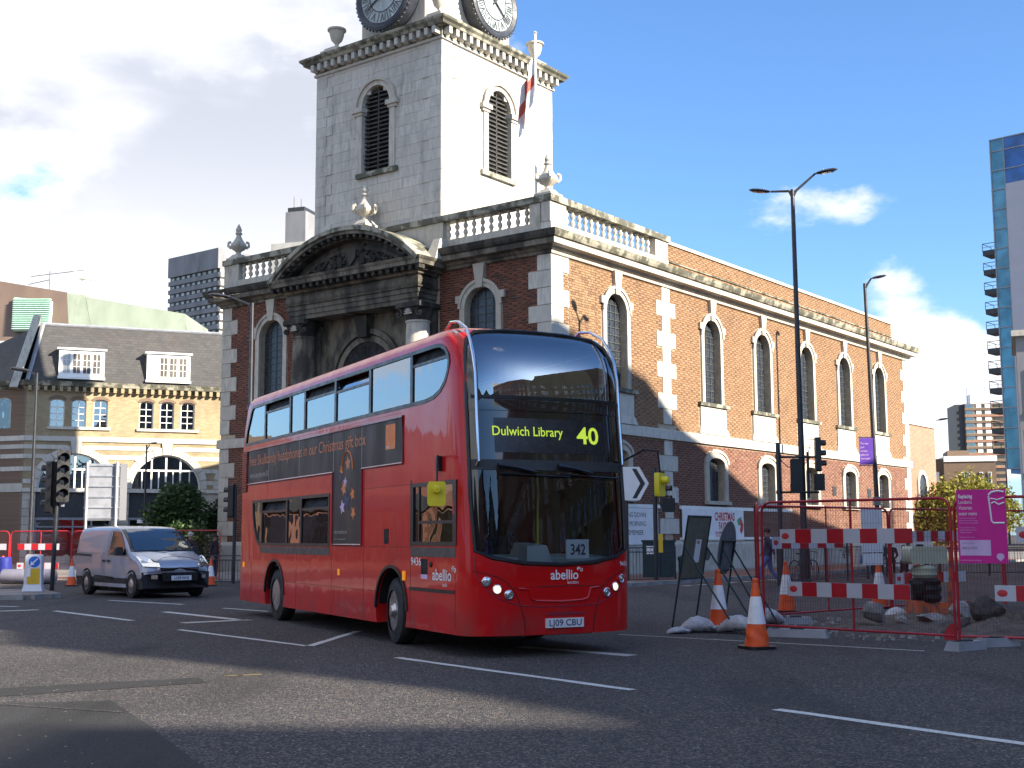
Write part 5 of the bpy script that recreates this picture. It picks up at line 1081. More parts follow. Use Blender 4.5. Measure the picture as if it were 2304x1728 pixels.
# ---- glazing, side
def ringstrip(poly, ins, b0, b1):
    cx_ = sum(p[0] for p in poly) / len(poly); n = len(poly); out = []; A = sum(poly[i][0] * poly[(i + 1) % n][1] - poly[(i + 1) % n][0] * poly[i][1] for i in range(n)); sg = 1 if A > 0 else -1
    for i in range(n):
        p0, p, p1 = Vector(poly[i - 1]), Vector(poly[i]), Vector(poly[(i + 1) % n]); d0, d1 = (p - p0).normalized(), (p1 - p).normalized()
        nn = (Vector((-d0.y, d0.x)) + Vector((-d1.y, d1.x))).normalized() * sg; k = ins / max(.35, nn.dot(Vector((-d0.y, d0.x)) * sg)); out.append(tuple(p + nn * k))
    m = MB(); o = list(poly) + [poly[0]]; i_ = out + [out[0]]; strip(m, o, i_, b0, b1); return m, out
def swap(m): m.v = [(b, a, c) for a, b, c in m.v]; return m       # a-c plane -> b-c plane
for poly, nm in ((UPW, 'upper_window_rubber'), (LOW, 'lower_window_rubber'), (DRV, 'cab_window_rubber')):
    m, inn = ringstrip(poly, .055, -.008, .035); up(swap(m), nm, 'black', smooth=False)
def clip_z(poly, s):                                 # z-range of convex outline at s
    zz = []
    for (a, b), (c, d) in zip(poly, poly[1:] + poly[:1]):
        if min(a, c) <= s <= max(a, c) and a != c: zz.append(b + (d - b) * (s - a) / (c - a))
    return min(zz), max(zz)
def pane(poly, s0, s1, hopper, name='side_window'):
    ss = [s0 + .01 + (s1 - s0 - .02) * k / 14 for k in range(15)]; lo = [(s, clip_z(poly, s)[0]) for s in ss]; hi_ = [(s, clip_z(poly, s)[1]) for s in ss]
    if hopper: top = max(z for s, z in hi_); hz_ = top - hopper; hi2 = [(s, min(z, hz_)) for s, z in hi_]
    else: hi2 = hi_
    m = MB(); m.prism(lo + hi2[::-1], .014, .020, 'bc'); p = up(m, name, 'bus_glass', smooth=False)
    if hopper:
        m = MB(); m.box(.0, max(s0, ss[0]), hz_ - .02, .03, s1, hz_ + .02); m.build('hopper_bar', MT['black'], p, smooth=False)
        m = MB(); m.hexa([(.02, s0, hz_), (.02, s1, hz_), (.03, s1, hz_), (.03, s0, hz_), (.10, s0, top - .03), (.10, s1, top - .03), (.11, s1, top - .03), (.11, s0, top - .03)]); m.build('hopper_infill', MT['bus_glass' if hopper == .2501 else 'dark'], p, smooth=False)  # dark sheets stand for the shade inside open hopper gaps
cuts_u = [.73, 2.04, 3.70, 5.31, 6.94, 7.81, 9.43, 10.85]
for k in range(7): pane(UPW, cuts_u[k], cuts_u[k + 1], .22 if k in (0, 3, 5) else (.2501 if k == 2 else 0))
cuts_l = [5.54, 7.08, 7.92, 9.55, 10.2]
for k in range(4): pane(LOW, cuts_l[k], cuts_l[k + 1], .24 if k in (0, 2) else 0)
pane(DRV, .51, 1.99, 0, 'cab_window')
for s in cuts_u[1:-1]: z0, z1 = clip_z(UPW, s); m = MB(); m.box(-.004, s - .045, z0, .03, s + .045, z1); up(m, 'window_pillar', 'black', smooth=False)
for s in cuts_l[1:-1]: m = MB(); m.box(-.004, s - .045, 1.39, .03, s + .045, 2.27); up(m, 'window_pillar', 'black', smooth=False)
m = MB(); m.box(-.004, .56, 1.43, .03, .62, 2.29); m.box(.0, .6, 1.72, .03, 1.75, 1.76); m.box(.0, 1.74, 1.45, .03, 1.78, 2.27); up(m, 'cab_window_bar', 'black', smooth=False)
for s0, s1 in ((cuts_u[0] + .4, 10.8),): m = MB(); m.box(BW - .03, 1.0, 3.40, BW - .02, 10.6, 4.17); up(m, 'nearside_upper_glass', 'bus_glass', smooth=False)
for s in cuts_u[1:-1]: m = MB(); m.box(BW - .04, s - .045, 3.39, BW - .0, s + .045, 4.18); up(m, 'window_pillar', 'black', smooth=False)
m = MB(); m.box(BW - .03, 5.6, 1.4, BW - .02, 10.1, 2.26); up(m, 'nearside_lower_glass', 'bus_glass', smooth=False)
# ---- glazing, front
def fpatch(w0, w1, z0, z1, off, nw=22, nz=12, zlo=None):
    m = MB(); g = [[m.p(*fpt(off)(w0 + (w1 - w0) * i / nw, (zlo(w0 + (w1 - w0) * i / nw) if zlo else z0) + (z1 - (zlo(w0 + (w1 - w0) * i / nw) if zlo else z0)) * j / nz)) for i in range(nw + 1)] for j in range(nz + 1)]
    for j in range(nz):
        for i in range(nw): m.face(g[j][i], g[j][i + 1], g[j + 1][i + 1], g[j + 1][i])
    return m
zbot = lambda w: 1.175 + .17 * (abs(w - 1.265) / 1.165) ** 2.2
up(fpatch(.12, 2.41, 3.34, 4.35, -.02, nz=16), 'upper_windscreen', 'screen_up', fixn=False)
up(fpatch(.12, 2.41, 1.2, 2.42, -.02, zlo=zbot), 'windscreen', 'screen', fixn=False)
up(fpatch(.12, 2.41, 2.54, 3.20, -.012), 'destination_glass', 'gloss_black', fixn=False)
up(fpatch(.11, 2.42, 3.20, 3.345, .004, nz=2), 'front_cross_panel', 'gloss_black', fixn=False); up(fpatch(.11, 2.42, 2.41, 2.545, .004, nz=2), 'wiper_panel', 'dkgrey', fixn=False)
up(fpatch(.15, 2.38, 3.355, 3.40, .003, nz=1), 'screen_seal', 'black', fixn=False)
# rubber surround following the opening
out = [fpt(.006)(w, z) for w, z in FRO]; m = MB(); m.tube([(x, min(y, 1.1), z) for x, y, z in out], .028, 6, closed=True); up(m, 'windscreen_surround', 'black')
for w0, w1 in ((.10, .24), (2.29, 2.43)): up(fpatch(w0, w1, 1.38, 4.05, -.008, nw=4, nz=24), 'black_pillar_panel', 'gloss_black', fixn=False)
m = fpatch(.42, 2.1, 2.64, 3.10, -.006); up(m, 'blind_aperture', 'blackout', fixn=False)
m = MB(); m.text('Dulwich Library', .38, 2.865, .125, 0, .76, 'L', f2=fpt(.004), bold=.006, fit=1.03); up(m, 'destination_text', 'lime', fixn=False, smooth=False)
m = MB(); m.text('40', 1.63, 2.785, .225, 0, .84, 'L', f2=fpt(.004), bold=.018, fit=.36); up(m, 'route_number', 'lime', fixn=False, smooth=False)
for w, nm in ((.17, 1), (2.36, -1)):                 # chrome branch deflector rails
    pts = [(w, front(w, 2.47) - .03, 2.47), (w, front(w, 2.50) - .10, 2.52)] + [(w, front(w, z) - .11, z) for z in (2.8, 3.1, 3.4, 3.7, 3.95)] + [(w + .01 * nm, front(w, 4.1) - .09, 4.15), (w + .03 * nm, front(w, 4.2) - .02, 4.33), (w + .05 * nm, front(w, 4.3) + .16, 4.47), (w + .06 * nm, front(w, 4.3) + .42, 4.50), (w + .07 * nm, front(w, 4.3) + .60, 4.42), (w + .07 * nm, front(w, 4.3) + .62, 4.34)]
    m = MB(); m.tube(pts, .022, 8); up(m, 'branch_guard_rail', 'chrome')
for w in (.42, 1.28): 
    m = MB(); f = fpt(.05); m.tube([f(w, 2.47), f(w + .25, 2.44), f(w + .55, 2.38)], [.035, .025, .014], 6); m.tube([fpt(.03)(w + .05, 2.36), fpt(.03)(w + .5, 2.34), fpt(.03)(w + 1.05, 2.33)], .012, 5); up(m, 'wiper', 'black')
m = MB(); m.box(2.47, .62, .42, 2.50, .66, 2.36); m.box(2.47, 1.27, .42, 2.50, 1.33, 2.36); m.box(2.47, 1.9, .42, 2.50, 1.95, 2.36); m.box(2.47, .62, 2.30, 2.50, 1.95, 2.36); m.box(2.47, .62, .42, 2.50, 1.95, .5); up(m, 'entrance_door', 'black', smooth=False)
m = MB(); m.box(2.48, .66, .5, 2.486, 1.9, 2.3); up(m, 'door_glass', 'screen', smooth=False)
# ---- front panel detail
def fline(pts, r=.006, name='panel_gap', mat='dark'): m = MB(); m.tube([fpt(-.001)(w, z) for w, z in pts], r, 5); return up(m, name, mat)
podL = [(.10, 1.10), (.16, 1.09), (.28, 1.06), (.40, 1.02), (.50, .96), (.58, .88), (.64, .78), (.69, .66), (.73, .52), (.75, .40), (.76, .30)]
for mir in (0, 1):
    M_ = (lambda w: w) if not mir else (lambda w: BW - w)
    fline([(M_(w), z) for w, z in podL]); fline([(M_(w), z) for w, z in ((.12, 1.3), (.12, 1.1), (.17, .98), (.28, .84), (.42, .75), (.58, .69), (.72, .655), (.95, .64), (1.265, .635))], .008, 'bumper_crease', 'bus_rim')
    for j, (w, z) in enumerate(((.25, .97), (.38, .87), (.53, .80))):
        w = M_(w); p = fpt(.0)(w, z); n = Vector((front(w + .01, z) - front(w - .01, z), -.02, 0)).normalized(); a = atan2(n.x, -n.y)
        m = MB(); m.lathe([(.058, .02), (.062, -.012), (.052, -.018), (.048, .0)], (0, 0, 0), 20, 'b', cap=False); h = up(m, 'headlight', 'chrome'); h.location = (p[0], p[1] - .003, p[2]); h.rotation_euler = (0, 0, a)
        m = MB(); m.lathe([(.050, -.006), (.03, -.012), (0, -.014)], (0, 0, 0), 16, 'b'); m.build('reflector', MT['headlit' if j == 1 else 'reflector'], h)
        m = MB(); m.lathe([(.028, -.014), (.02, -.022), (0, -.024)], (0, 0, 0), 12, 'b'); m.build('bulb', MT['headlit' if j == 1 else 'chrome'], h)
fline([(.60, .885), (1.0, .895), (1.265, .90), (1.6, .895), (1.93, .885)])
m = MB(); m.tube([fpt(.002)(w, z) for w, z in ((.66, .875), (.80, .865), (.84, .74), (.92, .715), (1.265, .70), (1.61, .715), (1.69, .74), (1.73, .865), (1.87, .875))], .016, 6); up(m, 'bumper_recess_lip', 'bus_red')
m = fpatch(1.05, 1.62, .53, .56, .012, nz=1); up(m, 'plate_lamp_housing', 'bus_rim', fixn=False)
m = MB(); m.box(1.04, front(1.3, .45) - .03, .365, 1.60, front(1.3, .45) + .05, .485); pl = up(m, 'number_plate', 'plate', smooth=False)
m = MB(); m.text('LJ09 CBU', 1.32, .388, .082, front(1.3, .45) - .032, .92, 'C', bold=.012, fit=.49); m.build('plate_text', MT['blue_print'], pl, smooth=False, fixn=False)
m = MB(); m.text('abellio', 1.12, .985, .125, 0, .84, 'L', f2=fpt(.004), bold=.014, fit=.42); up(m, 'operator_name', 'white_print', fixn=False, smooth=False)
m = MB(); m.text('london', 1.37, .925, .045, 0, .95, 'L', f2=fpt(.004)); up(m, 'operator_name', 'white_print', fixn=False, smooth=False)
def swirl(f2, x, z, s, par=BUS):
    m = MB()
    for q in ([(0, 0), (.2, .35), (.55, .3), (.62, 0), (.8, -.25), (1.1, -.1), (1.05, .25), (.8, .3)], [(0, .1), (-.1, .35), (.15, .55), (.5, .5)]): m.tube([f2(x + u * s, z + v * s) for u, v in q], .006, 4)
    m.build('operator_logo', MT['white_print'], par)
swirl(fpt(.004), 1.53, 1.10, .07)
m = MB(); m.text('9436', 2.26, 1.14, .062, 0, .85, 'L', f2=fpt(.004), bold=.01, fit=.17); up(m, 'fleet_number', 'white_print', fixn=False, smooth=False)
# ---- side detail: advert, text, gaps (side plane x=0; text runs towards the front = -y)
SIDE = lambda o: (lambda u, z: (-o, -u, z))          # u = -s so that letters read left to right
def splate(s0, s1, z0, z1, name, mat, o=.010, par=BUS): m = MB(); m.box(-o, s0, z0, .002, s1, z1); return up(m, name, mat, par, smooth=False)
AD = [(10.58, 2.60), (5.37, 2.60), (5.37, 1.42), (4.00, 1.42), (4.00, 2.60), (2.34, 2.60), (2.34, 3.28), (10.58, 3.28)]
m = MB(); m.prism(AD, -.006, .001, 'bc'); ad = up(m, 'side_advert', 'advert', smooth=False)
m = MB(); m.tube([(-.008, s, z) for s, z in AD], .020, 5, closed=True); m.build('advert_frame', MT['bus_rim'], ad)
for s in (4.02, 5.35, 7.2, 9.1): m = MB(); m.box(-.0085, s - .006, 2.62, -.006, s + .006, 3.26); m.build('vinyl_seam', MT['grey_print'], ad, smooth=False)
m = MB(); m.text('free Skullcandy headphones in our Christmas gift box', -10.45, 2.965, .20, 0, .47, 'L', f2=SIDE(.010)); w0, w1 = min(v[1] for v in m.v), max(v[1] for v in m.v); k_ = (10.45 - 3.85) / (w1 - w0); m.v = [(x, 10.45 - (10.45 - y) * k_, z) for x, y, z in m.v]
m.build('advert_headline', MT['orange_dim'], ad, fixn=False, smooth=False)
m = MB(); m.text('when you buy phones over £30', -10.4, 2.72, .11, 0, .62, 'L', f2=SIDE(.010)); m.build('advert_subline', MT['grey_print'], ad, fixn=False, smooth=False)
m = MB(); m.box(-.012, 2.62, 2.83, -.006, 3.0, 3.20); m.build('orange_square', MT['orange'], ad, smooth=False)
m = MB(); m.text('orange', -2.98, 2.85, .055, 0, .62, 'L', f2=SIDE(.014)); m.build('square_text', MT['white_print'], ad, fixn=False, smooth=False)
m = MB(); m.text('only at orangeshop.co.uk', -5.28, 1.60, .06, 0, .72, 'L', f2=SIDE(.010)); m.text('terms and conditions apply. subject to availability.', -5.28, 1.50, .025, 0, .8, 'L', f2=SIDE(.010)); m.build('advert_small_print', MT['grey_print'], ad, fixn=False, smooth=False)
rr = random.Random(9)                                # bunch of orange shapes and headphones on the advert stem
for k in range(9):
    s, z, r_ = 4.68 + rr.uniform(-.38, .38), 2.62 - k * .1 + .1, rr.uniform(.09, .18); a0 = rr.random() * 6; m = MB()
    m.prism([(s + r_ * (1 if j % 2 else .5) * cos(a0 + j * pi / 5), z + r_ * (1 if j % 2 else .5) * sin(a0 + j * pi / 5)) for j in range(10)], -.0075 - .0004 * k, -.006, 'bc'); m.build('printed_star', MT[('orange_dim', 'orange', 'blue_print', 'lilac')[k % 4]], ad, smooth=False)
m = MB(); m.tube([(-.008, 4.68 + .26 * cos(a), 2.62 + .30 * sin(a)) for a in [pi * k / 12 for k in range(13)]], .012, 4); m.build('printed_headband', MT['orange'], ad)
m = MB(); m.prism([(10.25, 1.22), (9.4, 1.37), (9.72, 1.365), (5.5, 1.365), (5.5, 1.22)] if 0 else [(9.5, 1.24), (5.5, 1.24), (5.5, 1.365), (9.72, 1.365)], -.004, .001, 'bc'); up(m, 'window_skirt_strip', 'bus_skirt', smooth=False)
splate(.52, 2.03, 1.27, 1.40, 'cab_skirt_strip', 'bus_skirt', .004)
m = MB(); m.box(-.004, 2.02, 1.38, .001, 2.06, 2.34); up(m, 'cab_skirt_edge', 'black', smooth=False)
for s0, s1, z0, z1 in ((.55, 2.08, .835, .845), (2.04, 2.048, .34, 1.24), (.53, .538, .36, 1.1), (3.9, 3.906, .3, 2.6), (2.1, 5.4, 1.395, 1.40), (3.4, 8.0, .735, .74), (5.4, 5.406, .3, 1.35), (7.3, 7.306, .32, 1.22), (10.2, 10.208, .3, 1.25), (5.0, 5.26, .46, .466), (5.0, 5.006, .46, .74), (5.254, 5.26, .46, .74), (2.05, 3.95, 2.28, 2.285), (7.7, 7.706, 2.3, 2.58), (9.2, 9.206, 2.3, 2.58), (2.4, 10.7, 3.335, 3.338)):
    splate(s0, s1, z0, z1, 'panel_gap', 'dark', .0015)
splate(.56, 2.08, .80, .84, 'black_rub_strip', 'black', .008)
m = MB(); m.box(-.012, 10.62, 2.45, .002, 10.98, 3.28); v_ = up(m, 'engine_vent', 'dark', smooth=False)
for k in range(22): m = MB(); m.box(-.022, 10.64, 2.47 + k * .037, -.012, 10.96, 2.485 + k * .037); m.build('vent_slat', MT['bus_red'], v_, smooth=False)
splate(2.88, 3.06, 1.44, 1.66, 'filler_recess', 'dark', .004); splate(2.22, 2.30, .93, 1.06, 'side_marker_lamp', 'amber', .02); splate(10.7, 10.78, .95, 1.05, 'side_marker_lamp', 'amber', .02); splate(5.0, 5.06, .93, 1.03, 'side_marker_lamp', 'amber', .015)
m = MB(); m.text('9436', -2.02, 1.15, .11, 0, .70, 'L', f2=SIDE(.004), bold=.01, fit=.36); up(m, 'fleet_number', 'white_print', fixn=False, smooth=False)
m = MB(); m.text('abellio', -1.27, .965, .15, 0, .72, 'L', f2=SIDE(.004), bold=.012, fit=.62); up(m, 'operator_name', 'white_print', fixn=False, smooth=False)
m = MB(); m.text('london', -.94, .885, .05, 0, .8, 'L', f2=SIDE(.004)); up(m, 'operator_name', 'white_print', fixn=False, smooth=False)
swirl(SIDE(.004), -.62, 1.10, .10); splate(1.44, 1.66, 1.02, 1.24, 'lock_recess', 'dark', .003); splate(1.44, 1.66, .97, 1.03, 'recess_label', 'lilac', .004); m = MB(); m.lathe([(0, -.02), (.035, -.02), (.04, 0)], (0, 1.32, 1.17), 12, 'a'); up(m, 'door_button', 'black')
m = MB(); m.box(.16, .08, 1.75, .40, .085, 1.95); 
splate(.52, .62, 1.84, 2.0, 'red_notice', 'red_print', .006)
m = MB(); m.tube([(0, 1.2, 4.33), (0, 4.0, 4.33)], .012, 5); 
# yellow mirrors on arms
def mirror(pts, c, rz, nm='mirror'):
    m = MB(); m.tube(pts, .014, 6); a = up(m, 'mirror_arm', 'black'); m = MB(); m.prism([(-.10, -.16), (-.12, -.12), (-.12, .12), (-.10, .16), (.10, .16), (.12, .12), (.12, -.12), (.10, -.16)], -.035, .035); m.lathe([(.05, .035), (.05, .12), (.0, .13)] if 0 else [(.0, -.14), (.05, -.13), (.055, -.035)], (0, 0, .06), 14, 'b'); o = up(m, nm, 'yellow', sharp=50); o.location = c; o.rotation_euler = (0, 0, rz)
    m = MB(); m.box(-.10, .036, -.14, .10, .042, .14); m.build('mirror_glass', MT['chrome'], o, smooth=False)
mirror([(.02, 1.05, 2.60), (-.10, .90, 2.62), (-.22, .62, 2.60), (-.24, .60, 2.2)], (-.24, .60, 2.10), radians(-22))
mirror([(2.42, .3, 2.56), (2.62, .02, 2.72), (2.80, -.05, 2.70), (2.84, -.05, 2.3)], (2.80, -.08, 2.24), radians(35))
m = MB(); m.box(-.06, .95, 2.42, 0, 1.05, 2.62); up(m, 'mirror_bracket', 'black', smooth=False)
# ---- interior
m = MB(); m.box(.44, .7, .36, 2.09, 10.9, .40); up(m, 'lower_floor', 'dkgrey', smooth=False); m = MB(); m.box(.05, .60, 2.50, 2.48, 10.8, 2.58); up(m, 'upper_floor', 'bus_in', smooth=False)
m = MB(); m.box(.05, .32, 2.46, 2.48, .62, 3.22); m.v = [(x, y + b_bow(x) * .8 if y < .5 else max(y, .62 + b_bow(x) * .5), z) for x, y, z in m.v]; up(m, 'blind_box', 'dark', smooth=False)
m = MB()
for x in (.12, 2.05): m.box(x, .95, 4.20, x + .36, 10.4, 4.26)
up(m, 'ceiling_light_strip', 'bus_in', smooth=False)
seat_me = None
for k in range(12):
    for x in (.30, .76, 1.42, 1.88):
        s = 1.5 + k * .76
        if seat_me is None:
            m = MB(); m.box(-.2, 0, .38, .2, .42, .48); m.hexa([(-.2, .36, .45), (.2, .36, .45), (.2, .44, .45), (-.2, .44, .45), (-.17, .50, 1.05), (.17, .50, 1.05), (.17, .56, 1.05), (-.17, .56, 1.05)]); o = up(m, 'passenger_seat', 'seat', smooth=False); seat_me = o.data
        else: o = link(seat_me, 'passenger_seat', BUS)
        o.location = (x, s, 2.58)
for k in range(5):
    for x in (.30, .76, 1.42, 1.88): link(seat_me, 'passenger_seat', BUS).location = (x, 6.0 + k * .85, .62)
m = MB()
for x, s in ((1.05, 1.3), (1.5, 1.3), (1.05, 2.6), (1.5, 4.1)): m.tube([(x, s, 2.58), (x, s, 4.3)], .018, 6)
m.tube([(.15, 1.0, 3.42), (2.38, 1.0, 3.42)], .02, 6); up(m, 'grab_pole', 'pole_red')
m = MB()
for x, s in ((1.0, 1.9), (1.75, 1.5), (1.75, 3.6), (1.1, 4.8)): m.tube([(x, s, .4), (x, s, 2.48)], .018, 6)
up(m, 'grab_pole', 'yellow')
m = MB(); m.hexa([(.12, .46, .9), (2.41, .46, .9), (2.2, 1.2, .9), (.3, 1.2, .9), (.16, .62, 1.26), (2.37, .62, 1.26), (2.2, .95, 1.30), (.3, .95, 1.30)]); up(m, 'dashboard', 'dash', smooth=False)
m = MB(); m.hexa([(.95, .34, 1.2), (1.35, .34, 1.2), (1.30, .9, 1.28), (.98, .9, 1.28), (1.0, .42, 1.42), (1.3, .42, 1.42), (1.25, .85, 1.46), (1.02, .85, 1.46)]); up(m, 'dashboard_binnacle', 'dash', smooth=False)
m = MB(); m.box(1.12, 1.75, .4, 1.16, 1.85, 2.45); m.box(1.13, 1.0, .4, 1.155, 1.8, 1.55); m.box(.1, 1.85, .4, 1.15, 1.9, 2.45); up(m, 'cab_partition', 'blackout', smooth=False)
m = MB(); m.box(1.42, .33, 1.25, 1.78, .345, 1.50); m.v = [(x, y + front(x, 1.4) - .24, z) for x, y, z in m.v]; p = up(m, 'paper_sign', 'plate', smooth=False); m = MB(); m.text('342', 1.60, 1.30, .14, front(1.6, 1.4) + .085, .8, 'C', bold=.02); m.build('paper_sign_text', MT['blue_print'], p, fixn=False, smooth=False)
m = MB(); m.tube([(.55 + .21 * cos(a), 1.0 + .12 * sin(a), 1.42 + .17 * sin(a)) for a in [2 * pi * k / 24 for k in range(24)]], .016, 6, closed=True); m.tube([(.55, 1.0, 1.42), (.55, .85, 1.1)], .03, 6); m.tube([(.35, 1.0, 1.42), (.75, 1.0, 1.42)], .014, 5); up(m, 'steering_wheel', 'black')
m = MB(); m.box(.32, 1.45, .9, .8, 1.8, 1.05); m.box(.34, 1.75, 1.0, .78, 1.85, 1.95); up(m, 'driver_seat', 'seat', smooth=False)
m = MB(); m.hexa([(1.80, 1.1, .6), (1.9, 1.1, .6), (1.9, 1.14, .6), (1.8, 1.14, .6), (1.80, 1.1, 2.4), (1.9, 1.1, 2.4), (1.9, 1.14, 2.4), (1.8, 1.14, 2.4)]); up(m, 'door_post', 'black', smooth=False)
m = MB(); m.hexa([(.98, 1.2, 1.3), (1.08, 1.2, 1.3), (1.08, 1.24, 1.3), (.98, 1.24, 1.3), (1.36, 1.2, 2.3), (1.46, 1.2, 2.3), (1.46, 1.24, 2.3), (1.36, 1.24, 2.3)]); up(m, 'cab_brace', 'blackout', smooth=False)
m = MB(); m.box(.85, 1.7, 1.3, 1.05, 1.74, 1.55); up(m, 'blue_ticket_machine', 'blue_sign', smooth=False)
m = MB(); m.prism([(1.52, 1.45), (1.66, 1.45), (1.72, 2.1), (1.60, 2.22), (1.48, 2.05)], .10, .13, 'bc'); vst = m.build('hi_vis_jacket', MT['green_vest'], BUS, smooth=False)
# ================================================================ people
def person(label, loc, rz, J, tops, group=None, scale=1., child=None, hair_c='hair', cat='person'):
    """J: joint dict; tops: (jacket, trousers, shoes) materials"""
    t = thing('person', label, cat, loc, rz, group)
    order = ['pelvis', 'belly', 'chest', 'neck', 'headlow', 'head', 'crownpt', 'shL', 'elL', 'wrL', 'hdL', 'shR', 'elR', 'wrR', 'hdR', 'hipL', 'knL', 'anL', 'toL', 'hipR', 'knR', 'anR', 'toR']
    E_ = [('pelvis', 'belly'), ('belly', 'chest'), ('chest', 'neck'), ('neck', 'headlow'), ('headlow', 'head'), ('head', 'crownpt'), ('chest', 'shL'), ('shL', 'elL'), ('elL', 'wrL'), ('wrL', 'hdL'), ('chest', 'shR'), ('shR', 'elR'), ('elR', 'wrR'), ('wrR', 'hdR'), ('pelvis', 'hipL'), ('hipL', 'knL'), ('knL', 'anL'), ('anL', 'toL'), ('pelvis', 'hipR'), ('hipR', 'knR'), ('knR', 'anR'), ('anR', 'toR')]
    R = dict(pelvis=(.15, .11), belly=(.145, .105), chest=(.17, .12), neck=(.058, .058), headlow=(.068, .075), head=(.082, .098), crownpt=(.06, .07), shL=(.075, .07), elL=(.052, .052), wrL=(.036, .034), hdL=(.035, .022), hipL=(.10, .10), knL=(.07, .07), anL=(.052, .052), toL=(.045, .032))
    vs = [J[k] for k in order]; es = [(order.index(a), order.index(b)) for a, b in E_]
    rad = [R[k if k in R else k[:-1] + 'L'] for k in order]
    for side in 'LR':                                # five fingers on each hand
        h, w = Vector(J['hd' + side]), Vector(J['wr' + side]); d = (h - w).normalized(); x = d.cross(Vector((1, 0, 0))).normalized()
        for q in range(5):
            off_ = (q - 2) * .017; L = (.05, .075, .082, .075, .06)[q]; i = len(vs); p1 = h + x * off_ * 1.2 + (x * -.03 if q == 0 else d * .02); p2 = p1 + d * L * .5 + x * (off_ * .4 - (.02 if q == 0 else 0)); p3 = p2 + d * L * .4 + Vector((-.012, 0, 0))
            vs += [tuple(p1), tuple(p2), tuple(p3)]; es += [(order.index('hd' + side), i), (i, i + 1), (i + 1, i + 2)]; rad += [(.010, .010), (.009, .009), (.007, .007)]
    me = bpy.data.meshes.new('p'); me.from_pydata(vs, es, []); o = bpy.data.objects.new('p', me); COL.objects.link(o)
    o.modifiers.new('s', 'SKIN'); sk = me.skin_vertices[0].data
    for i, r in enumerate(rad): sk[i].radius = r; sk[i].use_root = (i == 0)
    sb_ = o.modifiers.new('u', 'SUBSURF'); sb_.levels = 2; sb_.render_levels = 2
    bpy.context.view_layer.update(); bme = bpy.data.meshes.new_from_object(o.evaluated_get(bpy.context.evaluated_depsgraph_get())); bpy.data.objects.remove(o); bpy.data.meshes.remove(me)
    bme.name = 'body'; bme.materials.clear()
    for k in ('skin',) + tops: bme.materials.append(MT[k])
    nk = J['neck'][2]; pv = J['pelvis'][2]; wl, wr_ = Vector(J['wrL']), Vector(J['wrR']); hl, hr = Vector(J['hdL']), Vector(J['hdR']); aL, aR = Vector(J['anL']), Vector(J['anR']); lo_y = {}
    for p in bme.polygons:
        c = p.center; mi = 1
        dl = min((c - hl).length - .02, (c - hr).length - .02)
        if c.z > nk + .01: mi = 0
        elif dl < .10 and min((c - wl).length, (c - wr_).length) > .02: mi = 0
        elif c.z < min(J['anL'][2], J['anR'][2]) + .03 or (c - Vector(J['toL'])).length < .1 or (c - Vector(J['toR'])).length < .1 or (c - aL).length < .06 or (c - aR).length < .06: mi = 3
        elif c.z < pv - .04 and min((c - Vector(J['elL'])).length, (c - Vector(J['elR'])).length, (c - wl).length, (c - wr_).length) > .11: mi = 2
        p.material_index = mi; p.use_smooth = True
    b = link(bme, 'body', t); hd = Vector(J['head'])
    m = MB(); rr = random.Random(3)
    for k in range(9):
        a = k * 2 * pi / 9; m.lathe([(.0, .0), (.05, .01), (.045, .05), (0, .07)], (hd.x - .018 + .055 * cos(a), hd.y + .06 * sin(a), hd.z + .04), 8)
    m.lathe([(.088, -.02), (.098, .03), (.09, .09), (.055, .135), (0, .15)], (hd.x - .018, hd.y, hd.z + .005), 16); m.build('hair', MT[hair_c], t)
    m = MB(); m.lathe([(0, 0), (.02, .01), (.012, .03)], (hd.x + .10, hd.y, hd.z - .03), 6); m.build('nose', MT['skin'], t)
    m = MB()
    for sg in (-1, 1): m.lathe([(0, 0), (.011, .004), (0, .012)], (hd.x + .088, hd.y + sg * .032, hd.z + .008), 6)
    m.build('eyes', MT['black_print'], t); m = MB()
    for sg in (-1, 1): m.lathe([(0, -.03), (.018, 0), (0, .03)], (hd.x - .005, hd.y + sg * .088, hd.z - .01), 6)
    m.build('ears', MT['skin'], t)
    m = MB(); m.tube([(hd.x + .088, hd.y - .022, hd.z - .058), (hd.x + .093, hd.y, hd.z - .056), (hd.x + .088, hd.y + .022, hd.z - .058)], .005, 4); m.build('mouth', MT['red_print'], t)
    if abs(scale - 1) > .001: t.scale = (scale,) * 3
    return t
# local frame: facing +x, left = +y
STAND = dict(pelvis=(0, 0, .95), belly=(0, 0, 1.12), chest=(0, 0, 1.33), neck=(0, 0, 1.50), headlow=(.02, 0, 1.56), head=(.02, 0, 1.63), crownpt=(.01, 0, 1.70), shL=(0, .19, 1.42), elL=(-.03, .24, 1.15), wrL=(.03, .25, .90), hdL=(.04, .25, .82), shR=(0, -.19, 1.42), elR=(-.03, -.24, 1.15), wrR=(.03, -.25, .90), hdR=(.04, -.25, .82), hipL=(0, .10, .88), knL=(.02, .11, .48), anL=(0, .11, .08), toL=(.16, .12, .035), hipR=(0, -.10, .88), knR=(.02, -.11, .48), anR=(0, -.11, .08), toR=(.16, -.12, .035))
WALK = dict(STAND, elL=(-.14, .25, 1.17), wrL=(-.18, .27, .92), hdL=(-.18, .27, .84), elR=(.05, -.25, 1.16), wrR=(.20, -.24, .96), hdR=(.25, -.24, .89), knL=(.22, .10, .52), anL=(.32, .10, .12), toL=(.47, .11, .10), knR=(-.08, -.10, .48), anR=(-.36, -.10, .14), toR=(-.25, -.11, .04), hipL=(.03, .10, .87), hipR=(-.03, -.10, .87))
man = person('man in a navy jacket and blue jeans walking left past the red barriers', (7.85, 38.5, .0), radians(172), WALK, ('jacket', 'jeans', 'shoes'), scale=1.0)
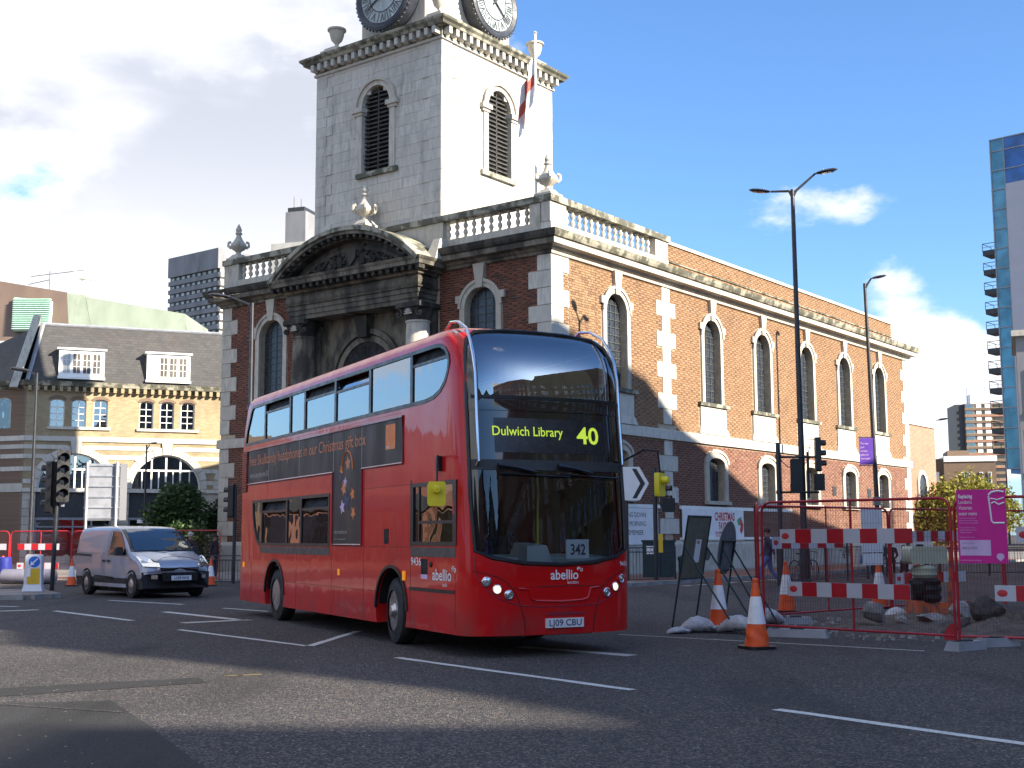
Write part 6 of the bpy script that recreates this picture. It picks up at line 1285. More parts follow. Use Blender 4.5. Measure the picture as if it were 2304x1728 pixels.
m = MB(); m.prism([(-.06, 1.46), (.06, 1.46), (.03, 1.18), (-.03, 1.18)], .115, .13, 'bc'); m.v = [(x + .0, y, z) for x, y, z in m.v]; m.build('shirt_front', MT['shirt'], man, smooth=False)
m = MB(); m.tube([(-.02, .07, 1.50), (.07, .06, 1.47), (.11, .02, 1.40)], .022, 5); m.tube([(-.02, -.07, 1.50), (.07, -.06, 1.47), (.11, -.02, 1.40)], .022, 5); m.build('collar', MT['jacket'], man)
person('person in dark coat and pale cap standing behind the van, nearer the van', (-11.6, 45.0, 0), radians(60), STAND, ('darkcloth', 'darkcloth', 'shoes'), scale=.98, hair_c='grey_print')
person('person in dark clothes standing behind the van beside the railings', (-11.0, 46.2, 0), radians(-20), STAND, ('darkcloth', 'jacket', 'shoes'), scale=.94)
p_ = person('person in dark jeans on the far pavement carrying a blue bag', (14.1, 49.5, -.05), radians(80), STAND, ('darkcloth', 'jacket', 'shoes'), scale=.78)
person('person in black on the far pavement beside the one with the blue bag', (14.55, 49.6, -.05), radians(90), STAND, ('darkcloth', 'darkcloth', 'shoes'), scale=.78)
m = MB(); m.hexa([(-.14, -.06, 0), (.14, -.06, 0), (.14, .06, 0), (-.14, .06, 0), (-.09, -.04, .32), (.09, -.04, .32), (.09, .04, .32), (-.09, .04, .32)]); m.tube([(-.07, 0, .3), (0, 0, .42), (.07, 0, .3)], .01, 4); m.build('carrier_bag', MT['bag'], None, 'blue carrier bag held by a person on the far pavement', 'bag', loc=(13.8, 49.3, .42))
SIT = dict(STAND, pelvis=(0, 0, .52), belly=(0, 0, .68), chest=(.03, 0, .88), neck=(.05, 0, 1.05), headlow=(.08, 0, 1.11), head=(.09, 0, 1.18), crownpt=(.08, 0, 1.25), shL=(.03, .19, .97), elL=(.06, .24, .72), wrL=(.24, .18, .62), hdL=(.31, .15, .60), shR=(.03, -.19, .97), elR=(.06, -.24, .72), wrR=(.24, -.18, .62), hdR=(.31, -.15, .60), hipL=(.05, .1, .50), knL=(.44, .12, .50), anL=(.46, .12, .08), toL=(.62, .13, .035), hipR=(.05, -.1, .50), knR=(.44, -.12, .50), anR=(.46, -.12, .08), toR=(.62, -.13, .035))
person('person in a dark coat seated on the bench behind the rear barrier, left one', (15.1, 50.0, 0), radians(75), SIT, ('darkcloth', 'darkcloth', 'shoes')); person('person in a dark hood seated on the bench behind the rear barrier, right one', (15.9, 50.2, 0), radians(100), SIT, ('darkcloth', 'jacket', 'shoes'), hair_c='darkcloth')
bn = thing('bench', 'low dark bench on the far pavement with two people on it', 'bench', (15.5, 50.1, 0), radians(8))
for k in range(3): m = MB(); m.box(-1.3, -.2 + k * .14, .40, 1.3, -.09 + k * .14, .44); m.build('seat_slat', MT['darkteal'], bn, smooth=False)
for x in (-1.1, 1.1): m = MB(); m.box(x - .04, -.18, 0, x + .04, .18, .40); m.build('leg', MT['darkteal'], bn, smooth=False)
DRIVE = dict(SIT, wrL=(.48, .16, .95), hdL=(.55, .14, .98), elL=(.25, .25, .80), wrR=(.46, -.16, .92), hdR=(.53, -.14, .95), elR=(.24, -.24, .78), anL=(.5, .12, .15), anR=(.5, -.12, .15))
_a = radians(27.36); _o = Vector((-.502, 15.848, 0)) + Vector((cos(_a), sin(_a), 0)) * .55 + Vector((-sin(_a), cos(_a), 0)) * 1.62
person('bus driver in a dark jacket seated at the wheel behind the windscreen', (_o.x, _o.y, .55), radians(27.36 - 90), DRIVE, ('darkcloth', 'darkcloth', 'shoes'))

# ================================================================ silver van
VAN = thing('van', 'silver panel van with black bumper and number plate LC09 WHS waiting by the traffic island', 'van', (-8.5, 32.1, 0), radians(40))
VW, VL, VH = 1.86, 4.75, 1.84
vt = [(0, .62), (.04, .80), (.12, .92), (.4, 1.02), (.95, 1.14), (1.05, 1.18), (1.5, 1.50), (1.95, 1.76), (2.2, 1.82), (3, 1.85), (4.2, 1.84), (4.6, 1.80), (4.72, 1.66), (4.75, 1.3), (4.75, .6)]
def vtop(s):
    for (a, b), (c, d) in zip(vt, vt[1:]):
        if a <= s <= c: return b + (d - b) * (s - a) / max(1e-6, c - a)
    return vt[-1][1]
def vbow(y): u = abs(y) / (VW / 2); return .30 * u ** 3.2
def vhw(z, s): h = VW / 2; k = (0 if z < 1.05 else .13 * ((z - 1.05) / .8) ** 1.3); return h - k - (.04 if z < .45 else 0)
def vsec(s):
    zt = vtop(s); pts = []; zz = [.24, .34, .50, .75, .95, 1.05]; zz = [z for z in zz if z < zt - .08] + [zt - .10 + .0]
    while len(zz) < 7: zz.append(zz[-1] + (zt - .10 - zz[-1]) * .5 if zz[-1] < zt - .1001 else zt - .1)
    zz = sorted(zz)[:7]; L = [(vhw(z, s), z) for z in zz]; h = L[-1][0]
    L += [(h - .015, zt - .05), (h - .06, zt - .012), (h - .16, zt), (h * .5, zt + .012), (0, zt + .018)]
    return L
S_ = [0, .05, .15, .3, .5, .8, 1.05, 1.2, 1.4, 1.6, 1.8, 1.98, 2.2, 2.6, 3.2, 3.9, 4.4, 4.6, 4.7, 4.75]
mb = MB(); rows = []
for s in S_:
    L = vsec(s); full = [(-y, z) for y, z in L] + [(y, z) for y, z in L[-2::-1]]
    fo = max(0, 1 - s / 1.4); bk_ = max(0, (s - 4.2) / .55)
    rows.append([mb.p(y, s + vbow(y) * fo - .08 * (abs(y) / .93) ** 4 * bk_, z) for y, z in full])
glassf = []
for i, (a, b) in enumerate(zip(rows, rows[1:])):
    for k in range(len(a) - 1):
        mb.m = 0; s = S_[i]; top = 7 <= k <= len(a) - 9
        if 1.04 < s < 1.97 and top and 8 <= k <= len(a) - 10: mb.m = 1
        if (k < 2 or k > len(a) - 4) : mb.m = 2
        mb.face(a[k], b[k], b[k + 1], a[k + 1])
mb.m = 0; mb.face(*rows[-1]); mb.m = 2; mb.face(*rows[0][::-1]); mb.face(*[r[0] for r in rows], *[r[-1] for r in rows[::-1]])
vb = mb.build('body', [MT['silver'], MT['blackout'], MT['van_trim']], VAN, sharp=50)
def vs(mb, n, mt, par=VAN, **k): return mb.build(n, MT[mt], par, **k)
def vside(poly, name, mat, o=.006, sg=-1, th=.01):
    m = MB(); n = len(poly); A = []; B = []
    for s, z in poly: h = vhw(z, s) + o; A.append(m.p(sg * h, s, z)); B.append(m.p(sg * (h - th), s, z))
    m.face(*A); m.face(*B[::-1])
    for k in range(n): m.face(A[k], A[(k + 1) % n], B[(k + 1) % n], B[k])
    return vs(m, name, mat, smooth=False)
fo_ = lambda y, s: s + vbow(y) * max(0, 1 - s / 1.4)
def vfront(poly, name, mat, s0=0., o=.01):
    m = MB(); A = [m.p(y, fo_(y, s0) - o, z) for y, z in poly]; B = [m.p(y, fo_(y, s0) + .03, z) for y, z in poly]; m.face(*A); 
    for k in range(len(poly)): m.face(A[k], A[(k + 1) % len(poly)], B[(k + 1) % len(poly)], B[k])
    return vs(m, name, mat, smooth=False)
m = MB(); g = []
for j in range(9):
    s = 1.02 + .96 * j / 8; z = vtop(s) + .006; hw = min(vhw(z, s), vhw(z, s)) - .14; g.append([m.p(hw * (i / 6 - 1), s + vbow(hw * (i / 6 - 1)) * max(0, 1 - s / 1.4), z + .016 * (1 - abs(i / 6 - 1)) + .004) for i in range(13)])
for a, b in zip(g, g[1:]):
    for i in range(12): m.face(a[i], a[i + 1], b[i + 1], b[i])
vs(m, 'windscreen', 'bus_glass', fixn=False)
for sg in (-1, 1):
    vside([(1.22, 1.10), (1.50, 1.42), (1.85, 1.70), (2.35, 1.72), (2.40, 1.10)], 'door_window', 'gloss_black', .012, sg)
    vside([(2.02, .42), (2.05, .52), (3.3, .55), (3.3, .45)], 'rub_strip', 'van_trim', .02, sg); vside([(.75, .35), (3.4, .35), (3.4, .26), (.75, .26)], 'sill', 'silver', .004, sg)
    for s in (1.25, 2.46, 2.48 + 1.1): vside([(s, .42), (s, 1.05), (s + .012, 1.05), (s + .012, .42)], 'door_gap', 'dark', .002, sg)
    vside([(2.46, 1.05), (2.46, 1.74), (2.474, 1.74), (2.474, 1.05)], 'door_gap', 'dark', .002, sg)
    vside([(2.58, 1.14), (2.58, 1.70), (4.35, 1.68), (4.52, 1.5), (4.55, 1.16)], 'side_panel_pressing', 'silver', .004, sg)
    vside([(3.6, 1.04), (3.6, 1.10), (4.7, 1.12), (4.7, 1.06)], 'door_rail', 'van_trim', .012, sg)
    for s in (2.3, 2.62): vside([(s, .90), (s, .96), (s + .16, .96), (s + .16, .90)], 'door_handle', 'van_trim', .03, sg)
    m = MB(); m.prism([(-.10, -.09), (-.10, .09), (-.06, .13), (.06, .13), (.10, .09), (.10, -.09)], -.07, .07); mm_ = vs(m, 'wing_mirror', 'van_trim'); mm_.location = (sg * 1.06, 1.45, 1.17)
    for s in (.88, 3.88):
        m = MB(); m.lathe([(.20, -.02), (.27, -.015), (.315, .0), (.32, .04), (.32, .16), (.30, .2), (.2, .2)], (0, 0, 0), 26, 'a', cap=False); w = vs(m, 'wheel', 'rubber'); w.location = (sg * (VW / 2 + .005), s, .32); w.rotation_euler = (0, 0, 0 if sg < 0 else pi)
        m = MB(); m.lathe([(.205, .0), (.19, .02), (.15, .0), (.06, -.02), (0, -.025)], (0, 0, 0), 20, 'a'); m.build('wheel_trim', MT['alu'], w)
        vside([(s + .40 * cos(a), .32 + .40 * sin(a)) for a in [pi * k / 14 for k in range(15)]] + [(s - .4, .24), (s + .4, .24)], 'wheel_arch', 'dark', .003, sg)
vfront([(-.90, .26), (.90, .26), (.92, .66), (.5, .70), (-.5, .70), (-.92, .66)], 'front_bumper', 'van_trim', 0, .035)
vfront([(-.46, .44), (.46, .44), (.48, .66), (-.48, .66)], 'lower_grille', 'dark', 0, .05); vfront([(-.5, .70), (.5, .70), (.52, .78), (-.52, .78)], 'grille', 'dark', .0, .012)
vfront([(-.5, .735), (0, .775), (.5, .735), (.5, .75), (0, .79), (-.5, .75)], 'grille_chrome', 'chrome', .0, .02)
for sg in (-1, 1):
    m = MB(); A = [(.55, .02, .78), (.90, .26, .80), (.93, .62, 1.02), (.90, .72, 1.06), (.72, .30, 1.0), (.55, .1, .88)]
    m.face(*[m.p(sg * x, fo_(x, 0) * 0 + y - .015, z + .02) for x, y, z in A]); m.face(*[m.p(sg * x * .96, y + .06, z - .02) for x, y, z in A][::-1])
    n = 6
    for k in range(n): m.face(k, (k + 1) % n, n + (n - 1 - (k + 1) % n), n + (n - 1 - k))
    h = vs(m, 'headlight', 'reflector', smooth=False); vfront([(sg * .60, .50), (sg * .74, .50), (sg * .74, .60), (sg * .60, .60)], 'fog_lamp', 'reflector', 0, .055)
m = MB(); m.box(-.27, -.075, .46, .27, -.06, .58); p = vs(m, 'number_plate', 'plate', smooth=False); m = MB(); m.text('LC09 WHS', 0, .485, .07, -.078, .85, 'C', bold=.02); m.build('plate_text', MT['blue_print'], p, fixn=False, smooth=False)
m = MB(); m.tube([(-.8, 1.02 + .08, 1.19), (0, .98, 1.21), (.8, 1.1, 1.19)], .018, 5); vs(m, 'scuttle', 'black'); m = MB(); m.tube([(0, 2.3, 1.84), (0, 2.45, 2.0)], .01, 4); vs(m, 'aerial', 'black')
m = MB(); m.box(-.7, .5, .12, .7, 4.3, .28); vs(m, 'underbody', 'dark', smooth=False)
for s in (.98, ): vside([(s, .40), (s, 1.0), (s + .012, 1.0), (s + .012, .40)], 'wing_gap', 'dark', .002)
m = MB(); m.tube([(-.62, .10, .93), (-.35, .32, 1.03), (0, .42, 1.06), (.35, .32, 1.03), (.62, .10, .93)], .006, 4); vs(m, 'bonnet_gap', 'dark')
m = MB(); m.tube([(-.75, 1.18, 1.24), (-.2, 1.30, 1.36)], .01, 4); m.tube([(.05, 1.15, 1.25), (.55, 1.28, 1.34)], .01, 4); vs(m, 'wipers', 'black')

# ================================================================ street furniture
def lamp_head(m_root, x, y, z, ang, tilt=.18, s=1.):
    m = MB(); prof = [(0, 0), (.10, .05), (.17, .25), (.20, .5), (.17, .72), (.06, .86), (0, .88)]
    for i, (r, h) in enumerate(prof): pass
    rings = []
    for r, h in prof: rings.append([m.p(h * s, r * cos(a) * s, (r * .42 * sin(a) + h * tilt) * s) for a in [2 * pi * k / 14 for k in range(14)]])
    for a, b in zip(rings, rings[1:]):
        for k in range(14): m.face(a[k], a[(k + 1) % 14], b[(k + 1) % 14], b[k])
    o = m.build('lamp_head', MT['post'], m_root); o.location = (x, y, z); o.rotation_euler = (0, 0, ang)
    m = MB(); m.prism([(.22 * s, -.12 * s), (.72 * s, -.10 * s), (.72 * s, .10 * s), (.22 * s, .12 * s)], -.075 * s, -.045 * s, 'ab'); m.v = [(a, b, c + a * tilt) for a, b, c in m.v]; m.build('lamp_lens', MT['lamp_glass'], o, smooth=False)
    m = MB(); m.lathe([(.03 * s, 0), (.03 * s, .07 * s), (0, .08 * s)], (.3 * s, 0, .10 * s), 8); m.build('photocell', MT['lead'], o)
def lamp_post(label, loc, h, arms, r=.075, lean=(0, 0), name='street_lamp', collar=True, s=1.):
    t = thing(name, label, 'street lamp', loc); m = MB(); m.tube([(0, 0, 0), (0, 0, 1.6), (0, 0, 1.61), (lean[0], lean[1], h)], [r * 1.7, r * 1.6, r * 1.15, r * .72], 10); m.build('column', MT['post'], t)
    for ang, L, rise in arms:
        m = MB(); c_, s_ = cos(ang), sin(ang); m.tube([(lean[0], lean[1], h - .25), (lean[0] + .12 * c_, lean[1] + .12 * s_, h - .05), (lean[0] + L * c_, lean[1] + L * s_, h + rise)], [r * .7, r * .5, r * .38], 7); m.build('bracket_arm', MT['post'], t)
        lamp_head(t, lean[0] + L * c_, lean[1] + L * s_, h + rise, ang, .15, s)
    return t
lamp_post('tall black street lamp with two lamp heads in front of the church side', (9.58, 41.06, 0), 13.2, [(radians(165), .72, -.02), (radians(-10), .78, .52)], .095, (-.03, .0), s=.84)
lamp_post('tall single-headed street lamp carrying a purple banner near the far end of the church', (16.55, 56.5, 0), 13.1, [(radians(-15), .30, .22)], .10, (-.2, 0), s=.78)
lamp_post('thin street lamp against the sky between the church and the tower block', (42.5, 126, 0), 13.0, [(radians(-5), .8, .1)], .11, s=1.25)
lamp_post('small far street lamp under the glass tower', (75.5, 190, 0), 12.5, [(radians(175), 1.2, .1)], .11)
lamp_post('grey street lamp in front of the yellow brick building at the left', (-19.3, 50, 0), 8.2, [(radians(168), .35, .1)], .07)
lamp_post('dark street lamp arching left in front of the church corner, behind the bus', (-9.55, 45, 0), 10.1, [(radians(165), .9, .28)], .09)
lamp_post('short thin lamp in front of the right arched window', (-17.7, 60, 0), 6.0, [(radians(20), .1, .06)], .05, s=.45)
bn = thing('street_banner', 'purple banner with white lettering hanging from the second street lamp', 'banner', (16.45, 56.35, 0), radians(-6))
m = MB(); m.box(-.66, -.02, 4.70, -.04, 0, 5.92); m.build('banner_cloth', MT['purple'], bn, smooth=False); m = MB(); m.tube([(.05, 0, 5.95), (-.7, 0, 5.95)], .02, 5); m.tube([(.05, 0, 4.66), (-.7, 0, 4.66)], .02, 5); m.build('banner_rod', MT['black'], bn)
m = MB()
for i, s in enumerate(('The new', 'park', 'nursery', 'gallery is', 'now open')): m.text(s, -.62, 5.62 - i * .17, .10, -.024, .72)
m.build('banner_text', MT['lilac'], bn, fixn=False, smooth=False)
m = MB(); m.box(-.13, -.2, 2.85, .13, .02, 3.25); m.build('control_box', MT['greyback'], None, 'small grey box strapped to the street lamp with the purple banner', 'box', loc=(16.45, 56.4, 0))

def signal_head(par, x, y, z, ang, n=3, r=.10, mat_in='dark', back=False):
    """signal facing local +x rotated by ang; z = centre of top aspect"""
    m = MB(); m.prism([(-.17, -n * .33 + .13), (-.17, .17), (-.13, .21), (.13, .21), (.17, .17), (.17, -n * .33 + .13), (.13, -n * .33 + .09), (-.13, -n * .33 + .09)], -.09, .09, 'bc'); o = m.build('signal_head', MT['black'], par, sharp=30); o.location = (x, y, z); o.rotation_euler = (0, 0, ang)
    for k in range(n):
        m = MB(); m.lathe([(.125, .09), (.125, .26)], (0, 0, -k * .33), 16, 'a', radians(-25), radians(205)); m.lathe([(.118, .26), (.118, .09)], (0, 0, -k * .33), 16, 'a', radians(-25), radians(205)); m.build('visor', MT['black'], o)
        m = MB(); m.lathe([(.11, .085), (.09, .10), (0, .11)], (0, 0, -k * .33), 16, 'a'); m.build('lens', MT['blackout'], o)
    return o
tl = thing('traffic_light', 'four-lens traffic light on a black post at the left, on the kerb island', 'traffic light', (-12.66, 34.5, 0)); m = MB(); m.tube([(0, 0, .1), (.05, 0, 2.6)], .06, 10); m.tube([(.05, 0, 2.6), (.08, 0, 3.9)], .045, 8); m.build('post', MT['post'], tl)
signal_head(tl, .22, -.10, 3.75, radians(-62), 4); signal_head(tl, -.14, .05, 3.45, radians(170), 4)
m = MB(); m.box(.18, -.05, 2.4, .24, .05, 3.95); m.build('backing_board', MT['lead'], tl, smooth=False)
bo = thing('bollard', 'white and yellow illuminated keep-left bollard on the traffic island', 'bollard', (-13.05, 34.2, .1), radians(6))
m = MB(); m.hexa([(-.27, -.17, 0), (.27, -.17, 0), (.27, .17, 0), (-.27, .17, 0), (-.23, -.13, .17), (.23, -.13, .17), (.23, .13, .17), (-.23, .13, .17)]); m.build('base', MT['plate'], bo, smooth=False)
m = MB(); m.prism([(-.23, .17), (-.21, .95), (-.17, 1.0), (.17, 1.0), (.21, .95), (.23, .17)], -.12, .12); m.build('shell', MT['plate'], bo, smooth=False)
m = MB(); m.lathe([(0, -.132), (.15, -.130), (.15, -.121)], (.03, 0, .80), 24, 'b'); d_ = m.build('blue_disc', MT['blue_sign'], bo); m = MB(); m.prism([(.11, .90), (.13, .88), (-.0, .745), (.05, .73), (-.07, .70), (-.055, .82), (-.025, .775)], -.137, -.133); m.build('arrow', MT['white_print'], d_, smooth=False)
m = MB(); m.box(-.15, -.126, .2, .18, -.121, .62); m.build('yellow_panel', MT['yellow_sign'], bo, smooth=False); m = MB(); m.box(-.15, -.131, .40, -.06, -.127, .63); m.build('white_label', MT['white_print'], bo, smooth=False); m = MB(); m.box(-.237, -.1, .2, -.226, .1, .85); m.build('yellow_side', MT['yellow_sign'], bo, smooth=False)
m = MB(); m.text('7', 0, .25, .06, -.1275, 1, 'C'); m.build('bollard_number', MT['green_print'], bo, fixn=False, smooth=False)
sg_ = thing('road_sign', 'large road sign seen from behind on two grey posts, behind the van', 'road sign', (-14.45, 44, 0), radians(12))
m = MB(); m.box(-.65, 0, 2.15, .78, .03, 4.15); m.build('sign_panel', MT['lead'], sg_, smooth=False)
m = MB(); m.box(.55, -.03, 2.15, .79, .0, 4.15); m.build('panel_return', MT['concrete'], sg_, smooth=False)
for k in range(6): m = MB(); m.box(-.66, -.035, 2.2 + k * .37, .6, -.002, 2.24 + k * .37); m.build('panel_rail', MT['galv'], sg_, smooth=False)
for x in (-.56, .44): m = MB(); m.tube([(x, -.09, .05), (x, -.09, 4.2)], .055, 8); m.build('sign_post', MT['galv'], sg_)
# name plate, behind-bus signal
m = MB(); m.box(-.45, 0, 2.25, .45, .03, 2.42); npl = m.build('street_name_plate', MT['plate'], None, 'small white street name plate in front of the building, above the van roof', 'sign', loc=(-18.2, 62, 0)); m = MB(); m.tube([(-.3, .05, 0), (-.3, .05, 2.3)], .03, 5); m.tube([(.3, .05, 0), (.3, .05, 2.3)], .03, 5); m.build('post', MT['post'], npl); m = MB(); m.text('TABARD STREET', 0, 2.30, .07, -.004, .8, 'C'); m.build('plate_text', MT['black_print'], npl, fixn=False, smooth=False)
tl = thing('traffic_light', 'dark traffic light peeping out behind the rear of the bus', 'traffic light', (-9.35, 42, 0)); m = MB(); m.tube([(0, 0, 0), (0, 0, 3.3)], .06, 8); m.build('post', MT['post'], tl); signal_head(tl, -.1, 0, 3.1, radians(172), 3)
# right: signal gantry in front of the church
ga = thing('traffic_light', 'pair of black traffic lights on a braced frame either side of the tall lamp', 'traffic light', (8.7, 40.6, 0), radians(-2))
m = MB(); m.tube([(0, 0, 0), (0, 0, 4.55)], .075, 10); m.build('post', MT['post'], ga)
for z in (2.93, 4.08): m = MB(); m.tube([(0, 0, z), (1.32, .12, z)], .04, 6); m.lathe([(.10, -.06), (.10, .06)], (0, 0, z), 8); m.build('cross_bar', MT['post'], ga)
m = MB(); m.tube([(.98, .1, 2.75), (.98, .1, 4.25)], .045, 8); m.tube([(.05, 0, 4.0), (.3, -.05, 3.75), (.55, -.05, 3.7)], .015, 4); m.tube([(.98, .1, 4.2), (1.1, .1, 4.5), (1.0, .1, 4.6), (1.02, .1, 4.65), (1.3, .1, 4.65)], .013, 4); m.build('vertical_bar', MT['post'], ga)
signal_head(ga, 1.28, -.05, 4.50, radians(-4), 3); m = MB(); m.box(1.16, -.2, 2.98, 1.45, .12, 3.52); m.build('filter_box', MT['black'], ga)
h = signal_head(ga, .52, -.25, 3.80, radians(92), 3)
# chevron board, pole, signal beside the bus nose
ch_ = thing('chevron_sign', 'white sign with a black chevron pointing right, just beyond the bus nose', 'road sign', (4.0, 40.3, 0), radians(-4))
m = MB(); m.prism([(-.62, 2.68), (.12, 2.68), (.42, 3.22), (.12, 3.76), (-.62, 3.76)], 0, .04); m.build('sign_plate', MT['whiteboard'], ch_, smooth=False)
m = MB(); m.prism([(-.12, 2.74), (.02, 2.74), (.30, 3.22), (.02, 3.70), (-.12, 3.70), (.14, 3.22)], -.006, -.001); m.build('chevron', MT['black_print'], ch_, smooth=False); m = MB(); m.tube([(-.3, .08, 0), (-.3, .08, 3.7)], .05, 8); m.build('post', MT['post'], ch_)
tl = thing('traffic_light', 'low black pedestrian signal on a post beside the bus nose', 'traffic light', (4.66, 40.7, 0)); m = MB(); m.tube([(0, 0, 0), (0, 0, 3.75)], .075, 10); m.build('post', MT['post'], tl); signal_head(tl, .28, -.05, 3.05, radians(-20), 2); m = MB(); m.box(.2, -.25, 2.3, .62, .1, 2.75); m.build('lower_box', MT['black'], tl); m = MB(); m.box(.08, -.09, 1.0, .22, -.02, 1.6); m.build('yellow_strip', MT['yellow_sign'], tl, smooth=False)
cbn = thing('utility_cabinet', 'dark green roadside cabinet behind the signal post by the church wall', 'cabinet', (4.55, 43.2, .11), radians(-3)); m = MB(); m.box(-.05, 0, 0, 1.05, .45, 1.22); m.build('cabinet_body', MT['darkteal'], cbn, smooth=False); m = MB(); m.box(-.09, -.04, 1.22, 1.09, .49, 1.28); m.build('cabinet_lid', MT['darkteal'], cbn, smooth=False); m = MB(); m.box(.06, -.012, .8, .34, -.002, 1.08); m.build('notice', MT['whiteboard'], cbn, smooth=False); m = MB(); m.box(.52, -.008, .03, .54, -.0, 1.2); m.build('door_gap', MT['dark'], cbn, smooth=False)
bl_ = thing('litter_bin', 'small dark litter bin beside the roadside cabinet', 'bin', (5.95, 43.1, .11)); m = MB(); m.lathe([(.22, 0), (.25, .1), (.25, .55), (.28, .6), (.28, .7), (.1, .78), (0, .8)], (0, 0, 0), 14); m.build('bin_body', MT['darkteal'], bl_)

# railings: posts, rails and bars
def railing(label, a, b, h=1.1, z0=.0, pitch=.115, hoops=False, group=None):
    a, b = Vector(a), Vector(b); L = (b - a).length; t = thing('pedestrian_railing', label, 'railing', (a.x, a.y, z0), atan2((b - a).y, (b - a).x), group)
    for z in (h, h - .14, .12): m = MB(); m.tube([(0, 0, z), (L, 0, z)], .018, 6); m.build('rail', MT['darkteal'], t)
    n = max(1, round(L / 2)); pm = None
    for k in range(n + 1):
        if pm is None: m = MB(); m.tube([(0, 0, 0), (0, 0, h + .05)], .035, 7); o = m.build('post', MT['darkteal'], t); pm = o.data
        else: o = link(pm, 'post', t)
        o.location = (L * k / n, 0, 0)
    bm2 = None
    for k in range(1, int(L / pitch)):
        if bm2 is None: m = MB(); m.tube([(0, 0, .12), (0, 0, h - .14)], .009, 4, cap=False); o = m.build('bar', MT['darkteal'], t); bm2 = o.data
        else: o = link(bm2, 'bar', t)
        o.location = (k * pitch, 0, 0)
    if hoops:
        m = MB()
        for k in range(int(L / .24)): m.tube([(.12 + k * .24 + .06 * cos(q), 0, h - .07 + .06 * sin(q)) for q in [2 * pi * j / 10 for j in range(10)]], .007, 4, closed=True)
        m.build('hoop_row', MT['darkteal'], t)
    return t
railing('dark railing with the bicycle leaning on it, along the church pavement', (8.1, 38.3), (13.6, 45.6), 1.28)
railing('dark hooped railing between the bus nose and the roadside cabinet', (2.6, 40.6), (5.35, 41.3), 1.15, hoops=True)
railing('dark railing behind the van and the right-hand cone', (-11.0, 41.2), (-8.4, 40.2), .95)
railing('dark railing on the far side of the roadworks', (15.6, 46.6), (20.2, 47.6), 1.05)
railing('dark railing in front of the yellowing tree, seen through the right barrier', (17.5, 41.5), (23.5, 44.5), 1.0)
# bicycle
BI = thing('bicycle', 'black bicycle leaning on the railing behind the red and white barrier boards', 'bicycle', (9.6, 41.35, .05), radians(43))
for x in (-.52, .52):
    m = MB(); m.tube([(x + .33 * cos(a), 0, .34 + .33 * sin(a)) for a in [2 * pi * k / 32 for k in range(32)]], .019, 6, closed=True); w = m.build('wheel', MT['rubber'], BI); m = MB()
    for k in range(14): a = 2 * pi * k / 14; m.tube([(x, 0, .34), (x + .32 * cos(a), 0, .34 + .32 * sin(a))], .003, 3)
    m.lathe([(.03, -.04), (.03, .04)], (x, 0, .34), 8, 'b'); m.build('spokes', MT['galv'], w)
m = MB()
for q in ([(-.52, 0, .34), (-.08, 0, .30)], [(-.08, 0, .30), (-.18, 0, .80)], [(-.52, 0, .34), (-.16, 0, .74)], [(-.16, 0, .74), (.36, 0, .80)], [(-.08, 0, .30), (.37, 0, .68)], [(.34, 0, .88), (.40, 0, .62), (.52, 0, .34)]): m.tube(q, .018, 6)
m.build('frame', MT['black'], BI); m = MB(); m.tube([(.42, -.25, .92), (.36, -.1, .96), (.34, 0, .96), (.36, .1, .96), (.42, .25, .92)], .012, 5); m.tube([(.34, 0, .86), (.34, 0, .97)], .015, 5); m.build('handlebar', MT['black'], BI)
m = MB(); m.hexa([(-.32, -.07, .86), (-.05, -.02, .86), (-.05, .02, .86), (-.32, .07, .86), (-.32, -.08, .91), (-.05, -.02, .90), (-.05, .02, .90), (-.32, .08, .91)]); m.tube([(-.18, 0, .78), (-.2, 0, .87)], .014, 5); m.build('saddle', MT['black'], BI); m = MB(); m.lathe([(.09, -.02), (.09, .02)], (-.08, 0, .30), 14, 'b'); m.tube([(-.08, .04, .30), (.06, .06, .20)], .01, 4); m.build('crank', MT['galv'], BI)

# cones
def cone_obj(label, loc, s=1., rz=0., squash=0., group='orange and white traffic cones', tilt=(0, 0)):
    t = thing('traffic_cone', label, 'traffic cone', loc, rz, group); t.scale = (s, s, s); t.rotation_euler = (tilt[0], tilt[1], rz)
    m = MB(); m.prism([(-.22, -.16), (-.16, -.22), (.16, -.22), (.22, -.16), (.22, .16), (.16, .22), (-.16, .22), (-.22, .16)], 0, .045, 'ab'); m.build('base', MT['black'], t)
    P = [(.175, .045), (.165, .10), (.145, .27), (.132, .36)]; m = MB(); n = 20; rings = []
    for k in range(9):
        u = k / 8; z = .045 + .315 * u; r = .175 - .043 * u; rings.append([m.p((r + squash * sin(u * 9 + j * .9) * (1 - abs(2 * u - 1))) * cos(2 * pi * j / n), (r + squash * cos(u * 7 + j * 1.3) * (1 - abs(2 * u - 1))) * sin(2 * pi * j / n), z) for j in range(n)])
    for a, b in zip(rings, rings[1:]):
        for k in range(n): m.face(a[k], a[(k + 1) % n], b[(k + 1) % n], b[k])
    m.build('cone_skirt', MT['cone'], t, sharp=60)
    m = MB(); m.lathe([(.136, .355), (.132, .36), (.075, .735), (.07, .74)], (0, 0, 0), n); m.build('reflective_sleeve', MT['cone_white'], t, sharp=60)
    m = MB(); m.lathe([(.072, .74), (.045, .93), (.04, .945), (.043, .95), (.043, .985), (.03, 1.0), (.0, 1.0)], (0, 0, 0), n); m.build('cone_tip', MT['cone'], t, sharp=50); return t
cone_obj('traffic cone with a dented skirt standing on the white line in front of the barrier', (3.35, 17.35, 0), .96, .4, .02)
cone_obj('traffic cone between the two sign frames, behind the sandbags', (3.36, 20.55, 0), 1.0, .1, .004)
cone_obj('traffic cone inside the barriers in front of the signal post', (5.53, 25.4, 0), 1.02, .2)
